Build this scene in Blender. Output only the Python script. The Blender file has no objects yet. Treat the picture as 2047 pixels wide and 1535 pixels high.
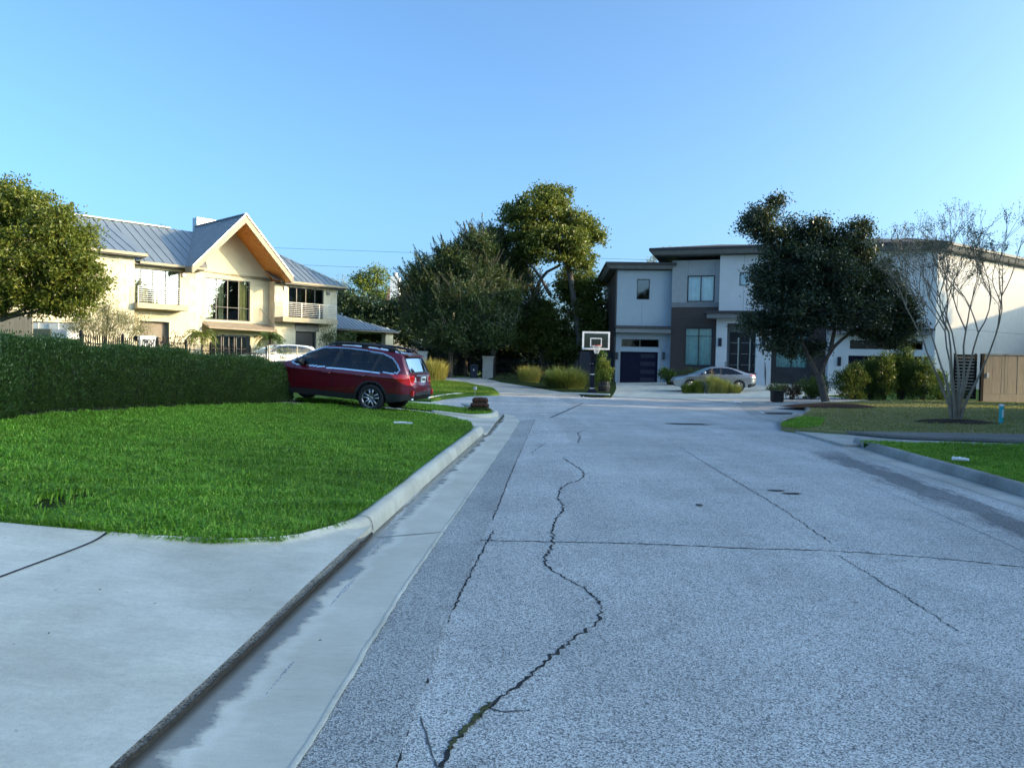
import bpy, bmesh, math, random
import numpy as np
from mathutils import Vector, Matrix
from mathutils.geometry import delaunay_2d_cdt
random.seed(7)
rng = np.random.default_rng(7)
SC = bpy.context.scene
COL = SC.collection
R = math.radians

# ------------------------------------------------------------------ camera
F = 1480.0; ROLL = .02; PITCH = math.atan(45.5/F); CZ = 1.5; K = 1.925
CYP = 722 + F*math.tan(PITCH)
cd = bpy.data.cameras.new('camera'); cam = bpy.data.objects.new('camera', cd); COL.objects.link(cam)
SC.camera = cam
_f = Vector((0, math.cos(PITCH), -math.sin(PITCH))); _u = Vector((0, math.sin(PITCH), math.cos(PITCH))); _r = Vector((1, 0, 0))
CR = _r*math.cos(ROLL) + _u*math.sin(ROLL); CU = -_r*math.sin(ROLL) + _u*math.cos(ROLL); CF = _f
cam.matrix_world = Matrix(((CR.x, CU.x, -CF.x, 0), (CR.y, CU.y, -CF.y, 0), (CR.z, CU.z, -CF.z, CZ), (0, 0, 0, 1)))
cd.sensor_width = 36; cd.lens = 36*F/2047; cd.shift_y = -(767.5-CYP)/2047
cd.clip_start = .05; cd.clip_end = 3000

# ------------------------------------------------------------------ sky, sun, exposure
SUN = Vector((.985, -.17, 0)).normalized(); SUN_EL = R(13.5)
SUN = Vector((SUN.x*math.cos(SUN_EL), SUN.y*math.cos(SUN_EL), math.sin(SUN_EL)))
w = bpy.data.worlds.new('World'); SC.world = w; w.use_nodes = True
nt = w.node_tree; bg = nt.nodes['Background']
sk = nt.nodes.new('ShaderNodeTexSky'); sk.sky_type = 'NISHITA'; sk.sun_disc = False
sk.sun_elevation = SUN_EL; sk.sun_rotation = math.atan2(SUN.x, SUN.y)
sk.air_density = .6; sk.dust_density = 4.7; sk.ozone_density = 4.0; sk.altitude = 20
_mx = nt.nodes.new('ShaderNodeMix'); _mx.data_type = 'RGBA'; _mx.blend_type = 'MULTIPLY'; _mx.inputs[0].default_value = 1; _mx.inputs[7].default_value = (.87, 1.0, .90, 1)
nt.links.new(sk.outputs[0], _mx.inputs[6]); nt.links.new(_mx.outputs[2], bg.inputs[0]); bg.inputs[1].default_value = .15
sd = bpy.data.lights.new('sun', 'SUN'); sun = bpy.data.objects.new('sun', sd); COL.objects.link(sun)
sd.energy = 2.0; sd.angle = R(.5); sd.color = (.78, .56, .30)
sun.rotation_euler = SUN.to_track_quat('Z', 'Y').to_euler(); sun.location = (20, -20, 30)
vs = SC.view_settings
vs.view_transform = 'Standard'; vs.look = 'None'; vs.gamma = 1; vs.exposure = 2.02; vs.use_curve_mapping = False
SC.cycles.max_bounces = 8; SC.cycles.transparent_max_bounces = 12
SC.cycles.sample_clamp_indirect = 8

# ------------------------------------------------------------------ terrain and pixel helpers
def sm(a, b, x):
    t = min(1, max(0, (x-a)/(b-a))); return t*t*(3-2*t)
def T(x, y):
    z = -.2*sm(8*K, 20*K, y) + .3*sm(21.5*K, 27*K, y)
    off = 4*sm(10.5*K, 14*K, y)
    z += .075*min(6.6, max(0, -1.05-x-off))
    z += .03*min(8, max(0, x-7))
    return z
def ray(px, py):
    return CR*((px-1023.5)/F) + CU*((CYP-py)/F) + CF
def G(px, py, o=0.):
    d = ray(px, py); z = o; x = y = 0
    for i in range(70):
        t = (z-CZ)/d.z; x, y = d.x*t, d.y*t; z = .5*z + .5*(T(x, y)+o)
    return Vector((x, y, T(x, y)+o))
def G2(pts, o=0.): return [G(x, y, o).xy for x, y in pts]
def atY(px, py, Y):
    d = ray(px, py); t = Y/d.y; return Vector((d.x*t, Y, CZ+d.z*t))
def proj(p):
    q = Vector(p) - Vector((0, 0, CZ)); z = q.dot(CF)
    return 1023.5+F*q.dot(CR)/z, CYP-F*q.dot(CU)/z
class Fc:
    """a vertical facade plane: u along it, z up, off along its outward normal"""
    def __init__(s, px, Y, a):
        d = ray(px, 722); t = Y/d.y
        s.p = Vector((d.x*t, Y)); a = R(a); s.d = Vector((math.cos(a), math.sin(a))); s.n = Vector((math.sin(a), -math.cos(a)))
    def uv(s, px, py, off=0):
        d = ray(px, py); p = s.p + s.n*off
        t = p.dot(s.n)/d.xy.dot(s.n)
        return (d.xy*t-p).dot(s.d), CZ+d.z*t
    def u(s, px, off=0): return s.uv(px, 722, off)[0]
    def at(s, u, z, off=0):
        q = s.p + s.d*u + s.n*off; return Vector((q.x, q.y, z))

# ------------------------------------------------------------------ objects
def wloc(o):
    v = Vector((0, 0, 0))
    while o: v += o.location; o = o.parent
    return v
def tag(o, label=None, cat=None, group=None, kind=None):
    if label: o['label'] = label
    if cat: o['category'] = cat
    if group: o['group'] = group
    if kind: o['kind'] = kind
    return o
def thing(name, label, cat, loc=(0, 0, 0), group=None):
    o = bpy.data.objects.new(name, None); COL.objects.link(o); o.location = loc; o.empty_display_size = .2
    return tag(o, label, cat, group)
def copy_tree(o, parent=None):
    c = o.copy(); COL.objects.link(c); c.parent = parent
    for ch in o.children: copy_tree(ch, c)
    return c
def mesh_obj(name, me, m, parent=None):
    o = bpy.data.objects.new(name, me); COL.objects.link(o)
    if isinstance(m, (list, tuple)):
        for k in m: me.materials.append(k)
    elif m: me.materials.append(m)
    if parent: o.parent = parent
    return o
def fast_mesh(name, V, Fa, m, parent=None, smooth=False, world=True):
    V = np.asarray(V, dtype=np.float32); Fa = np.asarray(Fa, dtype=np.int32)
    if parent and world: V = V - np.array(wloc(parent), dtype=np.float32)
    me = bpy.data.meshes.new(name); n, k = Fa.shape
    me.vertices.add(len(V)); me.vertices.foreach_set('co', V.ravel())
    me.loops.add(n*k); me.loops.foreach_set('vertex_index', Fa.ravel())
    me.polygons.add(n); me.polygons.foreach_set('loop_start', np.arange(0, n*k, k, dtype=np.int32))
    me.polygons.foreach_set('loop_total', np.full(n, k, dtype=np.int32))
    if smooth: me.polygons.foreach_set('use_smooth', np.ones(n, dtype=bool))
    me.update(calc_edges=True)
    return mesh_obj(name, me, m, parent)
class MB:
    def __init__(s): s.v = []; s.f = []; s.uvs = None
    def add(s, vs, fs):
        o = len(s.v); s.v += [tuple(v) for v in vs]; s.f += [tuple(i+o for i in f) for f in fs]; return s
    def hexa(s, p):
        return s.add(p, [(3, 2, 1, 0), (4, 5, 6, 7), (0, 1, 5, 4), (1, 2, 6, 5), (2, 3, 7, 6), (3, 0, 4, 7)])
    def box(s, x0, x1, y0, y1, z0, z1, M=None):
        p = [Vector(q) for q in ((x0, y0, z0), (x1, y0, z0), (x1, y1, z0), (x0, y1, z0), (x0, y0, z1), (x1, y0, z1), (x1, y1, z1), (x0, y1, z1))]
        if M: p = [M @ q for q in p]
        return s.hexa(p)
    def fbox(s, f, u0, u1, z0, z1, o0, o1):
        return s.hexa([f.at(u0, z0, o1), f.at(u1, z0, o1), f.at(u1, z0, o0), f.at(u0, z0, o0),
                       f.at(u0, z1, o1), f.at(u1, z1, o1), f.at(u1, z1, o0), f.at(u0, z1, o0)])
    def prism(s, poly, vec):
        n = len(poly); vec = Vector(vec); a = [Vector(p) for p in poly]; b = [p+vec for p in a]
        return s.add(a+b, [tuple(range(n-1, -1, -1)), tuple(range(n, 2*n))]+[(i, (i+1) % n, n+(i+1) % n, n+i) for i in range(n)])
    def bar(s, a, b, w, h=None, up=(0, 0, 1)):
        h = h or w; a = Vector(a); b = Vector(b); d = (b-a).normalized(); x = d.cross(Vector(up))
        if x.length < 1e-4: x = d.cross(Vector((1, 0, 0)))
        x.normalize(); y = x.cross(d); x *= w/2; y *= h/2
        return s.hexa([a-x-y, a+x-y, a+x+y, a-x+y, b-x-y, b+x-y, b+x+y, b-x+y])
    def tube(s, pts, rad, n=6, cap=True):
        pts = [Vector(p) for p in pts]; m = len(pts)
        if not hasattr(rad, '__len__'): rad = [rad]*m
        o = len(s.v); t0 = (pts[1]-pts[0]).normalized(); x = t0.orthogonal().normalized()
        for i, p in enumerate(pts):
            t = (pts[min(i+1, m-1)]-pts[max(i-1, 0)]).normalized(); x = (x-t*x.dot(t)).normalized(); y = t.cross(x)
            for k in range(n):
                a = 2*math.pi*k/n; s.v.append(tuple(p+(x*math.cos(a)+y*math.sin(a))*rad[i]))
        for i in range(m-1):
            for k in range(n): s.f.append((o+i*n+k, o+i*n+(k+1) % n, o+(i+1)*n+(k+1) % n, o+(i+1)*n+k))
        if cap: s.f.append(tuple(o+k for k in range(n-1, -1, -1))); s.f.append(tuple(o+(m-1)*n+k for k in range(n)))
        return s
    def lathe(s, prof, n=20, M=None, closed=False):
        M = M or Matrix(); o = len(s.v); m = len(prof)
        for r_, z in prof:
            for k in range(n):
                a = 2*math.pi*k/n; s.v.append(tuple(M @ Vector((r_*math.cos(a), r_*math.sin(a), z))))
        for i in range(m if closed else m-1):
            j = (i+1) % m
            for k in range(n): s.f.append((o+i*n+k, o+i*n+(k+1) % n, o+j*n+(k+1) % n, o+j*n+k))
        if not closed:
            s.f.append(tuple(o+k for k in range(n-1, -1, -1))); s.f.append(tuple(o+(m-1)*n+k for k in range(n)))
        return s
    def build(s, name, m, parent=None, smooth=False, world=True, label=None, kind=None):
        V = s.v
        if parent and world:
            L = wloc(parent); V = [(v[0]-L.x, v[1]-L.y, v[2]-L.z) for v in V]
        me = bpy.data.meshes.new(name); me.from_pydata(V, [], s.f)
        if smooth:
            for p in me.polygons: p.use_smooth = True
        me.update()
        o = mesh_obj(name, me, m, parent)
        return tag(o, label, None, None, kind)

# ------------------------------------------------------------------ materials
class NM:
    """small node builder"""
    def __init__(s, name):
        s.m = bpy.data.materials.new(name); s.m.use_nodes = True; s.t = s.m.node_tree
        s.b = s.t.nodes['Principled BSDF']; s.out = s.t.nodes['Material Output']
    def n(s, typ, **kw):
        k = s.t.nodes.new(typ)
        for a, b in kw.items():
            if a.startswith('i_'):
                key = a[2:]; key = int(key) if key.isdigit() else key.replace('_', ' ')
                if hasattr(b, 'is_linked') or isinstance(b, bpy.types.NodeSocket): s.t.links.new(b, k.inputs[key])
                else: k.inputs[key].default_value = b
            else: setattr(k, a, b)
        return k
    def pos(s): return s.n('ShaderNodeNewGeometry').outputs['Position']
    def objc(s): return s.n('ShaderNodeTexCoord').outputs['Object']
    def noise(s, vec, scale, detail=3, rough=.55, dist=0):
        return s.n('ShaderNodeTexNoise', i_Vector=vec, i_Scale=scale, i_Detail=detail, i_Roughness=rough, i_Distortion=dist).outputs['Fac']
    def ramp(s, fac, stops):
        k = s.n('ShaderNodeValToRGB', i_0=fac); e = k.color_ramp.elements
        while len(e) < len(stops): e.new(.5)
        for q, (p, c) in zip(e, stops):
            q.position = p; q.color = (c, c, c, 1) if not hasattr(c, '__len__') else (*c, 1)
        return k.outputs[0]
    def mix(s, fac, a, b, mode='MIX'):
        k = s.n('ShaderNodeMix', data_type='RGBA', blend_type=mode)
        for i, v in ((0, fac), (6, a), (7, b)):
            if isinstance(v, bpy.types.NodeSocket): s.t.links.new(v, k.inputs[i])
            elif i == 0: k.inputs[i].default_value = v
            else: k.inputs[i].default_value = (*v, 1)
        return k.outputs[2]
    def math(s, op, a, b=0.):
        k = s.n('ShaderNodeMath', operation=op)
        for i, v in enumerate((a, b)):
            if isinstance(v, bpy.types.NodeSocket): s.t.links.new(v, k.inputs[i])
            else: k.inputs[i].default_value = v
        return k.outputs[0]
    def scale(s, vec, sc):
        return s.n('ShaderNodeMapping', i_Vector=vec, i_Scale=sc).outputs[0]
    def set(s, **kw):
        for a, b in kw.items():
            key = a.replace('_', ' ')
            if isinstance(b, bpy.types.NodeSocket): s.t.links.new(b, s.b.inputs[key])
            else: s.b.inputs[key].default_value = (*b, 1) if hasattr(b, '__len__') and len(b) == 3 else b
        return s
    def bump(s, h, strength=.3, dist=.01):
        k = s.n('ShaderNodeBump', i_Height=h, i_Strength=strength, i_Distance=dist)
        s.t.links.new(k.outputs[0], s.b.inputs['Normal']); return s
def mat(name, col, rough=.6, metal=0, var=.12, scale=3., bump=0, bscale=60, spec=.5, coat=0):
    k = NM(name); p = k.objc(); c = Vector(col)
    f = k.noise(p, scale, 4)
    k.set(Base_Color=k.mix(k.ramp(f, [(.3, 0.), (.7, 1.)]), tuple(c*(1-var)), tuple(c*(1+var))), Roughness=rough, Metallic=metal, Coat_Weight=coat)
    k.b.inputs['Specular IOR Level'].default_value = spec
    if bump: k.bump(k.noise(p, bscale, 3), bump, .01)
    return k.m
def leafmat(name, c0, c1, trans=.3, rough=.45, c2=None, spec=.35):
    k = NM(name); g = k.n('ShaderNodeNewGeometry')
    st = [(0, c0), (1, c1)] if not c2 else [(0, c0), (.7, c1), (1, c2)]
    c = k.ramp(g.outputs['Random Per Island'], st)
    k.set(Base_Color=c, Roughness=rough); k.b.inputs['Specular IOR Level'].default_value = spec
    tr = k.n('ShaderNodeBsdfTranslucent'); tc = k.mix(.5, c, (.25, .30, .03)); k.t.links.new(tc, tr.inputs[0])
    mx = k.n('ShaderNodeMixShader', i_0=trans); k.t.links.new(k.b.outputs[0], mx.inputs[1]); k.t.links.new(tr.outputs[0], mx.inputs[2])
    k.t.links.new(mx.outputs[0], k.out.inputs[0])
    return k.m
def glassmat(name, tint=(.55, .62, .62), refl=.25, rough=.02):
    k = NM(name); k.t.nodes.remove(k.b)
    fr = k.n('ShaderNodeFresnel', i_IOR=1.5); a = k.math('ADD', k.math('MULTIPLY', fr.outputs[0], .9), refl)
    gl = k.n('ShaderNodeBsdfGlossy', i_Roughness=rough); gl.inputs[0].default_value = (.9, .95, 1, 1)
    tr = k.n('ShaderNodeBsdfTransparent'); tr.inputs[0].default_value = (*tint, 1)
    mx = k.n('ShaderNodeMixShader'); k.t.links.new(a, mx.inputs[0]); k.t.links.new(tr.outputs[0], mx.inputs[1]); k.t.links.new(gl.outputs[0], mx.inputs[2])
    k.t.links.new(mx.outputs[0], k.out.inputs[0])
    return k.m

def make_asphalt(name, dark, light, big=.25):
    k = NM(name); p = k.pos()
    vo = k.n('ShaderNodeTexVoronoi', i_Vector=p, i_Scale=165., feature='F1')
    sp = k.n('ShaderNodeSeparateColor', i_0=vo.outputs['Color']).outputs[0]
    f2 = k.noise(p, 330, 2, .7)
    f = k.math('ADD', k.math('MULTIPLY', sp, .62), k.math('MULTIPLY', f2, .5))
    c = k.mix(k.ramp(f, [(.26, 0.), (.78, 1.)]), dark, light)
    bigm = k.ramp(k.noise(p, .55, 5, .6), [(.25, 1-big), (.75, 1+big*.6)])
    st = k.ramp(k.noise(k.scale(p, (.6, 2.2, 1)), 1.6, 5, .65), [(.60, 1.), (.78, .72)])
    lane = k.ramp(k.noise(k.n('ShaderNodeMapping', i_Vector=p, i_Scale=(1.1, .05, 1), i_Rotation=(0, 0, -.06)).outputs[0], 1., 4, .6), [(.3, .84), (.7, 1.12)])
    oil = k.ramp(k.noise(k.scale(p, (1.3, .8, 1)), 1.4, 6, .7), [(.66, 1.), (.76, .74)])
    c = k.mix(1., c, bigm, 'MULTIPLY'); c = k.mix(.8, c, st, 'MULTIPLY'); c = k.mix(1., c, lane, 'MULTIPLY'); c = k.mix(1., c, oil, 'MULTIPLY')
    smud = k.ramp(k.noise(p, 3.2, 8, .78), [(.30, .72), (.46, 1.), (.6, 1.), (.75, 1.10)]); c = k.mix(1., c, smud, 'MULTIPLY')
    rare = k.ramp(k.noise(p, 21, 2, .5), [(.70, 1.), (.75, .3)])
    c = k.mix(.7, c, rare, 'MULTIPLY')
    k.set(Base_Color=c, Roughness=.75); k.b.inputs['Specular IOR Level'].default_value = .3
    k.bump(k.math('ADD', vo.outputs['Distance'], f2), .6, .006)
    return k.m
def make_concrete(name, col, var=.14, streak=None, rough=.75):
    k = NM(name); p = k.pos(); c = Vector(col)
    f = k.noise(p, 1.1, 6, .6); f2 = k.noise(k.scale(p, streak or (7, 22, 9)), 1.2, 5, .65); f3 = k.noise(p, 190, 2, .6)
    a = k.mix(k.ramp(f, [(.32, 0.), (.68, 1.)]), tuple(c*(1-var)), tuple(c*(1+var)))
    f4 = k.noise(k.scale(p, (.8, 1.6, 1)), .9, 6, .68); a = k.mix(.55, a, k.ramp(f4, [(.35, (.74, .72, .68)), (.55, (1., 1., 1.)), (.75, (1.06, 1.07, 1.08))]), 'MULTIPLY')
    a = k.mix(.55, a, k.ramp(f2, [(.25, .82), (.75, 1.1)]), 'MULTIPLY')
    a = k.mix(.5, a, k.ramp(f3, [(.3, .8), (.7, 1.15)]), 'MULTIPLY')
    f5 = k.noise(p, 42, 5, .75); a = k.mix(.6, a, k.ramp(f5, [(.3, .8), (.5, 1.), (.7, 1.12)]), 'MULTIPLY')
    sp = k.ramp(k.noise(p, 23, 1, .5), [(.76, 1.), (.79, .5)]); a = k.mix(.5, a, sp, 'MULTIPLY')
    k.set(Base_Color=a, Roughness=rough); k.b.inputs['Specular IOR Level'].default_value = .3
    k.bump(k.math('ADD', f3, k.math('MULTIPLY', f2, .6)), .25, .004)
    return k.m

M = {}
M['asphalt'] = make_asphalt('asphalt', (.085, .09, .095), (.76, .76, .75))
M['asphalt_dark'] = make_asphalt('asphalt_dark', (.10, .103, .104), (.58, .585, .575))
M['concrete'] = make_concrete('concrete', (.60, .57, .50), .2)
M['concrete_old'] = make_concrete('concrete_old', (.40, .39, .36), .22)
M['curb'] = make_concrete('curb', (.60, .565, .48), .16, (14, 14, 4))
M['curb_old'] = make_concrete('curb_old', (.27, .265, .245), .3, (14, 14, 4))
def make_gutter():
    k = NM('gutter'); p = k.pos(); uvn = k.n('ShaderNodeUVMap').outputs[0]
    sx = k.n('ShaderNodeSeparateXYZ', i_0=uvn); uu, vv = sx.outputs[0], sx.outputs[1]
    base = k.mix(k.ramp(k.noise(p, 1.3, 5), [(.3, 0.), (.7, 1.)]), (.47, .435, .365), (.63, .60, .52))
    base = k.mix(.5, base, k.ramp(k.noise(k.scale(p, (9, 30, 1)), 1., 5, .65), [(.25, .78), (.75, 1.12)]), 'MULTIPLY')
    f3 = k.noise(p, 190, 2, .6); base = k.mix(.5, base, k.ramp(f3, [(.3, .8), (.7, 1.15)]), 'MULTIPLY')
    wob = k.noise(k.scale(uvn, (1.1, .0, 1)), 1.2, 4, .55); wob2 = k.noise(k.scale(p, (5, 7, 1)), 1., 5, .6)
    edge = k.math('ADD', k.math('MULTIPLY', wob, .62), k.math('MULTIPLY', wob2, .42))   # where the wet line runs across the gutter
    d = k.math('SUBTRACT', k.math('ADD', edge, -.27), vv)
    wet = k.ramp(k.math('ADD', k.math('MULTIPLY', d, 4.), .5), [(.36, 0.), (.64, 1.)])
    rim = k.ramp(k.math('ABSOLUTE', k.math('ADD', d, .09)), [(.0, 1.), (.10, 0.)])
    c = k.mix(k.math('MULTIPLY', rim, .28), base, (.74, .74, .72))
    c = k.mix(wet, c, k.mix(1., base, (.42, .42, .43), 'MULTIPLY'))
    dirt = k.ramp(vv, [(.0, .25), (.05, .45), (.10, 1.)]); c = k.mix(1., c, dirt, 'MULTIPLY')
    k.set(Base_Color=c, Roughness=k.ramp(wet, [(0., .75), (1., .22)])); k.b.inputs['Specular IOR Level'].default_value = .4
    k.bump(f3, .2, .004)
    return k.m
M['gutter'] = make_gutter()
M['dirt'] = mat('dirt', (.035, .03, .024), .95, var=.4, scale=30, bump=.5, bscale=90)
def make_ground(name, c0, c1, c2, s1=.8, s2=40):
    k = NM(name); p = k.pos()
    a = k.mix(k.ramp(k.noise(p, s1, 5), [(.35, 0.), (.65, 1.)]), c0, c1)
    a = k.mix(k.ramp(k.noise(p, s2, 4, .7), [(.35, 0.), (.7, 1.)]), a, c2)
    k.set(Base_Color=a, Roughness=.95); k.b.inputs['Specular IOR Level'].default_value = .1
    k.bump(k.noise(p, s2, 4, .7), .6, .02); return k.m
M['soil'] = make_ground('soil', (.04, .06, .015), (.03, .05, .012), (.02, .03, .008))
M['turf_far'] = make_ground('turf_far', (.06, .12, .02), (.09, .15, .025), (.05, .09, .015), .5, 14)
M['turf_dry'] = make_ground('turf_dry', (.24, .21, .09), (.15, .17, .05), (.30, .25, .13), .45, 25)
M['mulch'] = make_ground('mulch', (.05, .03, .02), (.08, .05, .035), (.02, .014, .01), 3, 45)
M['gravel'] = make_ground('gravel', (.16, .155, .14), (.10, .09, .07), (.28, .27, .25), 1.2, 55)
def grassmat(name, c0, c1, c2):
    m = leafmat(name, c0, c1, .35, .5, c2, .25)
    nt_ = m.node_tree; r_ = [n for n in nt_.nodes if n.type == 'VALTORGB'][0]; b = nt_.nodes['Principled BSDF']
    k = NM.__new__(NM); k.m = m; k.t = nt_; k.b = b
    pp = k.pos(); f = k.ramp(k.noise(pp, .55, 5, .6), [(.3, .62), (.7, 1.3)])
    c = k.mix(1., r_.outputs[0], f, 'MULTIPLY'); nt_.links.new(c, b.inputs['Base Color']); return m
M['grass'] = grassmat('grass', (.095, .255, .018), (.19, .42, .035), (.40, .55, .09))
M['grass_far'] = grassmat('grass_far', (.07, .18, .015), (.12, .24, .025), (.2, .26, .04))
M['grass_dry'] = grassmat('grass_dry', (.17, .20, .045), (.30, .27, .10), (.42, .35, .18))
# ================================================================== the ground
def smooth_poly(pts, it=2, closed=True):
    pts = [Vector(p) for p in pts]
    for _ in range(it):
        q = []; n = len(pts)
        rngi = range(n) if closed else range(n-1)
        if not closed: q.append(pts[0])
        for i in rngi:
            a, b = pts[i], pts[(i+1) % n]; q += [a*.75+b*.25, a*.25+b*.75]
        if not closed: q.append(pts[-1])
        pts = q
    return pts
def resample(pts, step):
    pts = [Vector(p) for p in pts]; L = [0]
    for a, b in zip(pts, pts[1:]): L.append(L[-1]+(b-a).length)
    n = max(2, int(L[-1]/step)+1); out = []; j = 0
    for i in range(n):
        t = L[-1]*i/(n-1)
        while j < len(L)-2 and L[j+1] < t: j += 1
        f_ = (t-L[j])/max(1e-9, L[j+1]-L[j]); out.append(pts[j].lerp(pts[j+1], min(1, f_)))
    return out
def inside(P, poly):
    x, y = P[:, 0], P[:, 1]; c = np.zeros(len(P), bool); n = len(poly)
    for i in range(n):
        x0, y0 = poly[i][0], poly[i][1]; x1, y1 = poly[(i+1) % n][0], poly[(i+1) % n][1]
        if y0 == y1: continue
        m = ((y0 > y) != (y1 > y)) & (x < (x1-x0)*(y-y0)/(y1-y0)+x0); c ^= m
    return c
def patch(name, poly, zoff, m, res=.8, skirt=0, kind='structure', parent=None):
    poly = [Vector(p[:2]) for p in poly]
    b = resample(poly+[poly[0]], res)[:-1]
    xs = [p.x for p in b]; ys = [p.y for p in b]
    gx, gy = np.meshgrid(np.arange(min(xs), max(xs), res), np.arange(min(ys), max(ys), res))
    P = np.c_[gx.ravel(), gy.ravel()]; P = P[inside(P, b)] if len(P) else P
    keep = []
    B = np.array([[p.x, p.y] for p in b])
    for q in P:
        if np.min(np.hypot(*(B-q).T)) > res*.4: keep.append(Vector(q))
    n = len(b); ed = [(i, (i+1) % n) for i in range(n)]
    vs_, _, fs_, *_r = delaunay_2d_cdt(b+keep, ed, [], 1, 1e-5)
    z = zoff if callable(zoff) else (lambda x, y: T(x, y)+zoff)
    mb = MB(); mb.add([(v.x, v.y, z(v.x, v.y)) for v in vs_], [tuple(f) for f in fs_])
    if skirt:
        o = len(mb.v); mb.v += [(p.x, p.y, z(p.x, p.y)) for p in b]+[(p.x, p.y, z(p.x, p.y)-skirt) for p in b]
        mb.f += [(o+i, o+(i+1) % n, o+n+(i+1) % n, o+n+i) for i in range(n)]
    o = mb.build(name, m, parent)
    if kind: o['kind'] = kind
    return o
def ribbon(name, path, offs, m, parent=None, kind='structure', smooth=True, uvw=1.):
    """sweep a cross-section [(across, height)] along a ground path; across>0 is to the left of travel"""
    n = len(path); k = len(offs); mb = MB(); U = []; L = 0
    for i, p in enumerate(path):
        t = (path[min(i+1, n-1)]-path[max(i-1, 0)]).normalized(); s_ = Vector((-t.y, t.x))
        if i: L += (path[i]-path[i-1]).length
        for j, (a, h) in enumerate(offs):
            q = p+s_*a; mb.v.append((q.x, q.y, T(q.x, q.y)+h)); U.append((L, j/(k-1)))
    for i in range(n-1):
        for j in range(k-1): mb.f.append((i*k+j, (i+1)*k+j, (i+1)*k+j+1, i*k+j+1))
    o = mb.build(name, m, parent, smooth)
    uv = o.data.uv_layers.new(name='UVMap')
    for l in o.data.loops: uv.data[l.index].uv = U[l.vertex_index]
    if kind: o['kind'] = kind
    return o
def strip_between(name, A, B, nA, zA, zB, m, bulge=None, nv=8, kind='structure', zfun=None):
    A = resample(A, 1e9) if False else A
    def rs(P, n):
        P = [Vector(p) for p in P]; L = [0]
        for a, b in zip(P, P[1:]): L.append(L[-1]+(b-a).length)
        out = []; j = 0
        for i in range(n):
            t = L[-1]*i/(n-1)
            while j < len(L)-2 and L[j+1] < t: j += 1
            out.append(P[j].lerp(P[j+1], min(1, (t-L[j])/max(1e-9, L[j+1]-L[j]))))
        return out
    a = rs(A, nA); b = rs(B, nA); mb = MB(); U = []; L = 0
    for i in range(nA):
        if i: L += (a[i]-a[i-1]).length
        for j in range(nv):
            t = j/(nv-1); q = a[i].lerp(b[i], t)
            z = zfun(q, i/(nA-1), t) if zfun else T(q.x, q.y)+zA+(zB-zA)*t
            mb.v.append((q.x, q.y, z)); U.append((L, t))
    for i in range(nA-1):
        for j in range(nv-1): mb.f.append((i*nv+j, i*nv+j+1, (i+1)*nv+j+1, (i+1)*nv+j))
    o = mb.build(name, m, None, True); uv = o.data.uv_layers.new(name='UVMap')
    for l in o.data.loops: uv.data[l.index].uv = U[l.vertex_index]
    o['kind'] = kind; return o

# one big sheet to the horizon
def ground_sheet():
    r_ = np.r_[np.linspace(-60, 60, 61), [-1500, -700, -300, -150, -90, 90, 150, 300, 700, 1500]]; r_.sort()
    ry = np.r_[np.linspace(-30, 60, 61), [-1500, -500, -150, -60, 90, 150, 300, 700, 1500]]; ry.sort()
    mb = MB(); nx = len(r_)
    for y in ry:
        for x in r_: mb.v.append((x, y, T(max(-60, min(60, x)), max(-30, min(60, y)))-.05))
    for j in range(len(ry)-1):
        for i in range(nx-1): mb.f.append((j*nx+i, j*nx+i+1, (j+1)*nx+i+1, (j+1)*nx+i))
    mb.build('ground', M['turf_far'])['kind'] = 'structure'
ground_sheet()

# pixel traced outlines, dropped on the terrain
A_PX = [(250, 1535), (420, 1378), (600, 1205), (745, 1068), (860, 962), (970, 865), (1000, 836)]
B_PX = [(590, 1535), (800, 1190), (890, 1058), (1015, 880), (1038, 842)]
C_PX = [(790, 1535), (905, 1215), (1000, 992), (1070, 838)]
def back(P, y=-8):           # carry a line on behind the camera
    a, b = P[1], P[0]; d = (b-a).normalized(); return [b+d*((b.y-y)/max(.2, abs(d.y)))]+P
A = back(G2(A_PX)); B = back(G2(B_PX)); Cc = back(G2(C_PX))
TIP = G(999, 831).xy
# road
road_poly = [Vector((-3.6, -9)), Vector((9.5, -9)), Vector((9.5, 17)), Vector((16, 23)), Vector((16, 37)), Vector((12, 40)), G(1530, 803).xy+Vector((1, 0)),
             G(1225, 793).xy+Vector((0, 1.1)), G(998, 787).xy+Vector((0, 1.1)), G(868, 796).xy+Vector((-1, 1)), G(800, 806).xy, G(998, 838).xy, Vector((-3.2, 4))]
patch('road', road_poly, 0, M['asphalt'], .5)
strip_between('road_edge_strip', Cc, B, 60, .004, .004, M['asphalt_dark'], nv=4)
Bfull = B + [G(1030, 833).xy, G(1012, 828).xy]
gut = strip_between('gutter', A+[G(1006, 829).xy], Bfull, 90, .008, .010, M['gutter'], nv=10)
# ragged lip of gutter toward the asphalt
def jag(path, amp, step=.08):
    out = []
    for i, p in enumerate(resample(path, step)): out.append(p+Vector((random.uniform(-amp, amp), random.uniform(-amp, amp))))
    return out
ribbon('gutter_lip', jag(B, .006), [(.018, .010), (.009, .016), (-.012, .010)], M['curb'])
# lawn outline (front bend, kerb side, back)
LAWN_PX = [(-620, 985), (0, 1047), (220, 1071), (420, 1086), (560, 1082), (690, 1050), (760, 1005), (850, 932), (918, 878), (943, 856), (938, 845), (905, 836), (820, 822), (700, 813), (560, 808), (300, 818), (0, 838), (-620, 862)]
ZL = .10
LAWN = G2(LAWN_PX, ZL)
def zl(x, y): return T(x, y)+ZL
patch('front_lawn', LAWN, ZL-.01, M['soil'], .35, .12)
edgeF = LAWN[1:7]             # bend along the apron
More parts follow.
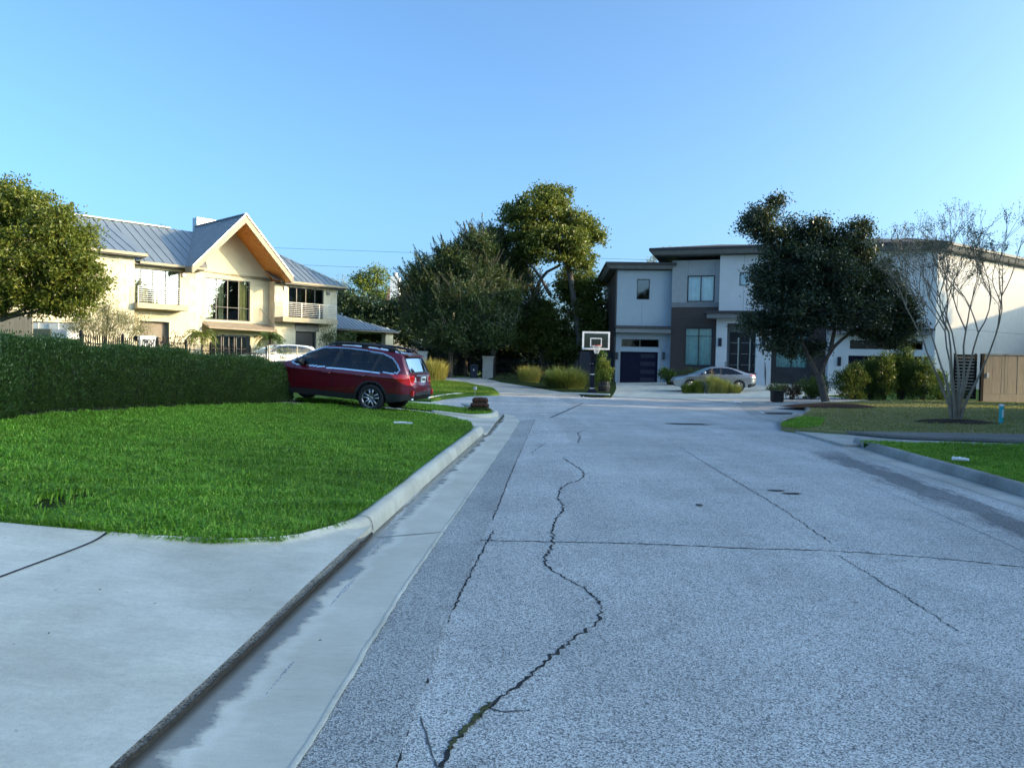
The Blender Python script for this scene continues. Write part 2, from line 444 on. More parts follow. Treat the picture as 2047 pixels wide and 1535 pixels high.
# near driveway apron: from gutter line up to the lawn bend, with the kerb bulge fading out to the left
Anear = [p for p in A if p.y < 3.3]
Aap = [Anear[0]]+Anear[1:]
i_j = G(745, 1068).xy
apA = resample([A[0], A[1], A[2], A[3], i_j], .05)
lawn_near = [Vector((-14, -8)), Vector((-12, 4.4))]+LAWN[0:6]
def apron_z(q, s, t):
    lip = .035+.05*sm(.55, .98, s)            # stands proud of the gutter
    rise = lip+(ZL-lip)*sm(0, 1, t)
    w_ = sm(.62, .97, s)
    return T(q.x, q.y)+rise+.035*w_*math.exp(-((t-.86)/.16)**2)
apA_front = apA
strip_between('driveway_apron', apA_front, lawn_near, 110, 0, 0, M['concrete'], nv=26, zfun=apron_z)
ribbon('lip_shadow_dirt', jag([p+Vector((.0, 0)) for p in apA_front], .007), [(-.011, .011), (-.004, .014), (-.0005, .027)], M['dirt'])  # dark debris strip that also draws the shadow line under the lip
# joint across the near driveway
ja, jb = G(0, 1160, .06).xy, G(222, 1070, .1).xy
def flatstrip(name, pts, w, h, m, parent=None, kind='structure', wob=.0):
    P = resample(pts, .05); return ribbon(name, [p+Vector((random.gauss(0, wob), random.gauss(0, wob))) for p in P], [(-w/2, h), (w/2, h)], m, parent, kind)
jd = (ja-jb).normalized()
# apron surface height there is close to ZL; the joint is a thin dark groove strip
_ap = bpy.data.objects['driveway_apron']
def zap(x, y):
    hit, loc, nrm, idx = _ap.ray_cast((x, y, 3), (0, 0, -1)); return loc.z if hit else T(x, y)+ZL
def drape_strip(name, pts, w, m, zf, eps=.004, step=.04, wob=0, kind='structure', wvar=0):
    P = resample(pts, step); n = len(P); mb = MB()
    for i, p in enumerate(P):
        t = (P[min(i+1, n-1)]-P[max(i-1, 0)]).normalized(); s_ = Vector((-t.y, t.x)); q = p+s_*random.gauss(0, wob)
        ww = w*(1+random.uniform(-wvar, wvar))
        for a in (-ww/2, ww/2):
            v = q+s_*a; mb.v.append((v.x, v.y, zf(v.x, v.y)+eps))
    for i in range(n-1): mb.f.append((2*i, 2*i+1, 2*i+3, 2*i+2))
    o = mb.build(name, m); o['kind'] = kind; return o
M['joint'] = mat('joint', (.02, .022, .03), .9)
drape_strip('driveway_joint', [jb, ja+jd*2], .02, M['joint'], zap)
# kerb along the lawn
KP = smooth_poly(G2([(745, 1067), (860, 961), (968, 866)]), 1, False)
_j = KP[0]; _dj = (KP[1]-KP[0]).normalized(); _rad = .42; _cj = _j+Vector((-_dj.y, _dj.x))*_rad
_arc = [_cj+Vector((_rad*math.cos(a), _rad*math.sin(a))) for a in np.linspace(math.atan2(_j.y-_cj.y, _j.x-_cj.x)-1.45, math.atan2(_j.y-_cj.y, _j.x-_cj.x), 9)]
KRET = [_arc[0]+Vector((-1.15, -.10)), _arc[0]+Vector((-.5, -.02))]+_arc
KNR = len(resample(KRET, .06)); KP = resample(KRET, .06)+resample(KP, .08)[1:]
cprof = [(-.005, .0), (.0, .02), (.012, .09), (.03, .125), (.06, .143), (.10, .146), (.155, .138), (.17, .09)]
def curb(name, path, m, hs=1., prof=cprof):
    n = len(path); k = len(prof); mb = MB()
    for i, p in enumerate(path):
        t = (path[min(i+1, n-1)]-path[max(i-1, 0)]).normalized(); s_ = Vector((-t.y, t.x))
        hh = hs(i/(n-1)) if callable(hs) else hs
        for a, h in prof:
            q = p+s_*a+Vector((random.gauss(0, .0015), random.gauss(0, .0015))); mb.v.append((q.x, q.y, T(p.x, p.y)+.005+h*hh))
    for i in range(n-1):
        for j in range(k-1): mb.f.append((i*k+j, (i+1)*k+j, (i+1)*k+j+1, i*k+j+1))
    mb.f.append(tuple(range(k))); mb.f.append(tuple((n-1)*k+j for j in range(k-1, -1, -1)))
    o = mb.build(name, m, None, True); o['kind'] = 'structure'; return o
_n = len(KP)
curb('kerb', KP[:-1], M['curb'], lambda s: .45+.55*sm(.0, 1., s*(_n-2)/KNR))
kj = MB(); _nj = Vector((-_dj.y, _dj.x))
for a, h in zip(cprof[1:-1], cprof[2:]):
    p, q = _j+_nj*(a[0]-.003), _j+_nj*(h[0]-.003); zb_ = T(_j.x, _j.y)+.0075
    kj.add([(p.x, p.y, zb_+a[1]), (q.x, q.y, zb_+h[1]), (q.x+_dj.x*.012, q.y+_dj.y*.012, zb_+h[1]), (p.x+_dj.x*.012, p.y+_dj.y*.012, zb_+a[1])], [(0, 1, 2, 3)])
kj.build('kerb_joint', M['joint'])['kind'] = 'structure'
# second driveway (under the red car) and its tongue of lawn
drv = G2([(998, 832), (972, 866), (943, 860), (938, 845), (905, 836), (820, 822), (700, 813), (560, 808), (470, 800), (470, 790), (590, 802), (700, 807), (780, 809), (850, 817), (950, 827)], .05)
def zdrv(x, y): return T(x, y)+.02+.06*sm(-.3, -1.6, x)
patch('car_driveway', drv, lambda x, y: T(x, y)+.025+.05*sm(.2, 1.2, -x-.2), M['concrete'], .35, .05)
drape_strip('driveway_joint', G2([(868, 826), (846, 836)], .07), .02, M['joint'], lambda x, y: T(x, y)+.075)
TONG = smooth_poly(G2([(984, 829), (950, 829), (850, 819), (780, 811), (700, 807), (590, 801), (590, 796), (700, 799), (800, 803), (870, 812), (945, 818), (985, 823)], .11), 1)
patch('lawn_tongue', TONG, .10, M['soil'], .3, .1)
curb('kerb', resample(smooth_poly(G2([(862, 829), (905, 834), (960, 838), (998, 834), (996, 826), (970, 819), (930, 812)], .02), 2, False), .08), M['curb'], .9)
drv2 = G2([(870, 810), (800, 803), (700, 800), (700, 796), (800, 798), (862, 799), (885, 806)], .03)
patch('far_driveway', drv2, .03, M['concrete'], .4, .04)
# lawn round the bulb of the cul-de-sac
LAWN2 = G2([(998, 786), (940, 788), (885, 794), (862, 800), (790, 797), (700, 793), (640, 770), (700, 757), (800, 757), (870, 758), (930, 764), (985, 775)], .1)
patch('bulb_lawn', LAWN2, .1, M['turf_far'], .6, .12)
BC = resample(smooth_poly(G2([(848, 803), (872, 799), (890, 795), (930, 790), (998, 787.5), (1110, 789), (1218, 793)], 0), 2, False), .12)
curb('kerb', BC, M['curb'], lambda s: 1. if s < .42 else max(.35, 1-.65*sm(.42, .5, s)+.6*sm(.8, .86, s)))
GD = G2([(1000, 787), (985, 776), (930, 765), (868, 758), (868, 753), (955, 754), (1000, 763), (1060, 772), (1110, 780), (1160, 788), (1180, 791)], .05)
patch('gate_driveway', GD, .045, M['concrete_old'], .6, .05)
BED = G2([(1180, 791), (1110, 780), (1060, 772), (1000, 763), (975, 757), (1000, 752), (1230, 760), (1232, 775), (1222, 792)], .08)
patch('planting_bed', BED, .08, M['soil'], .6, .08)
RD = G2([(1218, 792), (1230, 776), (1232, 764), (1330, 764), (1440, 764), (1700, 770), (1700, 788), (1600, 790), (1560, 798), (1520, 806), (1470, 804), (1350, 797)], .02)
patch('house_driveway', RD, .03, M['concrete'], .6, .04)
patch('road_edge_strip', G2([(1470, 805), (1520, 807), (1560, 799), (1640, 800), (1620, 818), (1600, 833), (1552, 846), (1500, 830)], 0), .006, M['asphalt_dark'], .6)
# right side
RK = resample(smooth_poly(G2([(1650, 808), (1600, 812), (1612, 823), (1602, 833), (1552, 845), (1556, 854), (1590, 861)], 0), 2, False), .1)
curb('kerb', list(reversed(RK)) if False else RK, M['curb_old'], .8, [(-a, h) for a, h in cprof] if False else cprof)
LAWN3 = G2([(1612, 818), (1604, 834), (1560, 846), (1562, 853), (1600, 858), (1700, 864), (2047, 874), (2500, 890), (2500, 802), (2047, 800), (1880, 800), (1690, 803), (1620, 806)], .1)
patch('right_lawn', LAWN3, .1, M['turf_dry'], .5, .1)
patch('concrete_walk', G2([(1590, 862), (1625, 853), (1700, 866), (1800, 872), (2100, 884), (2400, 895), (2400, 905), (2060, 890), (1760, 884), (1712, 890), (1690, 890)], .04), .05, M['concrete_old'], .35, .06)
patch('gravel_strip', G2([(1690, 862), (2047, 868), (2300, 872), (2300, 884), (2047, 880), (1800, 872)], .115), .12, M['gravel'], .3, .05)
LAWN4 = G2([(1730, 884), (1770, 886), (2060, 892), (2400, 900), (2600, 1000), (2600, 1150), (2047, 972), (1900, 931), (1800, 904), (1716, 883)], .1)
patch('right_front_lawn', LAWN4, .10, M['soil'], .35, .12)
RC = resample(smooth_poly(G2([(1704, 889), (1800, 920), (1900, 949), (2047, 994), (2300, 1072), (2700, 1200)], 0), 1, False), .1)
RC = RC + [RC[-1]+(RC[-1]-RC[-2]).normalized()*10]
curb('kerb', RC, M['curb_old'], .95)
strip_between('right_gutter', [p+Vector((-.42, 0)) for p in RC], [p+Vector((-.01, 0)) for p in RC], 60, .004, .004, M['concrete_old'], nv=4)
M['oil_stain'] = make_asphalt('oil_stain', (.085, .09, .095), (.76, .76, .75))
def stain_mask(m):
    k = NM.__new__(NM); k.m = m; k.t = m.node_tree; k.b = k.t.nodes['Principled BSDF']
    src = k.b.inputs['Base Color'].links[0].from_socket; uv = k.n('ShaderNodeUVMap').outputs[0]; sx = k.n('ShaderNodeSeparateXYZ', i_0=uv)
    band = k.math('SUBTRACT', 1., k.math('ABSOLUTE', k.math('SUBTRACT', k.math('MULTIPLY', sx.outputs[1], 2.), 1.)))
    ends = k.ramp(k.math('MULTIPLY', sx.outputs[0], .05), [(.02, 0.), (.10, 1.)])
    nz = k.noise(k.scale(uv, (.9, 3.2, 1)), 1.3, 7, .7)
    f = k.ramp(k.math('ADD', k.math('MULTIPLY', band, .9), k.math('MULTIPLY', k.math('SUBTRACT', nz, .5), 1.5)), [(.34, 0.), (.62, 1.)])
    f = k.math('MULTIPLY', f, ends); k.t.links.new(k.mix(f, src, k.mix(1., src, (.40, .41, .43), 'MULTIPLY')), k.b.inputs['Base Color'])
stain_mask(M['oil_stain'])
strip_between('oil_stain', [p+Vector((-1.55, 0)) for p in RC[2:]], [p+Vector((-.43, 0)) for p in RC[2:]], 80, .003, .003, M['oil_stain'], nv=8)
# mulch rings
def disc(name, c, rx, ry, h, m, n=26, kind='structure'):
    mb = MB(); rings = 5
    for j in range(rings+1):
        for i in range(n):
            a = 2*math.pi*i/n; t = j/rings; k = 1+.08*math.sin(3*a+c.x)+.05*math.sin(7*a)
            x, y = c.x+rx*t*k*math.cos(a), c.y+ry*t*k*math.sin(a); mb.v.append((x, y, T(x, y)+.1+h*(1-t*t)+random.uniform(0, .012)*(1 if j < rings else 0)))
    for j in range(rings):
        for i in range(n): mb.f.append((j*n+i, (j+1)*n+i, (j+1)*n+(i+1) % n, j*n+(i+1) % n))
    o = mb.build(name, m, None, True); o['kind'] = kind; return o
disc('mulch_ring', G(1660, 812, .1), 1.5, 1.7, .1, M['mulch'])
disc('mulch_ring', G(1908, 843, .1), .95, .9, .05, M['mulch'])
# wear on the road: cracks as thin ragged strips in the surface
M['crack'] = mat('crack', (.018, .018, .02), .95)
M['crack_faint'] = mat('crack_faint', (.07, .072, .078), .95)
M['moss'] = mat('moss', (.05, .055, .015), .95, var=.4, scale=40, bump=.6, bscale=120)
zr = lambda x, y: T(x, y)
def crack(px, w=.014, wob=.012, m='crack', sm_it=1):
    drape_strip('road_crack', smooth_poly(G2(px), sm_it, False), w, M[m], zr, .003, .03, wob, wvar=.7)
crack([(888, 1535), (893, 1500), (925, 1462), (985, 1405), (1060, 1350), (1095, 1318), (1150, 1273), (1195, 1243), (1205, 1215), (1190, 1190), (1150, 1165), (1093, 1135), (1087, 1118), (1105, 1092), (1103, 1060), (1115, 1030), (1130, 1018), (1113, 990), (1125, 970), (1165, 958), (1168, 945), (1150, 930), (1125, 916)], .016, .010)
drape_strip('moss_line', G2([(893, 1500), (925, 1462), (985, 1405)]), .022, M['moss'], zr, .007, .015, .008, wvar=.8)
crack([(905, 1079), (1100, 1083), (1300, 1087), (1480, 1096), (1650, 1100), (1850, 1113), (2047, 1134)], .016, .008)
crack([(1060, 889), (1150, 889), (1360, 892)], .012, .01, 'crack_faint'); crack([(1090, 886), (1062, 905)], .012, .01, 'crack_faint')
crack([(1360, 894), (1400, 920), (1450, 950), (1520, 990), (1600, 1042), (1660, 1085)], .010, .012, 'crack')
crack([(1675, 1110), (1740, 1150), (1830, 1205), (1915, 1262)], .009, .01, 'crack_faint')
crack([(1105, 1000), (1060, 990), (1010, 989)], .008, .008, 'crack_faint'); crack([(1170, 963), (1250, 966), (1340, 968)], .008, .008, 'crack_faint')
crack([(1100, 835), (1130, 822), (1165, 806)], .05, .02, 'crack_faint'); crack([(1155, 885), (1160, 872), (1152, 866), (1170, 860)], .02, .01, 'crack_faint')
crack([(840, 1433), (862, 1500), (872, 1535)], .006, .004, 'crack_faint'); crack([(975, 1416), (1010, 1422), (1060, 1420)], .008, .006, 'crack_faint')
crack([(1190, 849), (1330, 849)], .025, .01, 'crack_faint')
crack([(985, 1060), (960, 1110), (900, 1225), (840, 1380), (790, 1535)], .012, .006); crack([(1070, 838), (1030, 925), (985, 1040)], .012, .006)
M['patch_dark'] = mat('patch_dark', (.04, .04, .042), .9)
for px, py, a, b in ((1376, 848, .55, .24), (1552, 981, .11, .05), (1585, 987, .12, .05), (1398, 1010, .04, .06), (1580, 827, .7, .6)):
    c = G(px, py); mb = MB(); n = 14
    mb.v = [(c.x+a*math.cos(2*math.pi*i/n)*random.uniform(.75, 1.2), c.y+b*math.sin(2*math.pi*i/n)*random.uniform(.75, 1.2), T(c.x, c.y)+.008) for i in range(n)]; mb.f = [tuple(range(n))]
    mb.build('road_patch', M['patch_dark'])['kind'] = 'structure'
gj = [G(752, 1076).xy, G(888, 1066).xy]
drape_strip('gutter_joint', gj, .012, M['joint'], zr, .014)
for q in ((930, 962), (958, 920)): pass

# ------------------------------------------------------------------ grass blades
_h = G(132, 1003, .1); _h2 = G(60, 1020, .1)
HOLES = [(_h.x, _h.y, .20, .36), (_h2.x+.1, _h2.y, .14, .16)]
def blades(name, poly, zf, n, h, wd, m, lean=.5, seed=1, dens_y=None):
    g = np.random.default_rng(seed); B_ = np.array([[p[0], p[1]] for p in poly])
    lo, hi = B_.min(0), B_.max(0); P = np.zeros((0, 2))
    while len(P) < n:
        q = lo+(hi-lo)*g.random((n*2, 2)); q = q[inside(q, poly)]
        if dens_y:
            dd = np.hypot(q[:, 0], q[:, 1]); q = q[g.random(len(q)) < np.clip((dens_y/dd)**1.5, .06, 1)]
        P = np.r_[P, q]
    for hx, hy, ra, rb_ in HOLES:
        m_ = (((P[:, 0]-hx)/ra)**2+((P[:, 1]-hy)/rb_)**2 < .6+.6*g.random(len(P))) & (g.random(len(P)) < .93); P = P[~m_]
    n = min(n, len(P)); P = P[:n]; z = np.array([zf(x, y) for x, y in P]); base = np.c_[P, z]
    clump = .75+.5*np.sin(P[:, 0]*5.1+np.sin(P[:, 1]*3.3)*2)*np.sin(P[:, 1]*6.3+1)*.5
    hh = h*(.55+.75*g.random(n))*np.clip(clump, .6, 1.2); a = g.random(n)*2*np.pi; ln = lean*(.2+g.random(n))
    d = np.c_[np.cos(a), np.sin(a), np.zeros(n)]; s_ = np.c_[-np.sin(a+.4), np.cos(a+.4), np.zeros(n)]*(wd*(.7+.6*g.random(n)))[:, None]/2
    up = np.array([0, 0, 1.])
    mid = base+(up*.6+d*(ln*.28)[:, None])*hh[:, None]; tip = base+(up*np.clip(.95-.35*ln, .3, 1)[:, None]+d*(ln*.9)[:, None])*hh[:, None]
    V = np.stack([base-s_, base+s_, mid+s_*.9, mid-s_*.9, tip], 1).reshape(-1, 3)
    i = np.arange(n)[:, None]*5
    Fq = np.concatenate([i+[0, 1, 2], i+[0, 2, 3], i+[3, 2, 4]], 1).reshape(-1, 3)
    o = fast_mesh(name, V, Fq, m); o['kind'] = 'stuff'; return o
DG = 1.0
blades('grass', LAWN, zl, int(225000*DG), .105, .0105, M['grass'], 1.0, 1, 6.5)
blades('grass', LAWN4, zl, int(62000*DG), .10, .010, M['grass'], .8, 2, 12)
blades('grass', TONG, lambda x, y: T(x, y)+.1, int(26000*DG), .10, .012, M['grass'], .7, 3)
blades('grass', LAWN2, lambda x, y: T(x, y)+.1, int(40000*DG), .07, .02, M['grass_far'], .8, 4)
_l3 = [p for p in LAWN3]
blades('grass', G2([(1612, 818), (1604, 834), (1560, 846), (1562, 853), (1600, 858), (1690, 862), (2300, 872), (2300, 800), (1880, 800), (1690, 803), (1620, 806)], .1), lambda x, y: T(x, y)+.1, int(52000*DG), .05, .014, M['grass_dry'], .9, 5, 18)
blades('grass', G2([(1606, 833), (1562, 846), (1564, 853), (1600, 857), (1640, 852), (1650, 838)], .1), lambda x, y: T(x, y)+.1, 7000, .08, .012, M['grass'], .8, 6)


# dead leaves and grit caught along the gutter lip and strewn on the concrete
def leaf_litter():
    g = random.Random(12); mb = MB()
    def lf(x, y, z, s):
        a = g.uniform(0, 6.28); c, n = math.cos(a)*s, math.sin(a)*s; h = g.uniform(.1, .5)*s
        mb.add([(x-c, y-n, z), (x-n*.45, y+c*.45, z+h), (x+c, y+n, z+h*.3), (x+n*.45, y-c*.45, z+.002)], [(0, 1, 2, 3)])
    for p in resample(apA_front, .02):
        if p.y > 1.5 and g.random() < .16: q = p+Vector((g.uniform(0, .03), 0)); lf(q.x, q.y, T(q.x, q.y)+.016, g.uniform(.004, .013))
    for px, py in ((52, 1066), (262, 1522), (200, 1178), (420, 1130), (640, 1290), (868, 1360), (310, 1205), (98, 1262), (500, 1180), (1250, 1040), (1445, 1068), (1800, 1058), (1840, 1045), (1270, 925), (930, 905), (1520, 1240)):
        q = G(px, py, .08 if px < 700 and py > 1040 else .012); lf(q.x, q.y, (zap(q.x, q.y) if px < 700 else T(q.x, q.y))+.006, g.uniform(.007, .014))
    mb.build('leaf_litter', mat('dead_leaf', (.09, .05, .025), .8, var=.4, scale=9))['kind'] = 'stuff'
leaf_litter()

def fringe(path, n, seed):
    g = np.random.default_rng(seed); P = resample(path, .02); idx = g.integers(1, len(P)-1, n); base = []; out = []
    for i in idx:
        t = (P[i+1]-P[i-1]).normalized(); o_ = Vector((t.y, -t.x)); q = P[i]+o_*g.uniform(-.06, .0); base.append((q.x, q.y, T(q.x, q.y)+ZL-.01)); a = g.normal()*.6; c, s_ = math.cos(a), math.sin(a); out.append((o_.x*c-o_.y*s_, o_.x*s_+o_.y*c, 0))
    B_ = np.array(base); d = np.array(out); L = (.03+.06*g.random(n))[:, None]; sd_ = np.cross(d, [0, 0, 1.])*.0035; up = np.array([0, 0, 1.])
    mid = B_+up*L*.55+d*L*.45; tip = B_+up*L*.25+d*L*1.0
    V = np.stack([B_-sd_, B_+sd_, mid+sd_, mid-sd_, tip], 1).reshape(-1, 3); i = np.arange(n)[:, None]*5
    fast_mesh('grass_fringe', V, np.concatenate([i+[0, 1, 2], i+[0, 2, 3], i+[3, 2, 4]], 1).reshape(-1, 3), M['grass'])['kind'] = 'stuff'
fringe([LAWN[k] for k in range(1, 11)], 9000, 77)
# ================================================================== building helpers
def wall(name, f, u0, u1, z0, z1, holes, m, parent, off=0, thick=.25, reveal=.16):
    """wall slab with real openings (holes = (u0,u1,z0,z1))"""
    us = sorted({u0, u1, *[h[0] for h in holes], *[h[1] for h in holes]}); zs = sorted({z0, z1, *[h[2] for h in holes], *[h[3] for h in holes]})
    us = [u for u in us if u0 <= u <= u1]; zs = [z for z in zs if z0 <= z <= z1]; mb = MB()
    for i in range(len(us)-1):
        for j in range(len(zs)-1):
            cu, cz = (us[i]+us[i+1])/2, (zs[j]+zs[j+1])/2
            if any(h[0] < cu < h[1] and h[2] < cz < h[3] for h in holes): continue
            mb.add([f.at(us[i], zs[j], off), f.at(us[i+1], zs[j], off), f.at(us[i+1], zs[j+1], off), f.at(us[i], zs[j+1], off)], [(0, 1, 2, 3)])
    for h in holes:
        a, b, c, d = max(h[0], u0), min(h[1], u1), max(h[2], z0), min(h[3], z1); q = off-reveal
        for (p0, p1) in (((a, c), (a, d)), ((a, d), (b, d)), ((b, d), (b, c)), ((b, c), (a, c))):
            mb.add([f.at(*p0, off), f.at(*p1, off), f.at(*p1, q), f.at(*p0, q)], [(0, 1, 2, 3)])
    for (p0, p1) in (((u0, z0), (u0, z1)), ((u0, z1), (u1, z1)), ((u1, z1), (u1, z0))):
        mb.add([f.at(*p1, off), f.at(*p0, off), f.at(*p0, off-thick), f.at(*p1, off-thick)], [(0, 1, 2, 3)])
    return mb.build(name, m, parent)
def window(f, u0, u1, z0, z1, off, parent, fm, gm, cols=(), rows=(), fw=.06, name='window', depth=.07, curtain=None, room=True, sill=None, open_l=1.0):
    """frame of bars with glass panes (sub-parts), curtain folds and a dark room behind"""
    fr = MB()
    fr.fbox(f, u0, u1, z0, z0+fw, off-depth, off); fr.fbox(f, u0, u1, z1-fw, z1, off-depth, off)
    fr.fbox(f, u0, u0+fw, z0+fw, z1-fw, off-depth, off); fr.fbox(f, u1-fw, u1, z0+fw, z1-fw, off-depth, off)
    for c in cols: fr.fbox(f, c-fw/2, c+fw/2, z0+fw, z1-fw, off-depth, off-.004)
    cs = [u0+fw]+[q for c in cols for q in (c-fw/2, c+fw/2)]+[u1-fw]; rr = [z0+fw]+[q for c in rows for q in (c-fw*.3, c+fw*.3)]+[z1-fw]
    for c in rows:
        for i in range(0, len(cs), 2): fr.fbox(f, cs[i], cs[i+1], c-fw*.3, c+fw*.3, off-depth, off-.008)
    fo = fr.build(name, fm, parent)
    for i in range(0, len(cs), 2):
        for j in range(0, len(rr), 2):
            mb = MB(); mb.fbox(f, cs[i], cs[i+1], rr[j], rr[j+1], off-depth*.6-.008, off-depth*.6); mb.build('pane', gm, fo)
    if room:
        b = MB(); q0, q1 = off-depth-.02, off-depth-1.4
        c = [f.at(u0, z0, q0), f.at(u1, z0, q0), f.at(u1, z0, q1), f.at(u0, z0, q1), f.at(u0, z1, q0), f.at(u1, z1, q0), f.at(u1, z1, q1), f.at(u0, z1, q1)]
        b.add(c, [(2, 3, 7, 6), (1, 2, 6, 5), (3, 0, 4, 7), (0, 1, 2, 3), (4, 5, 6, 7)]); b.build('room', M['room'], fo)
    if curtain:
        for (ca, cb, cm) in curtain:
            mb = MB(); n = max(8, int((cb-ca)/.05)); o = len(mb.v)
            for i in range(n+1):
                u = ca+(cb-ca)*i/n; oo = off-depth-.16+.045*math.sin(i*1.25)
                mb.v += [tuple(f.at(u, z0+.02, oo)), tuple(f.at(u, z1-.02, oo))]
            for i in range(n): mb.f.append((2*i, 2*i+2, 2*i+3, 2*i+1))
            mb.build('curtain', cm, fo, True)
    return fo
def clip(poly, n, d):
    out = []
    for i in range(len(poly)):
        a, b = poly[i], poly[(i+1) % len(poly)]; da, db = a.dot(n)-d, b.dot(n)-d
        if da >= 0: out.append(a)
        if (da >= 0) != (db >= 0): out.append(a.lerp(b, da/(da-db)))
    return out
def seam_roof(parent, poly, along, pitch_w, m, name='roof_panel', th=.03, rib=.035):
    """standing seam roof: each sheet between two seams is a part; along = eave direction"""
    poly = [Vector(p) for p in poly]; al = Vector(along).normalized(); nrm = None
    nrm = (poly[1]-poly[0]).cross(poly[2]-poly[0]).normalized()
    if nrm.z < 0: nrm = -nrm
    dn = al.cross(nrm).normalized(); lo = min(p.dot(al) for p in poly); hi = max(p.dot(al) for p in poly); n = max(1, round((hi-lo)/pitch_w)); w_ = (hi-lo)/n
    for i in range(n):
        a, b = lo+w_*i, lo+w_*(i+1); c = clip(clip(poly, al, a+.004), -al, -(b-.004))
        if len(c) < 3: continue
        mb = MB(); mb.prism([p-nrm*th for p in c], nrm*th)
        # raised seam on the low-index edge
        e = [p for p in c if p.dot(al) < a+.02]
        if len(e) >= 2:
            e.sort(key=lambda p: p.dot(dn)); p0, p1 = e[0], e[-1]
            if (p1-p0).length > .1: mb.bar(p0+nrm*(rib/2+.002)+al*.014, p1+nrm*(rib/2+.002)+al*.014, .028, rib, up=nrm)
        mb.build(name, m, parent)
M['room'] = mat('room', (.03, .032, .035), .9)
M['stucco_cream'] = mat('stucco_cream', (.56, .485, .335), .85, var=.07, scale=1.2, bump=.25, bscale=140)
M['limestone'] = mat('limestone', (.59, .525, .39), .85, var=.10, scale=2.4, bump=.4, bscale=60)
M['metal_roof'] = mat('metal_roof', (.22, .26, .30), .42, .3, var=.07, scale=.8)
M['metal_light'] = mat('metal_light', (.46, .47, .46), .4, .3)
M['fascia_beige'] = mat('fascia_beige', (.30, .245, .165), .6)
def make_wood(name, c0, c1, sc=(1.5, 30, 30), rough=.55):
    k = NM(name); p = k.objc(); f = k.noise(k.scale(p, sc), 1., 5, .6, .6); k.set(Base_Color=k.mix(k.ramp(f, [(.3, 0.), (.7, 1.)]), c0, c1), Roughness=rough)
    k.bump(f, .25, .01); return k.m
M['soffit_wood'] = make_wood('soffit_wood', (.46, .17, .035), (.70, .30, .07), (6, 6, 30))
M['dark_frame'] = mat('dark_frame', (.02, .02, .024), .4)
M['grey_frame'] = mat('grey_frame', (.12, .115, .105), .45)
M['rail_white'] = mat('rail_white', (.66, .64, .60), .45)
M['slab'] = mat('slab', (.40, .33, .23), .8, var=.08)
M['lamp_metal'] = mat('lamp_metal', (.13, .13, .13), .4, .6)
M['awning'] = mat('awning', (.30, .235, .17), .8)
M['taupe_door'] = mat('taupe_door', (.20, .155, .11), .6)
M['black_door'] = mat('black_door', (.012, .012, .016), .45)
M['curtain_cream'] = mat('curtain_cream', (.42, .39, .27), .9)
M['curtain_grey'] = mat('curtain_grey', (.22, .25, .27), .9)
M['glass'] = glassmat('glass', (.70, .74, .66), .05)
M['glass_dark'] = glassmat('glass_dark', (.30, .36, .38), .12)

# ================================================================== left: limestone house under a standing seam roof
LH = Fc(330, 26*K, 47)
def c2(x, y, o=0): return LH.uv(150+x/5.117, 400+y/5.117, o)
def c3(x, y, o=0): return LH.uv(400+x/4.797, 400+y/4.797, o)
b0 = LH.at(4, 0.3, -3)
lh = thing('limestone_house', 'cream limestone house, blue grey seamed metal roof, orange soffit, two railed balconies', 'house', b0)
ZB = .15
def qblocks(f, u, z0, z1, side, off, m):
    """long and short corner blocks, each a part"""
    z = z0; k = 0
    while z < z1-.25:
        wd = .98 if k % 2 else .55; h = .47
        a, b = (u-wd, u) if side < 0 else (u, u+wd)
        mb = MB(); mb.fbox(f, a+.006, b-.006, z+.006, min(z+h, z1)-.006, off-.05, off+.024); mb.build('stone_block', M['limestone'], lh)
        z += h; k += 1
WC = -2.2
wall('wall', LH, -12, WC, ZB, 7.72, [(-10.5, -5.2, 1.5, 3.3)], M['stucco_cream'], lh, .6, 8)
window(LH, -10.5, -5.2, 1.5, 3.3, .5, lh, M['dark_frame'], M['glass_dark'], [-8.7, -6.9], [])
qblocks(LH, WC-.002, ZB, 7.6, -1, .6, M['limestone'])
# balcony bay
BR = 2.5
du1, dz0, dz1 = .96, 4.82, 7.13; gu0, gz1, gu1 = -1.66, 3.68, .26
wall('wall', LH, WC+.01, BR, ZB, 7.45, [(-1.98, du1, dz0, dz1), (gu0, gu1, ZB, gz1)], M['stucco_cream'], lh, 0, 8)
window(LH, -1.98, du1, dz0, dz1, -.08, lh, M['grey_frame'], M['glass'], [-1.54, -.80, .06], [], .055, 'balcony_door', curtain=[(-1.94, -1.0, M['curtain_cream']), (-.72, 0.0, M['curtain_cream']), (.14, du1-.05, M['curtain_cream'])])
mb = MB(); mb.fbox(LH, gu0, gu1, ZB, gz1, -.5, -.42)
for i in range(1, 4): mb.fbox(LH, gu0, gu1, ZB+i*.8, ZB+i*.8+.02, -.42, -.412)
mb.build('garage_door', M['taupe_door'], lh)
mb = MB()
for a, b, c, d in ((gu0-.12, gu0, ZB, gz1+.1), (gu1, gu1+.12, ZB, gz1+.1), (gu0, gu1, gz1, gz1+.1)): mb.fbox(LH, a, b, c, d, -.02, .03)
mb.build('door_frame', M['limestone'], lh)
qblocks(LH, BR-.002, ZB, 7.3, -1, .0, M['limestone'])
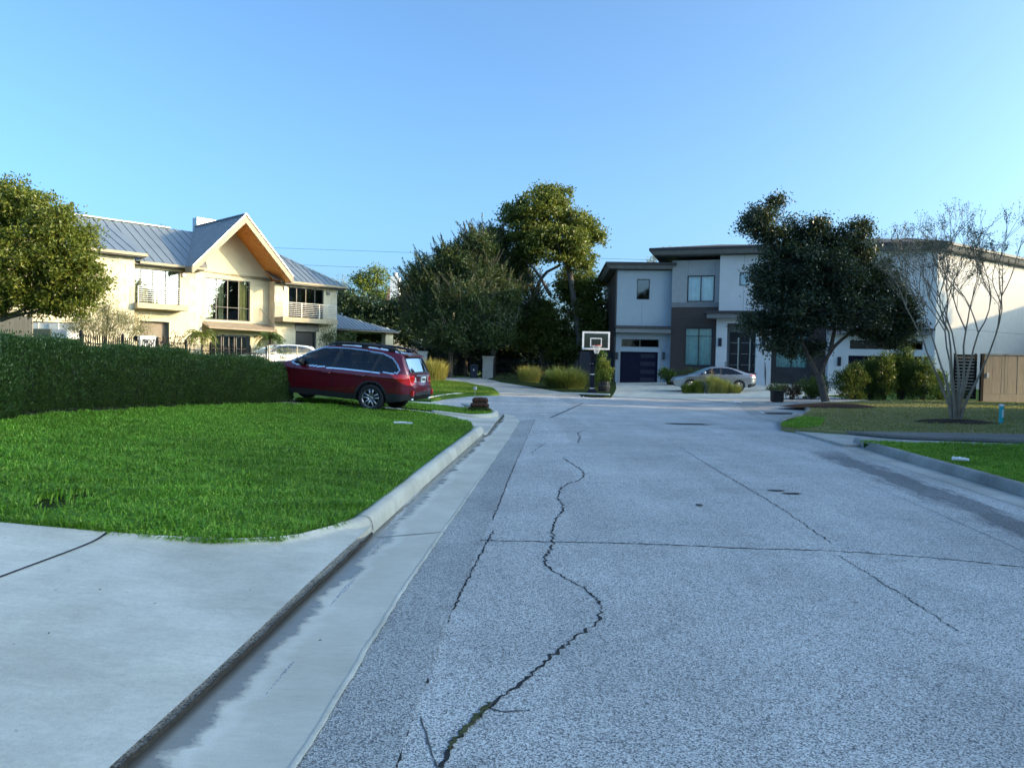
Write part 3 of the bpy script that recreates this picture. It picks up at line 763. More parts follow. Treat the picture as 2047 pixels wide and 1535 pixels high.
def balcony(u0, u1, zs, zrail, proj, left_ret=True, th=.36):
    mb = MB(); mb.fbox(LH, u0-.06, u1+.08, zs-th, zs, .0, proj+.05); sl = mb.build('balcony', M['slab'], lh)
    nb = 8; posts = [u0+(u1-u0)*i/3 for i in range(4)]
    for p in posts:
        q = MB(); q.fbox(LH, p-.024, p+.024, zs, zrail, proj-.05, proj-.005); q.build('post', M['rail_white'], sl)
    for p in ([u0] if left_ret else [])+[u1]:
        q = MB(); q.fbox(LH, p-.024, p+.024, zs, zrail, .02, .06); q.build('post', M['rail_white'], sl)
    for i in range(nb):
        z = zs+.14+(zrail-zs-.14)*i/(nb-1); h = .022 if i < nb-1 else .034
        q = MB(); q.fbox(LH, u0, u1, z-h, z+h*.2, proj-.045, proj-.012)
        for p in ([u0] if left_ret else [])+[u1]: q.fbox(LH, p-.014, p+.014, z-h, z+h*.2, .05, proj-.05)
        q.build('rail_bar', M['rail_white'], sl)
    return sl
balcony(WC+.04, .97, 4.80, 5.88, 1.15, False)
def lamp(f, px, py, conv, parent, off=0, w=.14, h=.34, d=.12, m=None):
    u, z = conv(px, py, off); mb = MB(); mb.fbox(f, u-w/2, u+w/2, z-h/2, z+h/2, off+.02, off+d); mb.fbox(f, u-w/4, u+w/4, z-h/4, z+h/4, off-.01, off+.02)
    mb.build('wall_lamp', m or M['lamp_metal'], parent)
lamp(LH, 1112, 770, c2, lh, 0, .26, .28)
# gable bay, set back under the deep gable
og = -.8; ZE = 7.22
GU, GZ, GO = 4.77, 11.42, 1.8         # front ridge tip of the gable, and how far it oversails
GUL, GUR, GEZ = 1.03, 8.50, 7.42
gl, gr = BR-.02, LH.u(534.5, og)
q0, q3 = c3(50, 740, og), c3(478, 1165, og); bw = (q0[0], q3[0], q3[1]-.02, q0[1])
ed0, ed1 = c3(110, 1300, og)[0], c3(482, 1300, og)[0]
wall('wall', LH, gl, gr+.6, ZB, 7.45, [bw, (ed0, ed1, ZB, 3.0)], M['stucco_cream'], lh, og, 8)
sl_ = (GZ-GEZ)/((GUR-GUL)/2)
mb = MB(); a = [LH.at(1.6, 7.45, og), LH.at(gr+.6, 7.45, og), LH.at(gr+.6, GZ-.3-sl_*(gr+.6-GU), og), LH.at(GU, GZ-.3, og), LH.at(1.6, GZ-.3-sl_*(GU-1.6), og)]
mb.prism(a, LH.at(0, 0, -.3)-LH.at(0, 0, .0)); mb.build('gable_wall', M['stucco_cream'], lh)
w4 = (bw[1]-bw[0])/4
window(LH, *bw, og-.08, lh, M['dark_frame'], M['glass'], [bw[0]+w4, bw[0]+2*w4, bw[0]+3*w4], [5.0], .06, 'picture_window', curtain=[(bw[0]+.1, bw[0]+.7, M['curtain_cream']), (bw[0]+1.1, bw[0]+1.5, M['curtain_grey']), (bw[1]-.7, bw[1]-.1, M['curtain_cream'])])
ew = (ed1-ed0)/3
for i in range(3):
    a = ed0+i*ew; window(LH, a, a+ew-.08, ZB, 2.96, og-.3, lh, M['dark_frame'], M['glass_dark'], [a+ew*.46], [1.0, 2.0], .07, 'entry_door')
aA, aB = c3(-20, 1150, og), c3(640, 1190, og); aC, aD = c3(745, 1262, og+1.5), c3(85, 1222, og+1.5)
aw = [LH.at(aA[0], 3.93, og+.02), LH.at(aB[0], 3.90, og+.02), LH.at(aC[0], aC[1]+.08, og+1.5), LH.at(aD[0], aD[1]+.08, og+1.5)]
mb = MB(); mb.hexa([p-Vector((0, 0, .12)) for p in aw]+aw)
awn = mb.build('awning', M['awning'], lh)
for px, py, e in ((575, 1040, aC), (-90, 990, aD)):
    u, z = c3(px, py, og); mb = MB(); mb.tube([LH.at(u, z, og+.03), LH.at(e[0], e[1]+.1, og+1.42)], .018, 6); mb.build('rod', M['lamp_metal'], awn)
# gable roof: planks of the soffit, fascias
def gp(u, z, o): return LH.at(u, z, o)
for side in (-1, 1):
    ue = GUL if side < 0 else GUR
    top = [gp(GU, GZ, GO), gp(GU, GZ, -6.4), gp(ue, GEZ, -.2 if side < 0 else -4.5), gp(ue, GEZ, GO)]
    seam_roof(lh, top, (LH.n.x, LH.n.y, 0), .42, M['metal_roof'])
    mb = MB(); n = 34
    for i in range(n):
        t0, t1 = i/n+.002, (i+1)/n-.002; dz = -.40
        q = [gp(GU+(ue-GU)*t0, GZ+(GEZ-GZ)*t0+dz, og-.05), gp(GU+(ue-GU)*t1, GZ+(GEZ-GZ)*t1+dz, og-.05), gp(GU+(ue-GU)*t1, GZ+(GEZ-GZ)*t1+dz, GO-.1), gp(GU+(ue-GU)*t0, GZ+(GEZ-GZ)*t0+dz, GO-.1)]
        mb.prism(q, (0, 0, .03))
    mb.build('soffit', M['soffit_wood'], lh, kind='stuff')
    mb = MB(); q = [gp(GU, GZ-.02, GO), gp(ue, GEZ-.02, GO), gp(ue, GEZ-.52, GO), gp(GU, GZ-.58, GO)]
    mb.prism(q, LH.at(0, 0, -.09)-LH.at(0, 0, 0)); mb.build('rake_board', M['fascia_beige'], lh)
    mb = MB(); mb.bar(gp(GU, GZ+.03, GO+.02), gp(ue, GEZ+.03, GO+.02), .10, .07, up=(0, 0, 1)); mb.build('rake_trim', M['metal_light'], lh)
    mb = MB(); mb.bar(gp(ue, GEZ-.22, GO), gp(ue, GEZ-.22, .7 if side < 0 else -.3), .08, .40); mb.build('eave_board', M['fascia_beige'], lh)
mb = MB(); mb.bar(gp(GU, GZ+.04, GO+.03), gp(GU, GZ+.04, -6.4), .2, .06); mb.build('ridge_cap', M['metal_roof'], lh)
# main roof
eo, ez, ro, rz = .62, 7.52, -5.5, 10.88
al = (LH.d.x, LH.d.y, 0)
seam_roof(lh, [LH.at(-12, ez, eo), LH.at(2.6, ez, eo), LH.at(4.6, rz, ro), LH.at(-12, rz, ro)], al, .62, M['metal_roof'])
mb = MB(); mb.add([LH.at(-12, rz, ro), LH.at(4.6, rz, ro), LH.at(4.6, ez, ro-6), LH.at(-12, ez, ro-6)], [(0, 1, 2, 3)]); mb.build('back_roof', M['metal_roof'], lh)
mb = MB(); mb.bar(LH.at(-12, rz+.05, ro), LH.at(2.5, rz+.05, ro), .3, .07); mb.build('ridge_cap', M['metal_light'], lh)
mb = MB(); mb.fbox(LH, -1.9, 2.42, ez-.17, ez-.01, eo-.02, eo+.12); mb.build('gutter', M['fascia_beige'], lh)
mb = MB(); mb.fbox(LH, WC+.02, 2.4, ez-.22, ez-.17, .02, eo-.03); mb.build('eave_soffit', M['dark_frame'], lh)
weo, wez = 1.3, 7.95; wo2 = -4.2; wz2 = ez+(eo-wo2)*(rz-ez)/(eo-ro)+.06
seam_roof(lh, [LH.at(-12, wez, weo), LH.at(-1.72, wez, weo), LH.at(-1.72, wz2, wo2), LH.at(-12, wz2, wo2)], al, .62, M['metal_roof'], th=.05)
mb = MB(); mb.fbox(LH, -12, -1.66, wez-.2, wez-.02, weo-.02, weo+.12); mb.build('gutter', M['fascia_beige'], lh)
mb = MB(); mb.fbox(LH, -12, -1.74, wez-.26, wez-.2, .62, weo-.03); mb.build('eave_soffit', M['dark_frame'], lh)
mb = MB(); mb.prism([LH.at(-1.73, wez-.2, weo), LH.at(-1.73, wez, weo), LH.at(-1.73, ez+(eo-.6)*.55+.4, .3), LH.at(-1.73, wez-.3, .2)], LH.at(.03, 0)-LH.at(0, 0)); mb.build('eave_end_board', M['fascia_beige'], lh)
mb = MB(); mb.tube([LH.at(WC+.1, 7.4, .5), LH.at(WC+.1, 7.1, .1), LH.at(WC+.1, ZB, .1)], .05, 8); mb.build('downspout', M['fascia_beige'], lh)
# right block
RB0, REND = LH.u(547, 0), 13.5
ru0, ru1 = 9.19, 12.28; hu0, hu1 = 9.81, 11.64
wall('wall', LH, RB0, REND, ZB, 7.15, [(ru0, ru1, 4.5, 6.86), (hu0, hu1, ZB, 3.5)], M['limestone'], lh, 0.0, 8)
rc = (ru1-ru0)
window(LH, ru0, ru1, 4.5, 6.86, -.1, lh, M['dark_frame'], M['glass_dark'], [ru0+rc*.24, ru0+rc*.5, ru0+rc*.76], [], .06, 'balcony_door', curtain=[(ru0+.05, ru0+rc*.45, M['curtain_grey']), (ru0+rc*.55, ru1-.05, M['curtain_grey'])])
mb = MB(); mb.fbox(LH, hu0, hu1, ZB, 3.5, -.4, -.32); mb.build('garage_door', M['black_door'], lh)
mb = MB(); mb.fbox(LH, hu0-.06, hu1+.2, 3.52, 4.1, -.0, .03); mb.build('lintel_panel', M['lamp_metal'], lh)
qblocks(LH, REND, ZB, 7.0, -1, .0, M['limestone']); qblocks(LH, RB0+.01, ZB, 7.0, 1, .0, M['limestone'])
balcony(8.08, 12.70, 4.47, 5.58, 1.2)
lamp(LH, 812, 848, c3, lh, 0, .26, .28); lamp(LH, 1225, 895, c3, lh, 0, .26, .28)
e2, z2 = .65, 7.22
hipA = LH.at(10.2, 9.9, -4.1)
seam_roof(lh, [LH.at(7.6, z2, e2), LH.at(14.0, z2, e2), hipA, LH.at(7.6, 9.9, -4.1)], al, .5, M['metal_roof'])
seam_roof(lh, [LH.at(14.0, z2, e2), LH.at(14.0, z2, -8.8), hipA], (LH.n.x, LH.n.y, 0), .7, M['metal_roof'])
mb = MB(); mb.add([LH.at(7.6, 9.9, -4.1), hipA, LH.at(14, z2, -8.8), LH.at(7.6, z2, -8.8)], [(0, 1, 2, 3)]); mb.build('back_roof', M['metal_roof'], lh)
mb = MB(); mb.fbox(LH, RB0+.1, 14.05, z2-.17, z2-.01, e2-.02, e2+.1); mb.build('gutter', M['fascia_beige'], lh)
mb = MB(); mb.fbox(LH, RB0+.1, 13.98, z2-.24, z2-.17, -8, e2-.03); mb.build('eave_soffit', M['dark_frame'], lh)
mb = MB(); mb.bar(LH.at(14.0, z2+.06, e2), hipA+Vector((0, 0, .06)), .16, .06); mb.build('ridge_cap', M['metal_light'], lh)
mb = MB(); mb.fbox(LH, 5.2, 7.0, 8.5, 12.32, -7.8, -7.0); mb.build('chimney', M['metal_light'], lh)
# carport with its own hip of seamed metal
CO = -2.0
pu0, pz0 = LH.uv(675, 655, CO); pu1, pz1 = LH.uv(799, 663, CO); pu2, pz2 = LH.uv(672, 617, CO-4)
seam_roof(lh, [LH.at(13.3, pz1, CO), LH.at(pu1, pz1, CO), LH.at(14.6, pz2, CO-4), LH.at(13.3, pz2, CO-4)], al, .42, M['metal_roof'])
seam_roof(lh, [LH.at(pu1, pz1, CO), LH.at(pu1, pz1, CO-8), LH.at(14.6, pz2, CO-4)], (LH.n.x, LH.n.y, 0), .6, M['metal_roof'])
mb = MB(); mb.fbox(LH, 13.6, pu1, pz1-.16, pz1-.03, CO-8, CO-.02); mb.build('carport_beam', M['dark_frame'], lh)
cu_, _ = LH.uv(777, 680, CO-.5); mb = MB(); mb.fbox(LH, cu_-.42, cu_+.42, ZB, pz1-.16, CO-1, CO-.4); mb.build('column', M['limestone'], lh)
mb = MB(); mb.fbox(LH, 13.7, pu1-.3, ZB, pz1-.16, CO-8, CO-7.8); mb.build('carport_back_wall', M['taupe_door'], lh)
# ================================================================== right: modern stucco house
M['stucco_grey'] = mat('stucco_grey', (.30, .37, .43), .85, var=.05, scale=1.0, bump=.2, bscale=120)
M['stucco_white'] = mat('stucco_white', (.52, .555, .585), .85, var=.05, scale=1.0, bump=.2, bscale=120)
M['stucco_white_sunlit'] = mat('stucco_white_sunlit', (.43, .43, .425), .85, var=.05, bump=.2, bscale=120)  # copy of the white stucco, darkened to hold down the sun on it
M['stucco_mid'] = mat('stucco_mid', (.32, .345, .36), .85, var=.05, bump=.2, bscale=120)
M['fascia_grey'] = mat('fascia_grey', (.17, .18, .19), .6)
M['eave_dark'] = mat('eave_dark', (.03, .03, .035), .6)
M['siding_brown'] = make_wood('siding_brown', (.035, .025, .023), (.062, .042, .037), (3, 3, 40))
M['stone_dark'] = mat('stone_dark', (.04, .043, .047), .8, var=.2, scale=3)
M['garage_navy'] = mat('garage_navy', (.008, .009, .028), .6, spec=.12)
M['frosted'] = mat('frosted', (.02, .026, .045), .5, spec=.2)
M['blind_teal'] = mat('blind_teal', (.45, .74, .71), .8)
M['blind_pale'] = mat('blind_pale', (.85, .96, .96), .8)
M['glass_plain'] = glassmat('glass_plain', (.95, .98, .98), .04)
M['steel'] = mat('steel', (.55, .56, .57), .25, 1.0)
def make_shingle():
    k = NM('shingle'); p = k.objc(); f = k.noise(p, 9, 4, .7); k.set(Base_Color=k.mix(k.ramp(f, [(.3, 0.), (.7, 1.)]), (.035, .033, .035), (.085, .08, .08)), Roughness=.9); k.bump(k.noise(p, 40, 3), .5, .02); return k.m
M['shingle'] = make_shingle()
FL = Fc(1230, 27*K, -3); _q = FL.at(FL.u(1344), 0); FM = Fc(1343, _q.y-.45, -18); _q = FM.at(FM.u(1434), 0); FN = Fc(1434, _q.y-.4, -16)
_n0 = FN.at(FN.u(1655), 0); FR = Fc(1655, _n0.y-.05, -15)
_r1 = FR.at(FR.u(1867), 0); FS = Fc(1867.5, _r1.y, 34)
ZH = .1
rh = thing('modern_house', 'modern grey and white stucco house with dark hip roofs and brown plank cladding', 'house', FM.at(2, ZH, -4))
def k1(f, x, y, o=0): return f.uv(1180+x/4.516, 460+y/4.516, o)
def k2(f, x, y, o=0): return f.uv(1400+x/3.337, 360+y/3.337, o)
# ---- left block with single garage
w_l = 0; w_r = FL.u(1344)
wt = k1(FL, 245, 362)[1]
wu0, wz1 = k1(FL, 421, 442); wu1, wz0 = k1(FL, 533, 628)
gu0, gz1 = k1(FL, 272, 1095); gu1, _ = k1(FL, 613, 1100)
tu0, tz1 = k1(FL, 281, 981); tu1, tz0 = k1(FL, 620, 1060)
cz = k1(FL, 230, 880)[1]
wall('wall', FL, w_l, w_r, cz, wt, [(wu0, wu1, wz0, wz1)], M['stucco_grey'], rh, .05, 12)
wall('wall', FL, w_l, w_r, ZH, cz, [(gu0, gu1, ZH, gz1), (tu0, tu1, tz0, tz1)], M['stucco_grey'], rh, .0, 12, .22)
window(FL, wu0, wu1, wz0, wz1, 0, rh, M['eave_dark'], M['glass_dark'], [], [], .05, curtain=[(wu0, wu1, M['curtain_grey'])])
window(FL, tu0, tu1, tz0, tz1, -.12, rh, M['fascia_grey'], M['glass_dark'], [(tu0+tu1)/2], [], .04, 'transom_window')
def garage(f, u0, u1, z1, off, panes, rows=4, m=None):
    h = (z1-ZH)/rows; root = None; q = MB(); q.fbox(f, u0, u1, ZH, z1, off-.12, off-.06); q.build('door_backing', m or M['garage_navy'], rh)
    for i in range(rows):
        q = MB(); q.fbox(f, u0, u1, ZH+i*h+.002, ZH+(i+1)*h-.002, off-.05, off-(.004 if i % 2 else 0)); o = q.build('door_panel' if root else 'garage_door', m or M['garage_navy'], root or rh)
        root = root or o
        for a, b in panes:
            q = MB(); q.fbox(f, u0+(u1-u0)*a, u0+(u1-u0)*b, ZH+i*h+h*.24, ZH+(i+1)*h-h*.24, off, off+.012); q.build('door_pane', M['frosted'], root)
garage(FL, gu0, gu1, gz1, -.2, [(.55, .94)])
mb = MB()
for a, b, c, d in ((gu0-.1, gu0-.02, ZH, tz1+.2), (gu1+.14, gu1+.22, ZH, tz1+.2), (gu0-.02, gu1+.14, tz1+.12, tz1+.2)): mb.fbox(FL, a, b, c, d, .002, .03)
mb.build('door_surround', M['stucco_mid'], rh)
# skirt roof over the garage
mb = MB(); ca0 = k1(FL, 222, 905, .6); ca1 = k1(FL, 705, 912, .6)
mb.fbox(FL, w_l-.05, w_r-.25, cz-.35, cz-.06, -.02, .62); mb.build('canopy', M['fascia_grey'], rh)
mb = MB(); mb.hexa([FL.at(w_l-.1, cz-.05, .70), FL.at(w_r-.2, cz-.05, .70), FL.at(w_r-.2, cz-.05, .03), FL.at(w_l-.1, cz-.05, .03), FL.at(w_l-.1, cz+.0, .70), FL.at(w_r-.2, cz+.0, .70), FL.at(w_r-.2, cz+.16, .052), FL.at(w_l-.1, cz+.16, .052)]); mb.build('canopy_roof', M['shingle'], rh)
for x in (239, 661):
    u, z = k1(FL, x, 1135); mb = MB(); mb.fbox(FL, u-.07, u+.07, z-.22, z+.22, .03, .16); mb.fbox(FL, u-.09, u+.09, z-.25, z-.22, .0, .17); mb.fbox(FL, u-.09, u+.09, z+.22, z+.25, .0, .17); mb.build('wall_lamp', M['eave_dark'], rh)
def groove(f, u, z0, z1, off, w_=.02, horiz=None):
    mb = MB()
    if horiz: mb.fbox(f, u, horiz, z0-w_/2, z0+w_/2, off-.01, off+.003)
    else: mb.fbox(f, u-w_/2, u+w_/2, z0, z1, off-.01, off+.003)
    mb.build('panel_joint', M['fascia_grey'], rh)
gu = k1(FL, 465, 700)[0]; groove(FL, gu, cz+.2, wz0, .05)
groove(FL, gu0-.1, ZH+.85, 0, .0, .03, w_l); groove(FL, gu1+.22, ZH+.85, 0, 0., .03, w_r)
# brown plank return of the left block
FLs = Fc.__new__(Fc); FLs.p = FL.at(w_l, 0).xy; FLs.d = -FL.n.copy(); FLs.n = -FL.d.copy()
def planks(f, u0, u1, z0, z1, off, holes, m, step=.145, name='plank_siding'):
    mb = MB(); z = z0
    while z < z1-.02:
        zz = min(z+step, z1); segs = [(u0, u1)]
        for h in holes:
            if h[2] < (z+zz)/2 < h[3]:
                segs = [s for a, b in segs for s in ((a, min(b, h[0])), (max(a, h[1]), b)) if s[1]-s[0] > .01]
        for a, b in segs: mb.fbox(f, a, b, z+.008, zz, off-.06, off+random.uniform(-.003, .003))
        z = zz
    return mb.build(name, m, rh, kind='stuff')
planks(FLs, 0, 12, ZH, wt, .04, [], M['siding_brown'], .3)
mb = MB(); mb.fbox(FL, w_l-.1, w_l-.002, ZH, wt, -.2, .08); mb.build('corner_board', M['eave_dark'], rh)
# ---- middle bay
m0, m1 = -.12, FM.u(1434)
mt = k1(FM, 740, 277)[1]; zb1 = k1(FM, 720, 655)[1]; zb0 = k1(FM, 720, 697)[1]
au0, az1 = k1(FM, 879, 412); au1, az0 = k1(FM, 1119, 648)
bu0, bz1 = k1(FM, 858, 882); bu1, bz0 = k1(FM, 1096, 1228)
wall('wall', FM, m0, m1, zb1, mt, [(au0, au1, az0, az1)], M['stucco_mid'], rh, 0, 12)
mb = MB(); mb.fbox(FM, m0, m1, zb0, zb1, -.3, .05); mb.build('belt_band', M['fascia_grey'], rh)
wall('wall', FM, m0, m1, ZH, zb0, [(bu0, bu1, bz0, bz1)], M['stone_dark'], rh, -.02, 12, .2)
planks(FM, m0, m1, ZH+.3, zb0-.003, .03, [(bu0-.02, bu1+.02, bz0-.02, bz1+.02)], M['siding_brown'], .16)
window(FM, au0, au1, az0, az1, .01, rh, M['eave_dark'], M['glass_plain'], [(au0+au1)/2], [], .075, curtain=[(au0, au1, M['blind_pale'])])
bm = bz1-(bz1-bz0)*.22
window(FM, bu0, bu1, bz0, bz1, .02, rh, M['eave_dark'], M['glass_plain'], [(bu0+bu1)/2], [bm], .07, curtain=[(bu0, bu1, M['blind_teal'])])
groove(FM, k1(FM, 885, 300)[0], az1, mt, 0); groove(FM, au0, zb1, az0, 0); groove(FM, k1(FM, 1130, 300)[0], zb1, mt, 0)
mb = MB(); mb.fbox(FM, m0-.02, m0+.3, ZH, mt, -.8, -.03); mb.build('bay_return', M['stucco_grey'], rh)
# ---- entry bay
n1 = FN.u(1541); nt_ = k1(FN, 1158, 228)[1]; pz = k1(FN, 1130, 745)[1]
su0, sz1 = k1(FN, 1350, 380); su1, sz0 = k1(FN, 1437, 502)
ou0, oz1 = k1(FN, 1238, 845); ou1 = FN.u(1510); dz0 = k1(FN, 1275, 1295)[1]; du0, dz1 = k1(FN, 1275, 925); 
wall('wall', FN, 0, n1, pz, nt_, [(su0, su1, sz0, sz1)], M['stucco_white'], rh, .0, 12)
window(FN, su0, su1, sz0, sz1, .01, rh, M['eave_dark'], M['glass_plain'], [], [], .05, curtain=[(su0, su1, M['blind_pale'])])
wall('wall', FN, -.12, n1, ZH, pz-.25, [(ou0, ou1, ZH, oz1)], M['stucco_white'], rh, .25, 2, 1.4)
groove(FN, k1(FN, 1392, 300)[0], pz, sz0, 0); groove(FN, k1(FN, 1392, 300)[0], sz1, nt_, 0)
mb = MB(); mb.fbox(FN, -.75, n1+.4, pz-.42, pz-.12, -.02, 1.0); mb.build('canopy', M['fascia_grey'], rh)
mb = MB(); mb.fbox(FN, -.95, n1+.5, pz-.12, pz+.05, -.02, 1.15); mb.build('canopy_roof', M['eave_dark'], rh)
do = -1.0; du0, dz1 = k1(FN, 1262, 925, do); du1 = FN.u(1516, do)
mb = MB(); mb.fbox(FN, ou0-.6, ou1+.6, ZH, oz1+.3, do-.2, do-.1); mb.build('porch_wall', M['stucco_mid'], rh)
mb = MB(); mb.fbox(FN, ou0, ou1, oz1, oz1+.1, do-.1, .05); mb.build('porch_ceiling', M['stucco_mid'], rh)
mid = (du0+du1)/2; door = None
for a, b in ((du0, du0+(du1-du0)*.36), (du0+(du1-du0)*.365, du0+(du1-du0)*.76), (du0+(du1-du0)*.765, du1)):
    mb = MB(); mb.fbox(FN, a, b, .75, dz1, do-.08, do); o = mb.build('door_leaf' if door else 'front_door', M['black_door'], door or rh); door = door or o
    for i in range(3):
        q = MB(); z = .75+(dz1-.75)*(.27+.25*i); q.fbox(FN, a+.06, b-.06, z-.012, z+.012, do, do+.008); q.build('steel_strip', M['steel'], door)
for t in (.30, .70):
    u = du0+(du1-du0)*t; mb = MB(); mb.fbox(FN, u-.05, u+.05, 1.15, dz1-.35, do+.03, do+.07); mb.build('door_pull', M['steel'], door)
for x in (1170, 1565):
    u, z = k1(FN, x, 1012, .25); root = None
    mb = MB(); mb.fbox(FN, u-.12, u+.12, z-.28, z+.28, .25, .29); root = mb.build('wall_lamp', M['eave_dark'], rh)
    mb = MB(); mb.fbox(FN, u-.08, u+.08, z-.22, z+.22, .30, .42); mb.build('lamp_glass', M['frosted'], root)
# steps with iron handrails
st = None
for i in range(5):
    mb = MB(); mb.fbox(FN, du0-.35-.0*i, du1+.45, ZH-.05, ZH+.15*(i+1)-.03, -1.02, 1.9-.34*i); o = mb.build('step' if st else 'front_steps', M['stucco_white'], st or rh); st = st or o
for u in (du0-.25, du1+.35):
    mb = MB(); mb.tube([FN.at(u, .3, 1.9), FN.at(u, 1.15, 1.85), FN.at(u, 1.75, .4), FN.at(u, 1.65, .2)], .022, 6)
    for k in range(7): t = k/6; mb.tube([FN.at(u, .2+.6*t, 1.8-1.4*t), FN.at(u, 1.15+.6*t, 1.8-1.4*t)], .010, 4)
    mb.build('handrail', M['eave_dark'], rh)
# ---- recessed wall between the entry and the double garage
q1 = FN.u(1656); vo = -1.1
wu0, wz1 = FN.uv(1552, 640, vo); wu1, wz0 = FN.uv(1614, 737, vo)
wall('wall', FN, n1-.3, q1+.3, ZH, nt_, [(wu0, wu1, wz0, wz1)], M['stone_dark'], rh, vo, 8, .15)
window(FN, wu0, wu1, wz0, wz1, vo-.05, rh, M['eave_dark'], M['glass_plain'], [(wu0+wu1)/2], [wz1-.6], .07, curtain=[(wu0, wu1, M['blind_teal'])])
planks(FN, wu1+.15, q1+.2, ZH+.8, 6.0, vo+.05, [], M['siding_brown'], .16)
mb = MB(); mb.fbox(FN, n1-.1, n1, ZH, nt_, vo-.1, -.002); mb.build('bay_return', M['stucco_white'], rh)
# ---- double garage block
r1 = FR.u(1867); gu0, gz1 = k2(FR, 988, 1170); gu1, _ = k2(FR, 1481, 1172); tu0, tz1 = k2(FR, 998, 1068); tu1, tz0 = k2(FR, 1484, 1133)
uu0 = k2(FR, 1100, 600)[0]; 
wall('wall', FR, 0, r1, ZH, 8.95, [(gu0, gu1, ZH, gz1), (tu0, tu1, tz0, tz1), (k2(FR, 1180, 560)[0], k2(FR, 1318, 560)[0], 5.6, 7.2)], M['stucco_white'], rh, 0, 12, .25)
window(FR, k2(FR, 1180, 560)[0], k2(FR, 1318, 560)[0], 5.6, 7.2, -.04, rh, M['eave_dark'], M['glass_dark'], [], [], .06)
window(FR, tu0, tu1, tz0, tz1, -.14, rh, M['eave_dark'], M['glass_dark'], [(tu0*2+tu1)/3, (tu0+2*tu1)/3], [], .04, 'transom_window')
garage(FR, gu0, gu1, gz1, -.22, [], 4)
for x in (926, 1503):
    u, z = k2(FR, x, 1210); mb = MB(); mb.fbox(FR, u-.11, u+.11, z-.3, z+.3, .0, .04); o = mb.build('wall_lamp', M['eave_dark'], rh); mb = MB(); mb.fbox(FR, u-.07, u+.07, z-.22, z+.22, .05, .15); mb.build('lamp_glass', M['frosted'], o)
mb = MB(); mb.fbox(FR, -.1, r1-.3, gz1+1.35, gz1+1.6, .02, .75); mb.build('canopy', M['fascia_grey'], rh)
mb = MB(); mb.fbox(FR, -.2, r1-.2, gz1+1.6, gz1+1.72, .02, .85); mb.build('canopy_roof', M['eave_dark'], rh)
# ---- side wing, its upper wall in the sun
wall('wall', FS, 0, 17, ZH, 8.95, [], M['stucco_white_sunlit'], rh, 0, 10)
ju, jz = FS.uv(1968, 662); groove(FS, 1.2, jz, 0, 0, .03, 17); groove(FS, ju+1.6, ZH, jz, 0)
mb = MB(); mb.fbox(FS, .3, .38, 8.35, 8.5, .0, .12); mb.tube([FS.at(.35, 8.45, .05), FS.at(1.1, 8.9, .35)], .05, 8); mb.build('downspout', M['eave_dark'], rh)
# ---- roofs: overhanging hips
def hip(f, u0, u1, oF, oB, z, slope, over_name='roof'):
    c = [f.at(u0, z, oF), f.at(u1, z, oF), f.at(u1, z, oB), f.at(u0, z, oB)]
    h = min((oF-oB)/2, (u1-u0)/2); om = (oF+oB)/2
    a = f.at(u0+h, z+h*slope, om); b = f.at(u1-h, z+h*slope, om)
    mb = MB(); th = Vector((0, 0, .06)); mb.add([p+th for p in c]+[a+th, b+th], [(0, 1, 5, 4), (1, 2, 5), (2, 3, 4, 5), (3, 0, 4), (3, 2, 1, 0)])
    r_ = mb.build(over_name, M['shingle'], rh)
    mb = MB()
    for p, q in ((0, 1), (1, 2), (2, 3), (3, 0)): mb.bar(c[p]-Vector((0, 0, .03)), c[q]-Vector((0, 0, .03)), .05, .16)
    mb.build('eave_trim', M['eave_dark'], r_)
    mb = MB(); k = .28
    d = [f.at(u0+k, z-.36, oF-k), f.at(u1-k, z-.36, oF-k), f.at(u1-k, z-.36, oB+k), f.at(u0+k, z-.36, oB+k)]
    e = [f.at(u0+.06, z-.12, oF-.06), f.at(u1-.06, z-.12, oF-.06), f.at(u1-.06, z-.12, oB+.06), f.at(u0+.06, z-.12, oB+.06)]
    mb.add(d+e, [(3, 2, 1, 0), (0, 1, 5, 4), (1, 2, 6, 5), (2, 3, 7, 6), (3, 0, 4, 7)]); mb.build('fascia', M['fascia_grey'], r_)
    return r_
hip(FL, w_l-.85, w_r-.02, .75, -12.4, wt+.42, .30)
hip(FM, m0-1.45, FM.u(1541)+.4, 1.25, -12, nt_+.42, .27)
hip(FR, -3.5, r1+.55, .8, -12, 9.32, .27)
hip(FS, -.5, 17.5, .8, -10.5, 9.30, .27)
# ================================================================== cars
def paint(name, col, rough=.28, metal=.35):
    k = NM(name); k.set(Base_Color=tuple(col), Roughness=rough, Metallic=metal, Coat_Weight=1.0, Coat_Roughness=.04)
    f = k.noise(k.objc(), 1.5, 4); c = Vector(col); k.set(Base_Color=k.mix(f, tuple(c*.92), tuple(c*1.08))); return k.m
M['paint_red'] = paint('paint_red', (.15, .004, .018)); M['paint_silver'] = paint('paint_silver', (.42, .44, .47), .3, .8); M['paint_white'] = paint('paint_white', (.75, .75, .74), .3, 0)
M['plastic_black'] = mat('plastic_black', (.022, .022, .026), .55)
M['tyre'] = mat('tyre', (.018, .018, .02), .8)
M['alloy'] = mat('alloy', (.55, .56, .58), .3, .9); M['alloy_dark'] = mat('alloy_dark', (.03, .03, .033), .4, .5)
M['chrome'] = mat('chrome', (.7, .72, .74), .12, 1.0)
M['lens_red'] = mat('lens_red', (.75, .012, .012), .12, coat=1); M['lens_clear'] = mat('lens_clear', (.55, .55, .55), .1, coat=1)
M['plate_white'] = mat('plate_white', (.75, .76, .75), .4)
M['gap'] = mat('gap', (.006, .006, .007), .8)
M['car_glass'] = glassmat('car_glass', (.12, .14, .17), .02)
M['seat_dark'] = mat('seat_dark', (.03, .03, .032), .8)
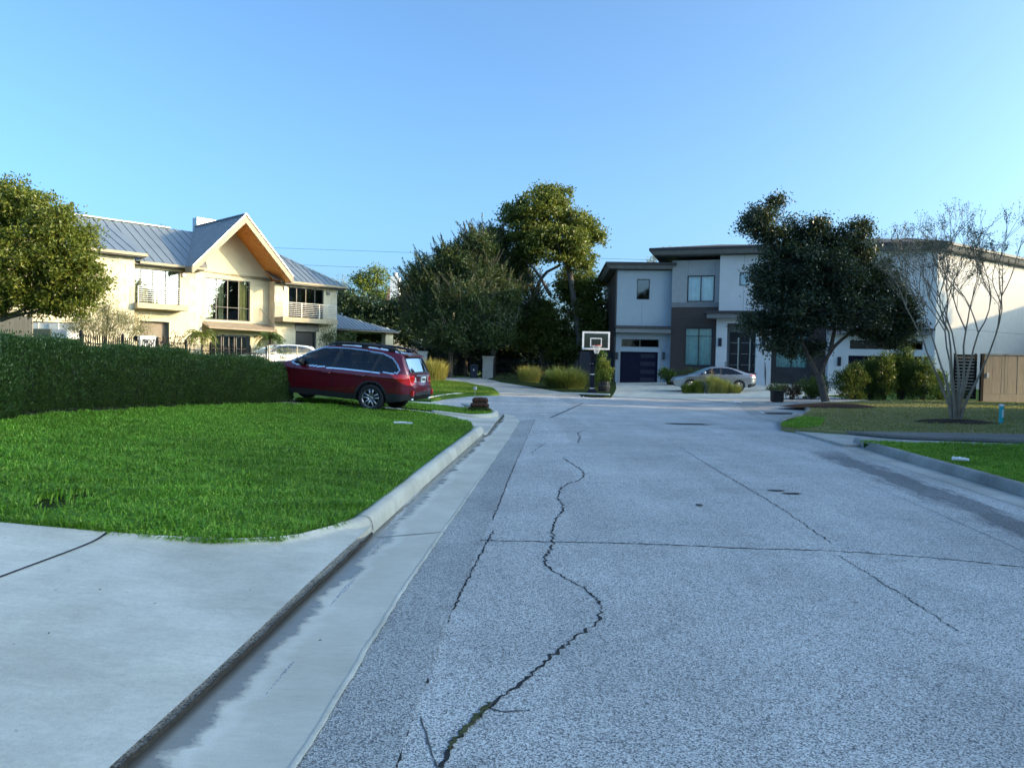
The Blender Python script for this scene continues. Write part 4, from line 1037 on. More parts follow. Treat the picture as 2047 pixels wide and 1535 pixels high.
def interp(xs, ys, x): return float(np.interp(x, xs, ys))
def seg_dist(p, poly):
    d = 9
    for i in range(len(poly)):
        a = np.array(poly[i]); b = np.array(poly[(i+1) % len(poly)]); ab = b-a; t = np.clip(((p-a)@ab)/max(1e-9, ab@ab), 0, 1); d = min(d, np.hypot(*(p-a-ab*t)))
    return d
def pin(p, poly):
    c = False; n = len(poly)
    for i in range(n):
        (x0, y0), (x1, y1) = poly[i], poly[(i+1) % n]
        if (y0 > p[1]) != (y1 > p[1]) and p[0] < (x1-x0)*(p[1]-y0)/(y1-y0)+x0: c = not c
    return c
def make_car(root, S):
    """side shells + a strip swept along the side silhouette, split by what each face is"""
    tx, tz = zip(*S['top']); bx, bz = zip(*S['bot']); x0, x1 = tx[0], tx[-1]; W = S['W']; belt = S['belt']; zr = S['roof']
    zt = lambda x: interp(tx, tz, x); zb = lambda x: interp(bx, bz, x)
    def Y(x, z, edge=True):
        y = W
        if z < .62: y -= .07*((.62-z)/.4)**2
        if z > belt: q = (z-belt)/(zr-belt); y -= .02+.26*min(1, q)**1.25*S.get('tumble', 1)
        elif z > belt-.1: y -= .02*(z-belt+.1)/.1
        y += .012*math.exp(-((z-S['crease'])/.035)**2)
        if x < x0+.42: y -= S['rt']*((x0+.42-x)/.42)**2.2
        if x > x1-.75: y -= S['ft']*((x-x1+.75)/.75)**2.2
        d = max(0, zt(x)-z); r = .09
        if d < r: y -= r-math.sqrt(max(0, r*r-(r-d)**2))
        return y
    nx, nz = 190, 52
    u = np.linspace(0, 1, nx); xs = x0+(x1-x0)*(u-.055*np.sin(2*np.pi*u)*1.0); xs = np.sort(xs)
    tri = np.linspace(0, 1, nz); tri = tri-.06*np.sin(2*np.pi*tri)
    groups = {}
    def put(kind, vs): groups.setdefault(kind, []).append(vs)
    arch = S['arch']; wheels = [(0, S['wr']), (S['wb'], S['wr'])]
    def cls(x, z):
        p = np.array((x, z))
        for wx, wr in wheels:
            d = math.hypot(x-wx, z-wr)
            if d < arch: return None
            if S.get('clad') and d < arch+.055 and z < .80: return 'cladding'
        if pin(p, S['dlo']):
            for a, b, wd in S['pillars']:
                t = (z-a[1])/(b[1]-a[1]); 
                if abs(x-(a[0]+(b[0]-a[0])*t)) < wd: return 'pillar'
            return 'side_window'
        if seg_dist(p, S['dlo']) < S['chrome_w']: return 'window_trim'
        for nm, poly in S['side_regions']:
            if pin(p, poly): return nm
        if S.get('clad') and z < S['clad'](x): return 'cladding'
        return 'body'
    for sgn in (1, -1):
        g = []
        for x in xs:
            a, b = zb(x), max(zt(x), zb(x)+.002); g.append([(x, sgn*Y(x, a+(b-a)*t), a+(b-a)*t) for t in tri])
        for i in range(nx-1):
            for j in range(nz-1):
                q = [g[i][j], g[i+1][j], g[i+1][j+1], g[i][j+1]]; c = np.mean(q, 0); k = cls(c[0], c[2])
                if k is None: continue
                if sgn > 0: q = q[::-1]
                put(k+('' if sgn > 0 else '~'), q)
    # strip over the top and ends
    P = []
    for (a, b) in zip(S['top'], S['top'][1:]):
        n = max(1, int(math.hypot(b[0]-a[0], b[1]-a[1])/.035))
        for i in range(n): P.append((a[0]+(b[0]-a[0])*i/n, a[1]+(b[1]-a[1])*i/n))
    P.append(S['top'][-1]); low = []
    for x in np.linspace(x1, x0, 60)[1:]: low.append((x, zb(x)))
    P = [(x0, zb(x0))]+P; loop = P+low; m = 20; rows = []
    for k, (x, z) in enumerate(loop):
        e = Y(x, z); top = k < len(P)
        rows.append([(x-(S['rb']*(1-(t)**2) if (x < x0+.35 and top) else 0)+(S['fb']*(1-t*t) if (x > x1-.45 and top) else 0), e*t, z+(.025*(1-t*t) if top and z > belt else (.02*(1-t*t) if top else 0))) for t in np.linspace(-1, 1, m+1)])
    for k in range(len(rows)-1):
        for j in range(m):
            q = [rows[k][j], rows[k+1][j], rows[k+1][j+1], rows[k][j+1]]; c = np.mean(q, 0); kind = 'body'
            if k >= len(P)-1: kind = 'underbody'
            else:
                for nm, fn in S['strip']:
                    if fn(c[0], abs(c[1]), c[2]): kind = nm; break
            put(kind, q[::-1])
    mats = S['mats']; objs = {}
    order = sorted(groups, key=lambda s: s != 'body')
    sides = {}
    for k in order:
        qs = groups[k]; nm = k.rstrip('~')
        V = np.array(qs).reshape(-1, 3); key = np.round(V/.0004).astype(np.int64); _, idx, inv = np.unique(key, axis=0, return_index=True, return_inverse=True)
        if nm == 'body' and k.endswith('~'): pass
        sides.setdefault(nm if nm in ('body', 'cladding', 'underbody') else k, []).append((V[idx], inv.reshape(-1, 4)))
    for k, lst in sides.items():
        off = 0; VV = []; FF = []
        for V, Fq in lst: VV.append(V); FF.append(Fq+off); off += len(V)
        V = np.concatenate(VV); Fq = np.concatenate(FF); key = np.round(V/.0004).astype(np.int64); _, idx, inv = np.unique(key, axis=0, return_index=True, return_inverse=True); inv = inv.ravel()
        nm = k.rstrip('~'); FF = inv[Fq]; VV = V[idx]
        if nm in ('body', 'cladding', 'underbody'): objs[k] = fast_mesh(nm, VV, FF, mats[nm], root, True, False); continue
        par = list(range(len(VV)))
        def find(i):
            while par[i] != i: par[i] = par[par[i]]; i = par[i]
            return i
        for f_ in FF:
            r0_ = find(f_[0])
            for i in f_[1:]: par[find(i)] = r0_; r0_ = find(r0_)
        lab = np.array([find(f_[0]) for f_ in FF])
        for l in np.unique(lab):
            sub_ = FF[lab == l]
            if len(sub_) < 4: continue
            uq, iv = np.unique(sub_, return_inverse=True); objs[k+str(l)] = fast_mesh(nm, VV[uq], iv.reshape(-1, 4), mats[nm], root, True, False)
    body = objs['body']
    for o in objs.values():
        me = o.data; bm = bmesh.new(); bm.from_mesh(me); bmesh.ops.dissolve_degenerate(bm, dist=.0005, edges=bm.edges); bm.to_mesh(me); bm.free()
    # gaps of doors, handles
    for sgn in (1, -1):
        for pts in S['gaps']:
            mb = MB(); n = 22; L = []
            for i in range(len(pts)-1):
                for t in np.linspace(0, 1, n): L.append((pts[i][0]+(pts[i+1][0]-pts[i][0])*t, pts[i][1]+(pts[i+1][1]-pts[i][1])*t))
            for i in range(len(L)-1):
                (xa, za), (xb, zb_) = L[i], L[i+1]; dx, dz = xb-xa, zb_-za; l = math.hypot(dx, dz)
                if l < 1e-6: continue
                nx_, nz_ = -dz/l*.005, dx/l*.005
                mb.add([(x, sgn*(Y(x, z)+.0025), z) for x, z in ((xa-nx_, za-nz_), (xb-nx_, zb_-nz_), (xb+nx_, zb_+nz_), (xa+nx_, za+nz_))], [(0, 1, 2, 3) if sgn < 0 else (3, 2, 1, 0)])
            mb.build('door_gap', M['gap'], body, False, False)
        for hx, hz in S['handles']:
            y = Y(hx, hz); mb = MB(); mb.tube([(hx-.11, sgn*(y+.012), hz), (hx-.08, sgn*(y+.035), hz+.004), (hx+.08, sgn*(y+.035), hz+.004), (hx+.11, sgn*(y+.012), hz)], .016, 8); mb.build('door_handle', mats['body'], body, True, False)
        mx, mz = S['mirror']; y = Y(mx, mz); mb = MB()
        mb.hexa([(mx-.09, sgn*(y+.03), mz-.01), (mx+.09, sgn*(y+.03), mz-.02), (mx+.05, sgn*(y+.24), mz), (mx-.08, sgn*(y+.24), mz+.01), (mx-.09, sgn*(y+.03), mz+.12), (mx+.07, sgn*(y+.03), mz+.11), (mx+.03, sgn*(y+.23), mz+.13), (mx-.08, sgn*(y+.23), mz+.14)])
        mb.box(mx-.04, mx+.04, min(sgn*(y-.04), sgn*(y+.05)), max(sgn*(y-.04), sgn*(y+.05)), mz-.02, mz+.03)
        mb.build('mirror', mats['mirror'], root, True, False)
    # inside: floor block and seats so the glass has something behind it
    mb = MB(); mb.box(.0, x1-1.3, -W+.12, W-.12, .45, belt-.12)
    for sx in (1.45, .55):
        for sy in (-.38, .38): mb.box(sx-.12, sx+.02, sy-.24, sy+.24, belt-.15, belt+.22); mb.box(sx-.1, sx-.02, sy-.12, sy+.12, belt+.24, belt+.42)
    mb.build('interior', M['seat_dark'], root, False, False)
    # wheels
    for wx in (0, S['wb']):
        for sgn in (1, -1):
            r = S['wr']; wy = sgn*(W-.115); Mx = Matrix.Translation((wx, wy, r)) @ Matrix.Rotation(math.pi/2, 4, 'X')
            rr = S['rim']
            mb = MB(); mb.lathe([(rr, -.10), (r-.05, -.112), (r-.012, -.10), (r, -.07), (r, .07), (r-.012, .10), (r-.05, .112), (rr, .10)], 44, Mx, True); ty = mb.build('wheel', M['tyre'], root, True, False)
            mb = MB(); mb.lathe([(rr-.012, -.09), (rr+.003, -.095), (rr+.003, .095), (rr-.012, .09)], 40, Mx, True)
            out = -sgn
            for k in range(5):
                for s2 in (-1, 1):
                    a = 2*math.pi*k/5+.3; b = a+s2*.23
                    p0 = Mx @ Vector((.05*math.cos(a+s2*.5), .05*math.sin(a+s2*.5), out*.065)); p1 = Mx @ Vector(((rr-.008)*math.cos(b), (rr-.008)*math.sin(b), out*.082))
                    mb.bar(p0, p1, .034, .03, up=(0, 1, 0))
            mb.lathe([(.0, out*.04), (.06, out*.045), (.055, out*.075), (.0, out*.08)], 20, Mx); mb.build('rim', M['alloy'], ty, True, False)
            mb = MB(); mb.lathe([(.001, out*.0), (rr-.004, out*.0), (rr-.004, out*.012), (.001, out*.03)], 32, Mx); mb.build('hub_disc', M['alloy_dark'], ty, True, False)
    # dark wheel wells
    for wx in (0, S['wb']):
        mb = MB(); mb.box(wx-arch+.02, wx+arch-.02, -W+.27, W-.27, .25, S['wr']+arch-.02); mb.build('axle_housing', M['gap'], root, False, False)
        for sgn in (1, -1):
            mb = MB(); n = 18; o = len(mb.v)
            for i in range(n+1):
                a = -.25+(math.pi+.5)*i/n; x, z = wx+(arch+.004)*math.cos(a), max(.2, S['wr']+(arch+.004)*math.sin(a)); mb.v += [(x, sgn*(Y(x, z)-.012), z), (x, sgn*(W-.3), z)]
            for i in range(n): mb.f.append((o+2*i, o+2*i+1, o+2*i+3, o+2*i+2))
            mb.build('wheel_well', M['gap'], root, False, False)
    return objs, Y
WAGON = dict(top=[(-1.085, .56), (-1.07, .70), (-1.03, .79), (-.985, .84), (-.965, .96), (-.92, 1.09), (-.74, 1.42), (-.70, 1.50), (-.62, 1.545), (-.3, 1.59), (.2, 1.62), (.8, 1.635), (1.2, 1.62), (1.55, 1.565), (1.9, 1.39), (2.4, 1.11), (2.55, 1.075), (3.1, 1.0), (3.45, .92), (3.62, .82), (3.70, .70), (3.73, .52)],
    bot=[(-1.085, .50), (-1.0, .40), (-.8, .34), (-.5, .30), (.6, .27), (2.3, .27), (3.2, .27), (3.6, .33), (3.73, .48)],
    W=.93, belt=1.0, roof=1.62, crease=.93, rt=.33, ft=.30, rb=.05, fb=.10, arch=.405, wr=.352, rim=.238, wb=2.745,
    clad=lambda x: .42 if -.45 < x < 3.2 else (.53 if x <= -.45 else .45),
    dlo=[(2.28, 1.085), (1.92, 1.34), (1.55, 1.50), (1.1, 1.545), (.4, 1.54), (-.15, 1.50), (-.45, 1.40), (-.62, 1.25), (-.70, 1.13), (-.66, 1.075), (-.5, 1.05), (.6, 1.035), (2.2, 1.05)],
    pillars=[((1.12, 1.03), (1.0, 1.56), .055), ((.02, 1.03), (-.16, 1.56), .05), ((-.05, 1.0), (-.05, 1.0001), 0)][:2], chrome_w=.032,
    side_regions=[('tail_light', [(-.50, 1.0), (-.80, 1.03), (-1.09, 1.01), (-1.09, .77), (-.93, .765), (-.76, .84)]), ('headlight', [(3.05, .93), (3.75, .86), (3.75, .74), (3.4, .76)])],
    strip=[('rear_window', lambda x, y, z: x < -.60 and 1.11 < z < 1.44 and y < .60), ('rear_pillar', lambda x, y, z: x < -.60 and 1.08 < z < 1.47 and y < .66), ('windshield', lambda x, y, z: 1.6 < x < 2.34 and y < .66),
           ('tail_light', lambda x, y, z: x < -.85 and .77 < z < 1.0 and y > .50), ('back_up_light', lambda x, y, z: x < -.85 and .84 < z < .96 and y > .38), ('cladding', lambda x, y, z: x < -.9 and z < .60)],
    gaps=[[(1.10, 1.02), (1.12, .9), (1.10, .44)], [(.05, 1.02), (.14, .92), (.42, .72), (.45, .44)], [(2.22, 1.05), (2.20, .8), (2.12, .44)], [(1.10, .44), (2.12, .44)], [(.45, .44), (1.10, .44)]],
    handles=[(1.28, .885), (.32, .90)], mirror=(2.02, 1.06),
    mats=dict(body=M['paint_red'], cladding=M['plastic_black'], side_window=M['car_glass'], pillar=M['plastic_black'], window_trim=M['chrome'], tail_light=M['lens_red'], back_up_light=M['lens_clear'], headlight=M['lens_clear'], rear_window=M['car_glass'], rear_pillar=M['plastic_black'], windshield=M['car_glass'], underbody=M['gap'], mirror=M['plastic_black']))
def place_car(root, ax, th, pitch=0):
    root.location = ax; root.rotation_euler = (0, -pitch, th)
wag = thing('station_wagon', 'dark red station wagon with black roof rails parked on the driveway behind the hedge', 'car')
objs, YW = make_car(wag, WAGON)
tilt = []
for sgn in (1, -1):
    mb = MB(); pts = [(-.60, sgn*.60, 1.56), (-.50, sgn*.61, 1.635), (0.0, sgn*.62, 1.69), (.8, sgn*.62, 1.70), (1.2, sgn*.61, 1.675), (1.42, sgn*.60, 1.60)]
    mb.tube(pts, [.02, .03, .034, .034, .03, .02], 8)
    for x in (-.35, .4, 1.15): mb.box(x-.09, x+.09, sgn*.60-.02, sgn*.60+.02, 1.55, 1.68)
    mb.build('roof_rail', M['plastic_black'], wag, True, False)
mb = MB(); mb.hexa([(-.80, -.55, 1.485), (-.62, -.6, 1.50), (-.62, .6, 1.50), (-.80, .55, 1.485), (-.80, -.55, 1.515), (-.62, -.6, 1.56), (-.62, .6, 1.56), (-.80, .55, 1.515)]); mb.build('spoiler', M['paint_red'], wag, False, False)
mb = MB(); mb.box(-1.075, -1.045, -.17, .17, .80, .95); 
pl = MB(); pl.box(-1.06, -1.03, -.155, .155, .72, .80); 
mb = MB(); mb.box(-1.055, -1.03, -.16, .16, .84, .99); po = mb.build('licence_plate', M['plate_white'], wag, False, False)
mb = MB()
for i in range(6): mb.box(-1.058, -1.0545, -.12+i*.042, -.095+i*.042, .88, .95)
mb.build('plate_lettering', M['gap'], po, False, False)
mb = MB(); mb.box(-1.045, -1.03, -.45, .45, 1.00, 1.04); mb.build('tailgate_trim', M['chrome'], wag, False, False)
mb = MB(); mb.tube([(-.86, .0, 1.10), (-.90, -.1, 1.14), (-.93, -.35, 1.16)], .012, 6); mb.build('rear_wiper', M['plastic_black'], wag, False, False)
for sgn in (1, -1):
    mb = MB(); mb.box(-1.08, -1.02, sgn*.70-.03, sgn*.70+.03, .50, .64); mb.build('reflector', M['lens_red'], wag, False, False)
    mb = MB(); mb.tube([(-1.05, sgn*.62, .40), (-.8, sgn*.62, .40)], .035, 10); mb.build('exhaust_tip', M['chrome'], wag, True, False)
mb = MB(); mb.prism([(.38, -.01, 1.66), (.22, -.01, 1.66), (.24, -.01, 1.73)], (0, .02, 0)); mb.build('antenna_fin', M['paint_red'], wag, False, False)
_wr = G(739, 823, .075); _sg = .24; _cs = math.sqrt(1-_sg*_sg); th = math.atan2(_sg, -_cs)
_front = _wr.xy+Vector((-_cs, _sg))*2.745
zf = T(_front.x, _front.y)+.075
lat = Vector((_sg, _cs))*.815         # from the near wheel to the axle centre
wc = _wr.xy+lat
wag.scale = (.92, .92, .92); place_car(wag, (wc.x, wc.y, _wr.z), th, math.atan2(zf-_wr.z, 2.745))
SEDAN = dict(WAGON); SEDAN.update(top=[(-1.03, .60), (-1.02, .78), (-.98, .90), (-.93, 1.0), (-.80, 1.04), (-.45, 1.08), (.0, 1.24), (.4, 1.36), (.9, 1.41), (1.3, 1.395), (1.6, 1.33), (2.35, .99), (2.6, .94), (3.1, .84), (3.45, .74), (3.6, .64), (3.65, .48)],
    bot=[(-1.03, .52), (-.95, .36), (-.6, .25), (.6, .20), (2.3, .20), (3.3, .20), (3.55, .28), (3.65, .42)], W=.90, belt=.93, roof=1.40, crease=.80, rt=.24, ft=.36, arch=.36, wr=.325, rim=.225, wb=2.72, clad=None,
    dlo=[(2.18, .985), (1.65, 1.26), (1.25, 1.325), (.85, 1.335), (.4, 1.28), (.05, 1.13), (-.22, 1.0), (.6, .97)], pillars=[((1.05, .9), (.98, 1.4), .045)], chrome_w=.012,
    side_regions=[('tail_light', [(-.55, .98), (-1.05, .97), (-1.05, .84), (-.85, .84)]), ('cladding', [(-1.04, .52), (-.5, .44), (-.5, .2), (-1.04, .2)])],
    strip=[('rear_window', lambda x, y, z: -.42 < x < .38 and y < .62), ('windshield', lambda x, y, z: 1.62 < x < 2.3 and y < .64), ('tail_light', lambda x, y, z: x < -.8 and .88 < z < .97), ('cladding', lambda x, y, z: x < -.8 and z < .62)],
    gaps=[[(1.06, .95), (1.08, .7), (1.06, .3)], [(.1, 1.0), (.2, .85), (.42, .6), (.45, .3)], [(2.15, .96), (2.2, .7), (2.1, .3)]], handles=[(1.25, .84), (.35, .86)], mirror=(2.0, .97))
SEDAN['mats'] = dict(WAGON['mats']); SEDAN['mats'].update(body=M['paint_silver'], window_trim=M['plastic_black'], mirror=M['paint_silver'])
sed = thing('sedan', 'silver grey sedan parked before the front steps of the modern house', 'car')
make_car(sed, SEDAN)
mb = MB(); mb.box(-1.05, -.85, -.62, .62, 1.025, 1.075); mb.build('spoiler', M['plastic_black'], sed, False, False)
mb = MB(); mb.box(-1.07, -1.04, -.16, .16, .66, .78); mb.build('licence_plate', M['plate_white'], sed, False, False)
_p = G(1476, 783, .03); _d = Vector((-1, .05)).normalized(); _l = Vector((.05, 1)).normalized()*.79
place_car(sed, (_p.x+_l.x, _p.y+_l.y, _p.z), math.atan2(_d.y, _d.x))
whc = thing('parked_car', 'white car parked behind the iron fence, only its roof and windows in view', 'car')
WH = dict(WAGON); WH['mats'] = dict(WAGON['mats']); WH['mats'].update(body=M['paint_white'], mirror=M['paint_white'])
make_car(whc, WH)
_q = atY(545, 705, 24.5*K); place_car(whc, (_q.x+1.2, _q.y+1.2, T(_q.x, _q.y)+.02), math.atan2(-.73, -.68)); whc.scale = (1.1, 1.1, 1.1)
# ================================================================== plants
M['bark'] = mat('bark', (.085, .07, .058), .9, var=.3, scale=8, bump=.7, bscale=40)
M['bark_pale'] = mat('bark_pale', (.25, .195, .14), .8, var=.25, scale=6, bump=.3, bscale=40)
M['bark_oak'] = mat('bark_oak', (.13, .115, .10), .9, var=.3, scale=6, bump=.7, bscale=30)
M['leaf_oak'] = leafmat('leaf_oak', (.05, .08, .013), (.13, .155, .028), .35, c2=(.24, .23, .06))
M['leaf_feather'] = leafmat('leaf_feather', (.028, .058, .022), (.055, .095, .034), .25, c2=(.11, .125, .045))
M['leaf_dark'] = leafmat('leaf_dark', (.018, .040, .016), (.035, .065, .025), .15, .4, c2=(.055, .08, .03))
M['leaf_black'] = leafmat('leaf_black', (.016, .032, .018), (.032, .052, .028), .12, .38, c2=(.05, .07, .04))
M['leaf_hedge'] = leafmat('leaf_hedge', (.022, .056, .017), (.05, .105, .03), .28, .4, c2=(.09, .15, .045))
M['leaf_yellow'] = leafmat('leaf_yellow', (.08, .13, .015), (.16, .20, .03), .35, .45, c2=(.28, .28, .05))
M['leaf_left'] = leafmat('leaf_left', (.065, .10, .014), (.16, .19, .032), .4, .4, c2=(.27, .26, .06))
M['leaf_olive'] = leafmat('leaf_olive', (.20, .195, .09), (.32, .30, .16), .3, .6, c2=(.34, .32, .2))
M['leaf_shrub'] = leafmat('leaf_shrub', (.03, .075, .016), (.065, .13, .026), .3, .4, c2=(.13, .18, .04))
M['leaf_silver'] = leafmat('leaf_silver', (.30, .33, .30), (.45, .48, .44), .15, .7)
M['leaf_dry'] = leafmat('leaf_dry', (.26, .16, .12), (.42, .28, .20), .2, .7)
M['leaf_bronze'] = leafmat('leaf_bronze', (.03, .018, .016), (.07, .035, .03), .2, .5)
M['blade_gold'] = leafmat('blade_gold', (.34, .30, .06), (.48, .42, .11), .4, .6, c2=(.62, .54, .2))
M['blade_green'] = leafmat('blade_green', (.07, .12, .03), (.12, .17, .05), .35, .55, c2=(.22, .24, .09))
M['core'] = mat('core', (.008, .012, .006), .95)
def unit(n, g):
    v = g.normal(size=(n, 3)); return v/np.linalg.norm(v, axis=1, keepdims=True)
def leaf_quads(C, size, el, g, dirs=None, up=.5, var=.5):
    n = len(C); d = unit(n, g) if dirs is None else dirs+.55*unit(n, g); d /= np.linalg.norm(d, axis=1, keepdims=True)
    nn = unit(n, g)+np.array([0, 0, up]); s_ = np.cross(d, nn); s_ /= np.maximum(1e-6, np.linalg.norm(s_, axis=1, keepdims=True))
    L = (size*(1-var/2+var*g.random(n)))[:, None]; W_ = L*el
    fold = np.cross(d, s_)*L*.12
    return np.stack([C-d*L/2, C+s_*W_/2+fold-d*L*.05, C+d*L/2, C-s_*W_/2+fold-d*L*.05], 1).reshape(-1, 3)
def quads_obj(name, Vs, m, parent):
    V = np.concatenate(Vs); n = len(V)//4; return fast_mesh(name, V, np.arange(n*4).reshape(-1, 4), m, parent)
def PB(px, py, Y, rx, rz, ry=None):
    c = atY(px, py, Y); k = Y/F; return (c, rx*k, (ry or (rx+rz)/2)*k*.9, rz*k)
def tree(name, label, base, blobs, limbs, lm, bm, cat='tree', dens=1., leaf=.14, el=.5, clump=.42, per=60, group=None, seed=1, shoots=0, twigs=True, shoot_l=1.0, fill=.35):
    g = np.random.default_rng(seed); t = thing(name, label, cat, base, group); Vs = []; mb = MB(); tw = []
    for c, rx, ry, rz in blobs:
        area = 4*math.pi*((rx*ry)**1.6/3+(rx*rz)**1.6/3+(ry*rz)**1.6/3)**(1/1.6); n = max(3, int(area/(clump*clump*1.75)*dens))
        u = unit(n, g); r_ = np.where(g.random(n) < fill, .25+.5*g.random(n), .72+.30*g.random(n))[:, None]
        Q = np.array(c)+u*r_*np.array([rx, ry, rz])
        for q in Q:
            m = int(per*1.15*(.6+.8*g.random())); Vs.append(leaf_quads(q+g.normal(size=(m, 3))*clump*np.array([.5, .5, .36])*(.7+.6*g.random()), leaf, el, g))
        if twigs:
            for q in Q[::3]: tw.append((Vector(c)*.6+Vector(q)*.4 if False else Vector(c), Vector(q)))
        if shoots:
            ns = max(1, int(n*shoots))
            for k in range(ns):
                a = np.array(c)+unit(1, g)[0]*np.array([rx, ry, rz])*.85
                d = np.array([g.normal()*.35+(.5 if a[0] > c[0] else -.5), g.normal()*.3, 1.0]); d /= np.linalg.norm(d); L = shoot_l*(.5+g.random())
                if a[2] < c[2]-rz*.3: continue
                tt = g.random(44)[:, None]; C = a+d*L*tt+g.normal(size=(44, 3))*.09*(1.2-tt); Vs.append(leaf_quads(C, leaf*.8, el*.8, g, np.tile(d, (44, 1))))
                tw.append((Vector(a), Vector(a+d*L)))
    for pts, rad in limbs: mb.tube(pts, rad, 8)
    for a, b in tw:
        mid = a.lerp(b, .5)+Vector((random.uniform(-.1, .1), random.uniform(-.1, .1), random.uniform(-.12, .12))); r0 = min(.05, .012+.018*(b-a).length); mb.tube([a, mid, b], [r0, r0*.7, r0*.3], 4, False)
    mb.build('trunk', bm, t, True); quads_obj('crown', Vs, lm, t); return t
def limb(pts, r0, r1):
    n = len(pts); P = smooth_poly([Vector(p) for p in pts], 1, False); n = len(P); return (P, [r0+(r1-r0)*(i/(n-1))**.8 for i in range(n)])
def limbs_from(base, fork, blobs, r, k=.45):
    L = [limb([base-Vector((0, 0, .15)), base.lerp(fork, .5)+Vector((.04, 0, 0)), fork], r*1.2, r*.85)]
    for c, *_q in blobs:
        c = Vector(c); L.append(limb([fork-Vector((0, 0, .1)), fork.lerp(c, .5)+Vector((0, 0, -.12*(c-fork).length*.3)), c], r*k, r*.12))
    return L
# ---- left edge tree
b = G(-70, 700); b = Vector((b.x*25/b.y, 25, T(b.x*25/b.y, 25)))
bl = [PB(*a) for a in ((60, 430, 25.0, 62, 55), (15, 400, 25.0, 50, 45), (112, 455, 24.48, 52, 45), (150, 520, 24.48, 52, 50), (60, 520, 24.35, 100, 75), (176, 570, 24.74, 40, 42), (50, 590, 25.0, 85, 40), (-70, 480, 25.0, 100, 110), (130, 606, 24.74, 55, 30), (-60, 600, 25.0, 70, 40), (165, 470, 25.0, 26, 26))]
fk = atY(-40, 640, 25.0)
tree('tree', 'round crowned green tree at the left edge, sunlit on top, beside the cream house', b, bl, limbs_from(b, fk, bl, .17)+[limb([fk, atY(20, 640, 24.87), atY(70, 600, 24.74)], .08, .03)], M['leaf_left'], M['bark'], leaf=.125, el=.45, clump=.34, per=66, seed=11, dens=1.3)
# ---- live oak
Yo = 31*K; b = G(1152, 750, .05); b = Vector((b.x*Yo/b.y, Yo, T(b.x*Yo/b.y, Yo)))
bl = [PB(x, y, Yo+dy, rx, rz) for x, y, rx, rz, dy in ((1082, 418, 58, 42, 0), (1112, 392, 32, 24, 0), (1030, 428, 30, 22, 1), (1150, 452, 40, 32, 0), (1186, 470, 25, 26, 0), (1115, 488, 62, 40, -1), (1060, 468, 45, 34, 0), (1152, 512, 40, 30, -.5), (1050, 515, 40, 24, 1), (1000, 470, 25, 20, 1),
     (1020, 560, 45, 35, 2), (1095, 640, 50, 50, 2), (1172, 610, 40, 65, 1), (1135, 690, 65, 34, 1), (1060, 655, 36, 55, 2), (1192, 670, 30, 45, 0), (1150, 570, 40, 40, 2))]
fk = atY(1142, 600, Yo)
tree('oak_tree', 'tall oak with sunlit yellow green top, tallest tree behind the basketball hoop', b, bl, [limb([b-Vector((0, 0, .2)), atY(1162, 690, Yo), atY(1150, 620, Yo), atY(1140, 545, Yo), atY(1120, 480, Yo)], .42, .16), limb([atY(1090, 740, Yo+2), atY(1075, 640, Yo+2), atY(1062, 560, Yo+1.5), atY(1040, 500, Yo+1)], .35, .12), limb([atY(1068, 590, Yo+1), atY(1085, 548, Yo+.5), atY(1120, 530, Yo)], .2, .08), limb([atY(1100, 590, Yo+1), atY(1075, 545, Yo+.5), atY(1050, 520, Yo)], .16, .06)], M['leaf_oak'], M['bark_oak'], leaf=.24, el=.5, clump=.6, per=60, seed=12, dens=1.45, fill=.35)
# ---- feathery grey green trees
def ftree(label, base_px, Y, specs, seed, lm='leaf_feather', **kw):
    Y = Y*K; b = atY(base_px, 740, Y); b.z = T(b.x, b.y); bl = [PB(x, y, Y+dy, rx, rz) for x, y, rx, rz, dy in specs]; fk = b+Vector((0, 0, 2.2))
    return tree('tree', label, b, bl, limbs_from(b, fk, bl, .2), M[lm], M['bark'], seed=seed, **kw)
ftree('wide grey green feathery tree drooping over the iron gate', 900, 29.7, [(835, 575, 34, 40, 1), (862, 552, 42, 38, 1), (905, 520, 36, 30, 1), (958, 492, 34, 28, 1), (925, 535, 45, 36, 1), (850, 625, 50, 45, 0), (925, 615, 70, 50, -1), (905, 668, 66, 28, -1.5), (985, 655, 42, 40, -1.5), (1000, 600, 40, 40, 0), (965, 560, 40, 40, .5)], 21, leaf=.22, el=.32, clump=.6, per=62, shoots=.9, shoot_l=1.2, dens=1.8)
ftree('feathery tree with brownish sunlit twigs between the gate tree and the tall oak', 985, 31.6, [(955, 505, 38, 30, 0), (990, 490, 36, 36, 0), (1010, 540, 40, 38, 0), (1040, 600, 40, 50, 0)], 22, leaf=.21, el=.32, clump=.55, per=52, shoots=1.1, shoot_l=1.3, dens=1.4)
ftree('dark dense tree mass between the carport roof and the iron gate', 770, 38, [(712, 612, 40, 34, 0), (775, 632, 52, 36, 0), (830, 628, 46, 36, -1), (745, 655, 58, 26, -1), (690, 596, 22, 20, 1), (825, 672, 56, 24, -2), (700, 660, 40, 30, 0)], 23, 'leaf_dark', leaf=.28, el=.5, clump=.75, per=62, dens=1.5)
ftree('bright sunlit round topped tree far behind, left of the white chimney', 745, 52, [(720, 556, 19, 19, 0), (757, 549, 20, 22, 0), (742, 578, 32, 22, 0), (775, 590, 18, 20, 0)], 24, 'leaf_yellow', leaf=.3, el=.5, clump=.8, per=46)
ftree('low dark bush under the feathery tree behind the gate', 930, 35, [(880, 700, 60, 26, 0), (960, 690, 60, 34, 1), (1040, 690, 50, 40, 1), (1110, 700, 55, 40, 2), (1170, 705, 40, 40, 2), (905, 728, 55, 22, 3), (1010, 730, 60, 22, 4), (860, 715, 30, 30, 4)], 25, 'leaf_black', leaf=.28, clump=.7, per=56, cat='bush', dens=1.6)
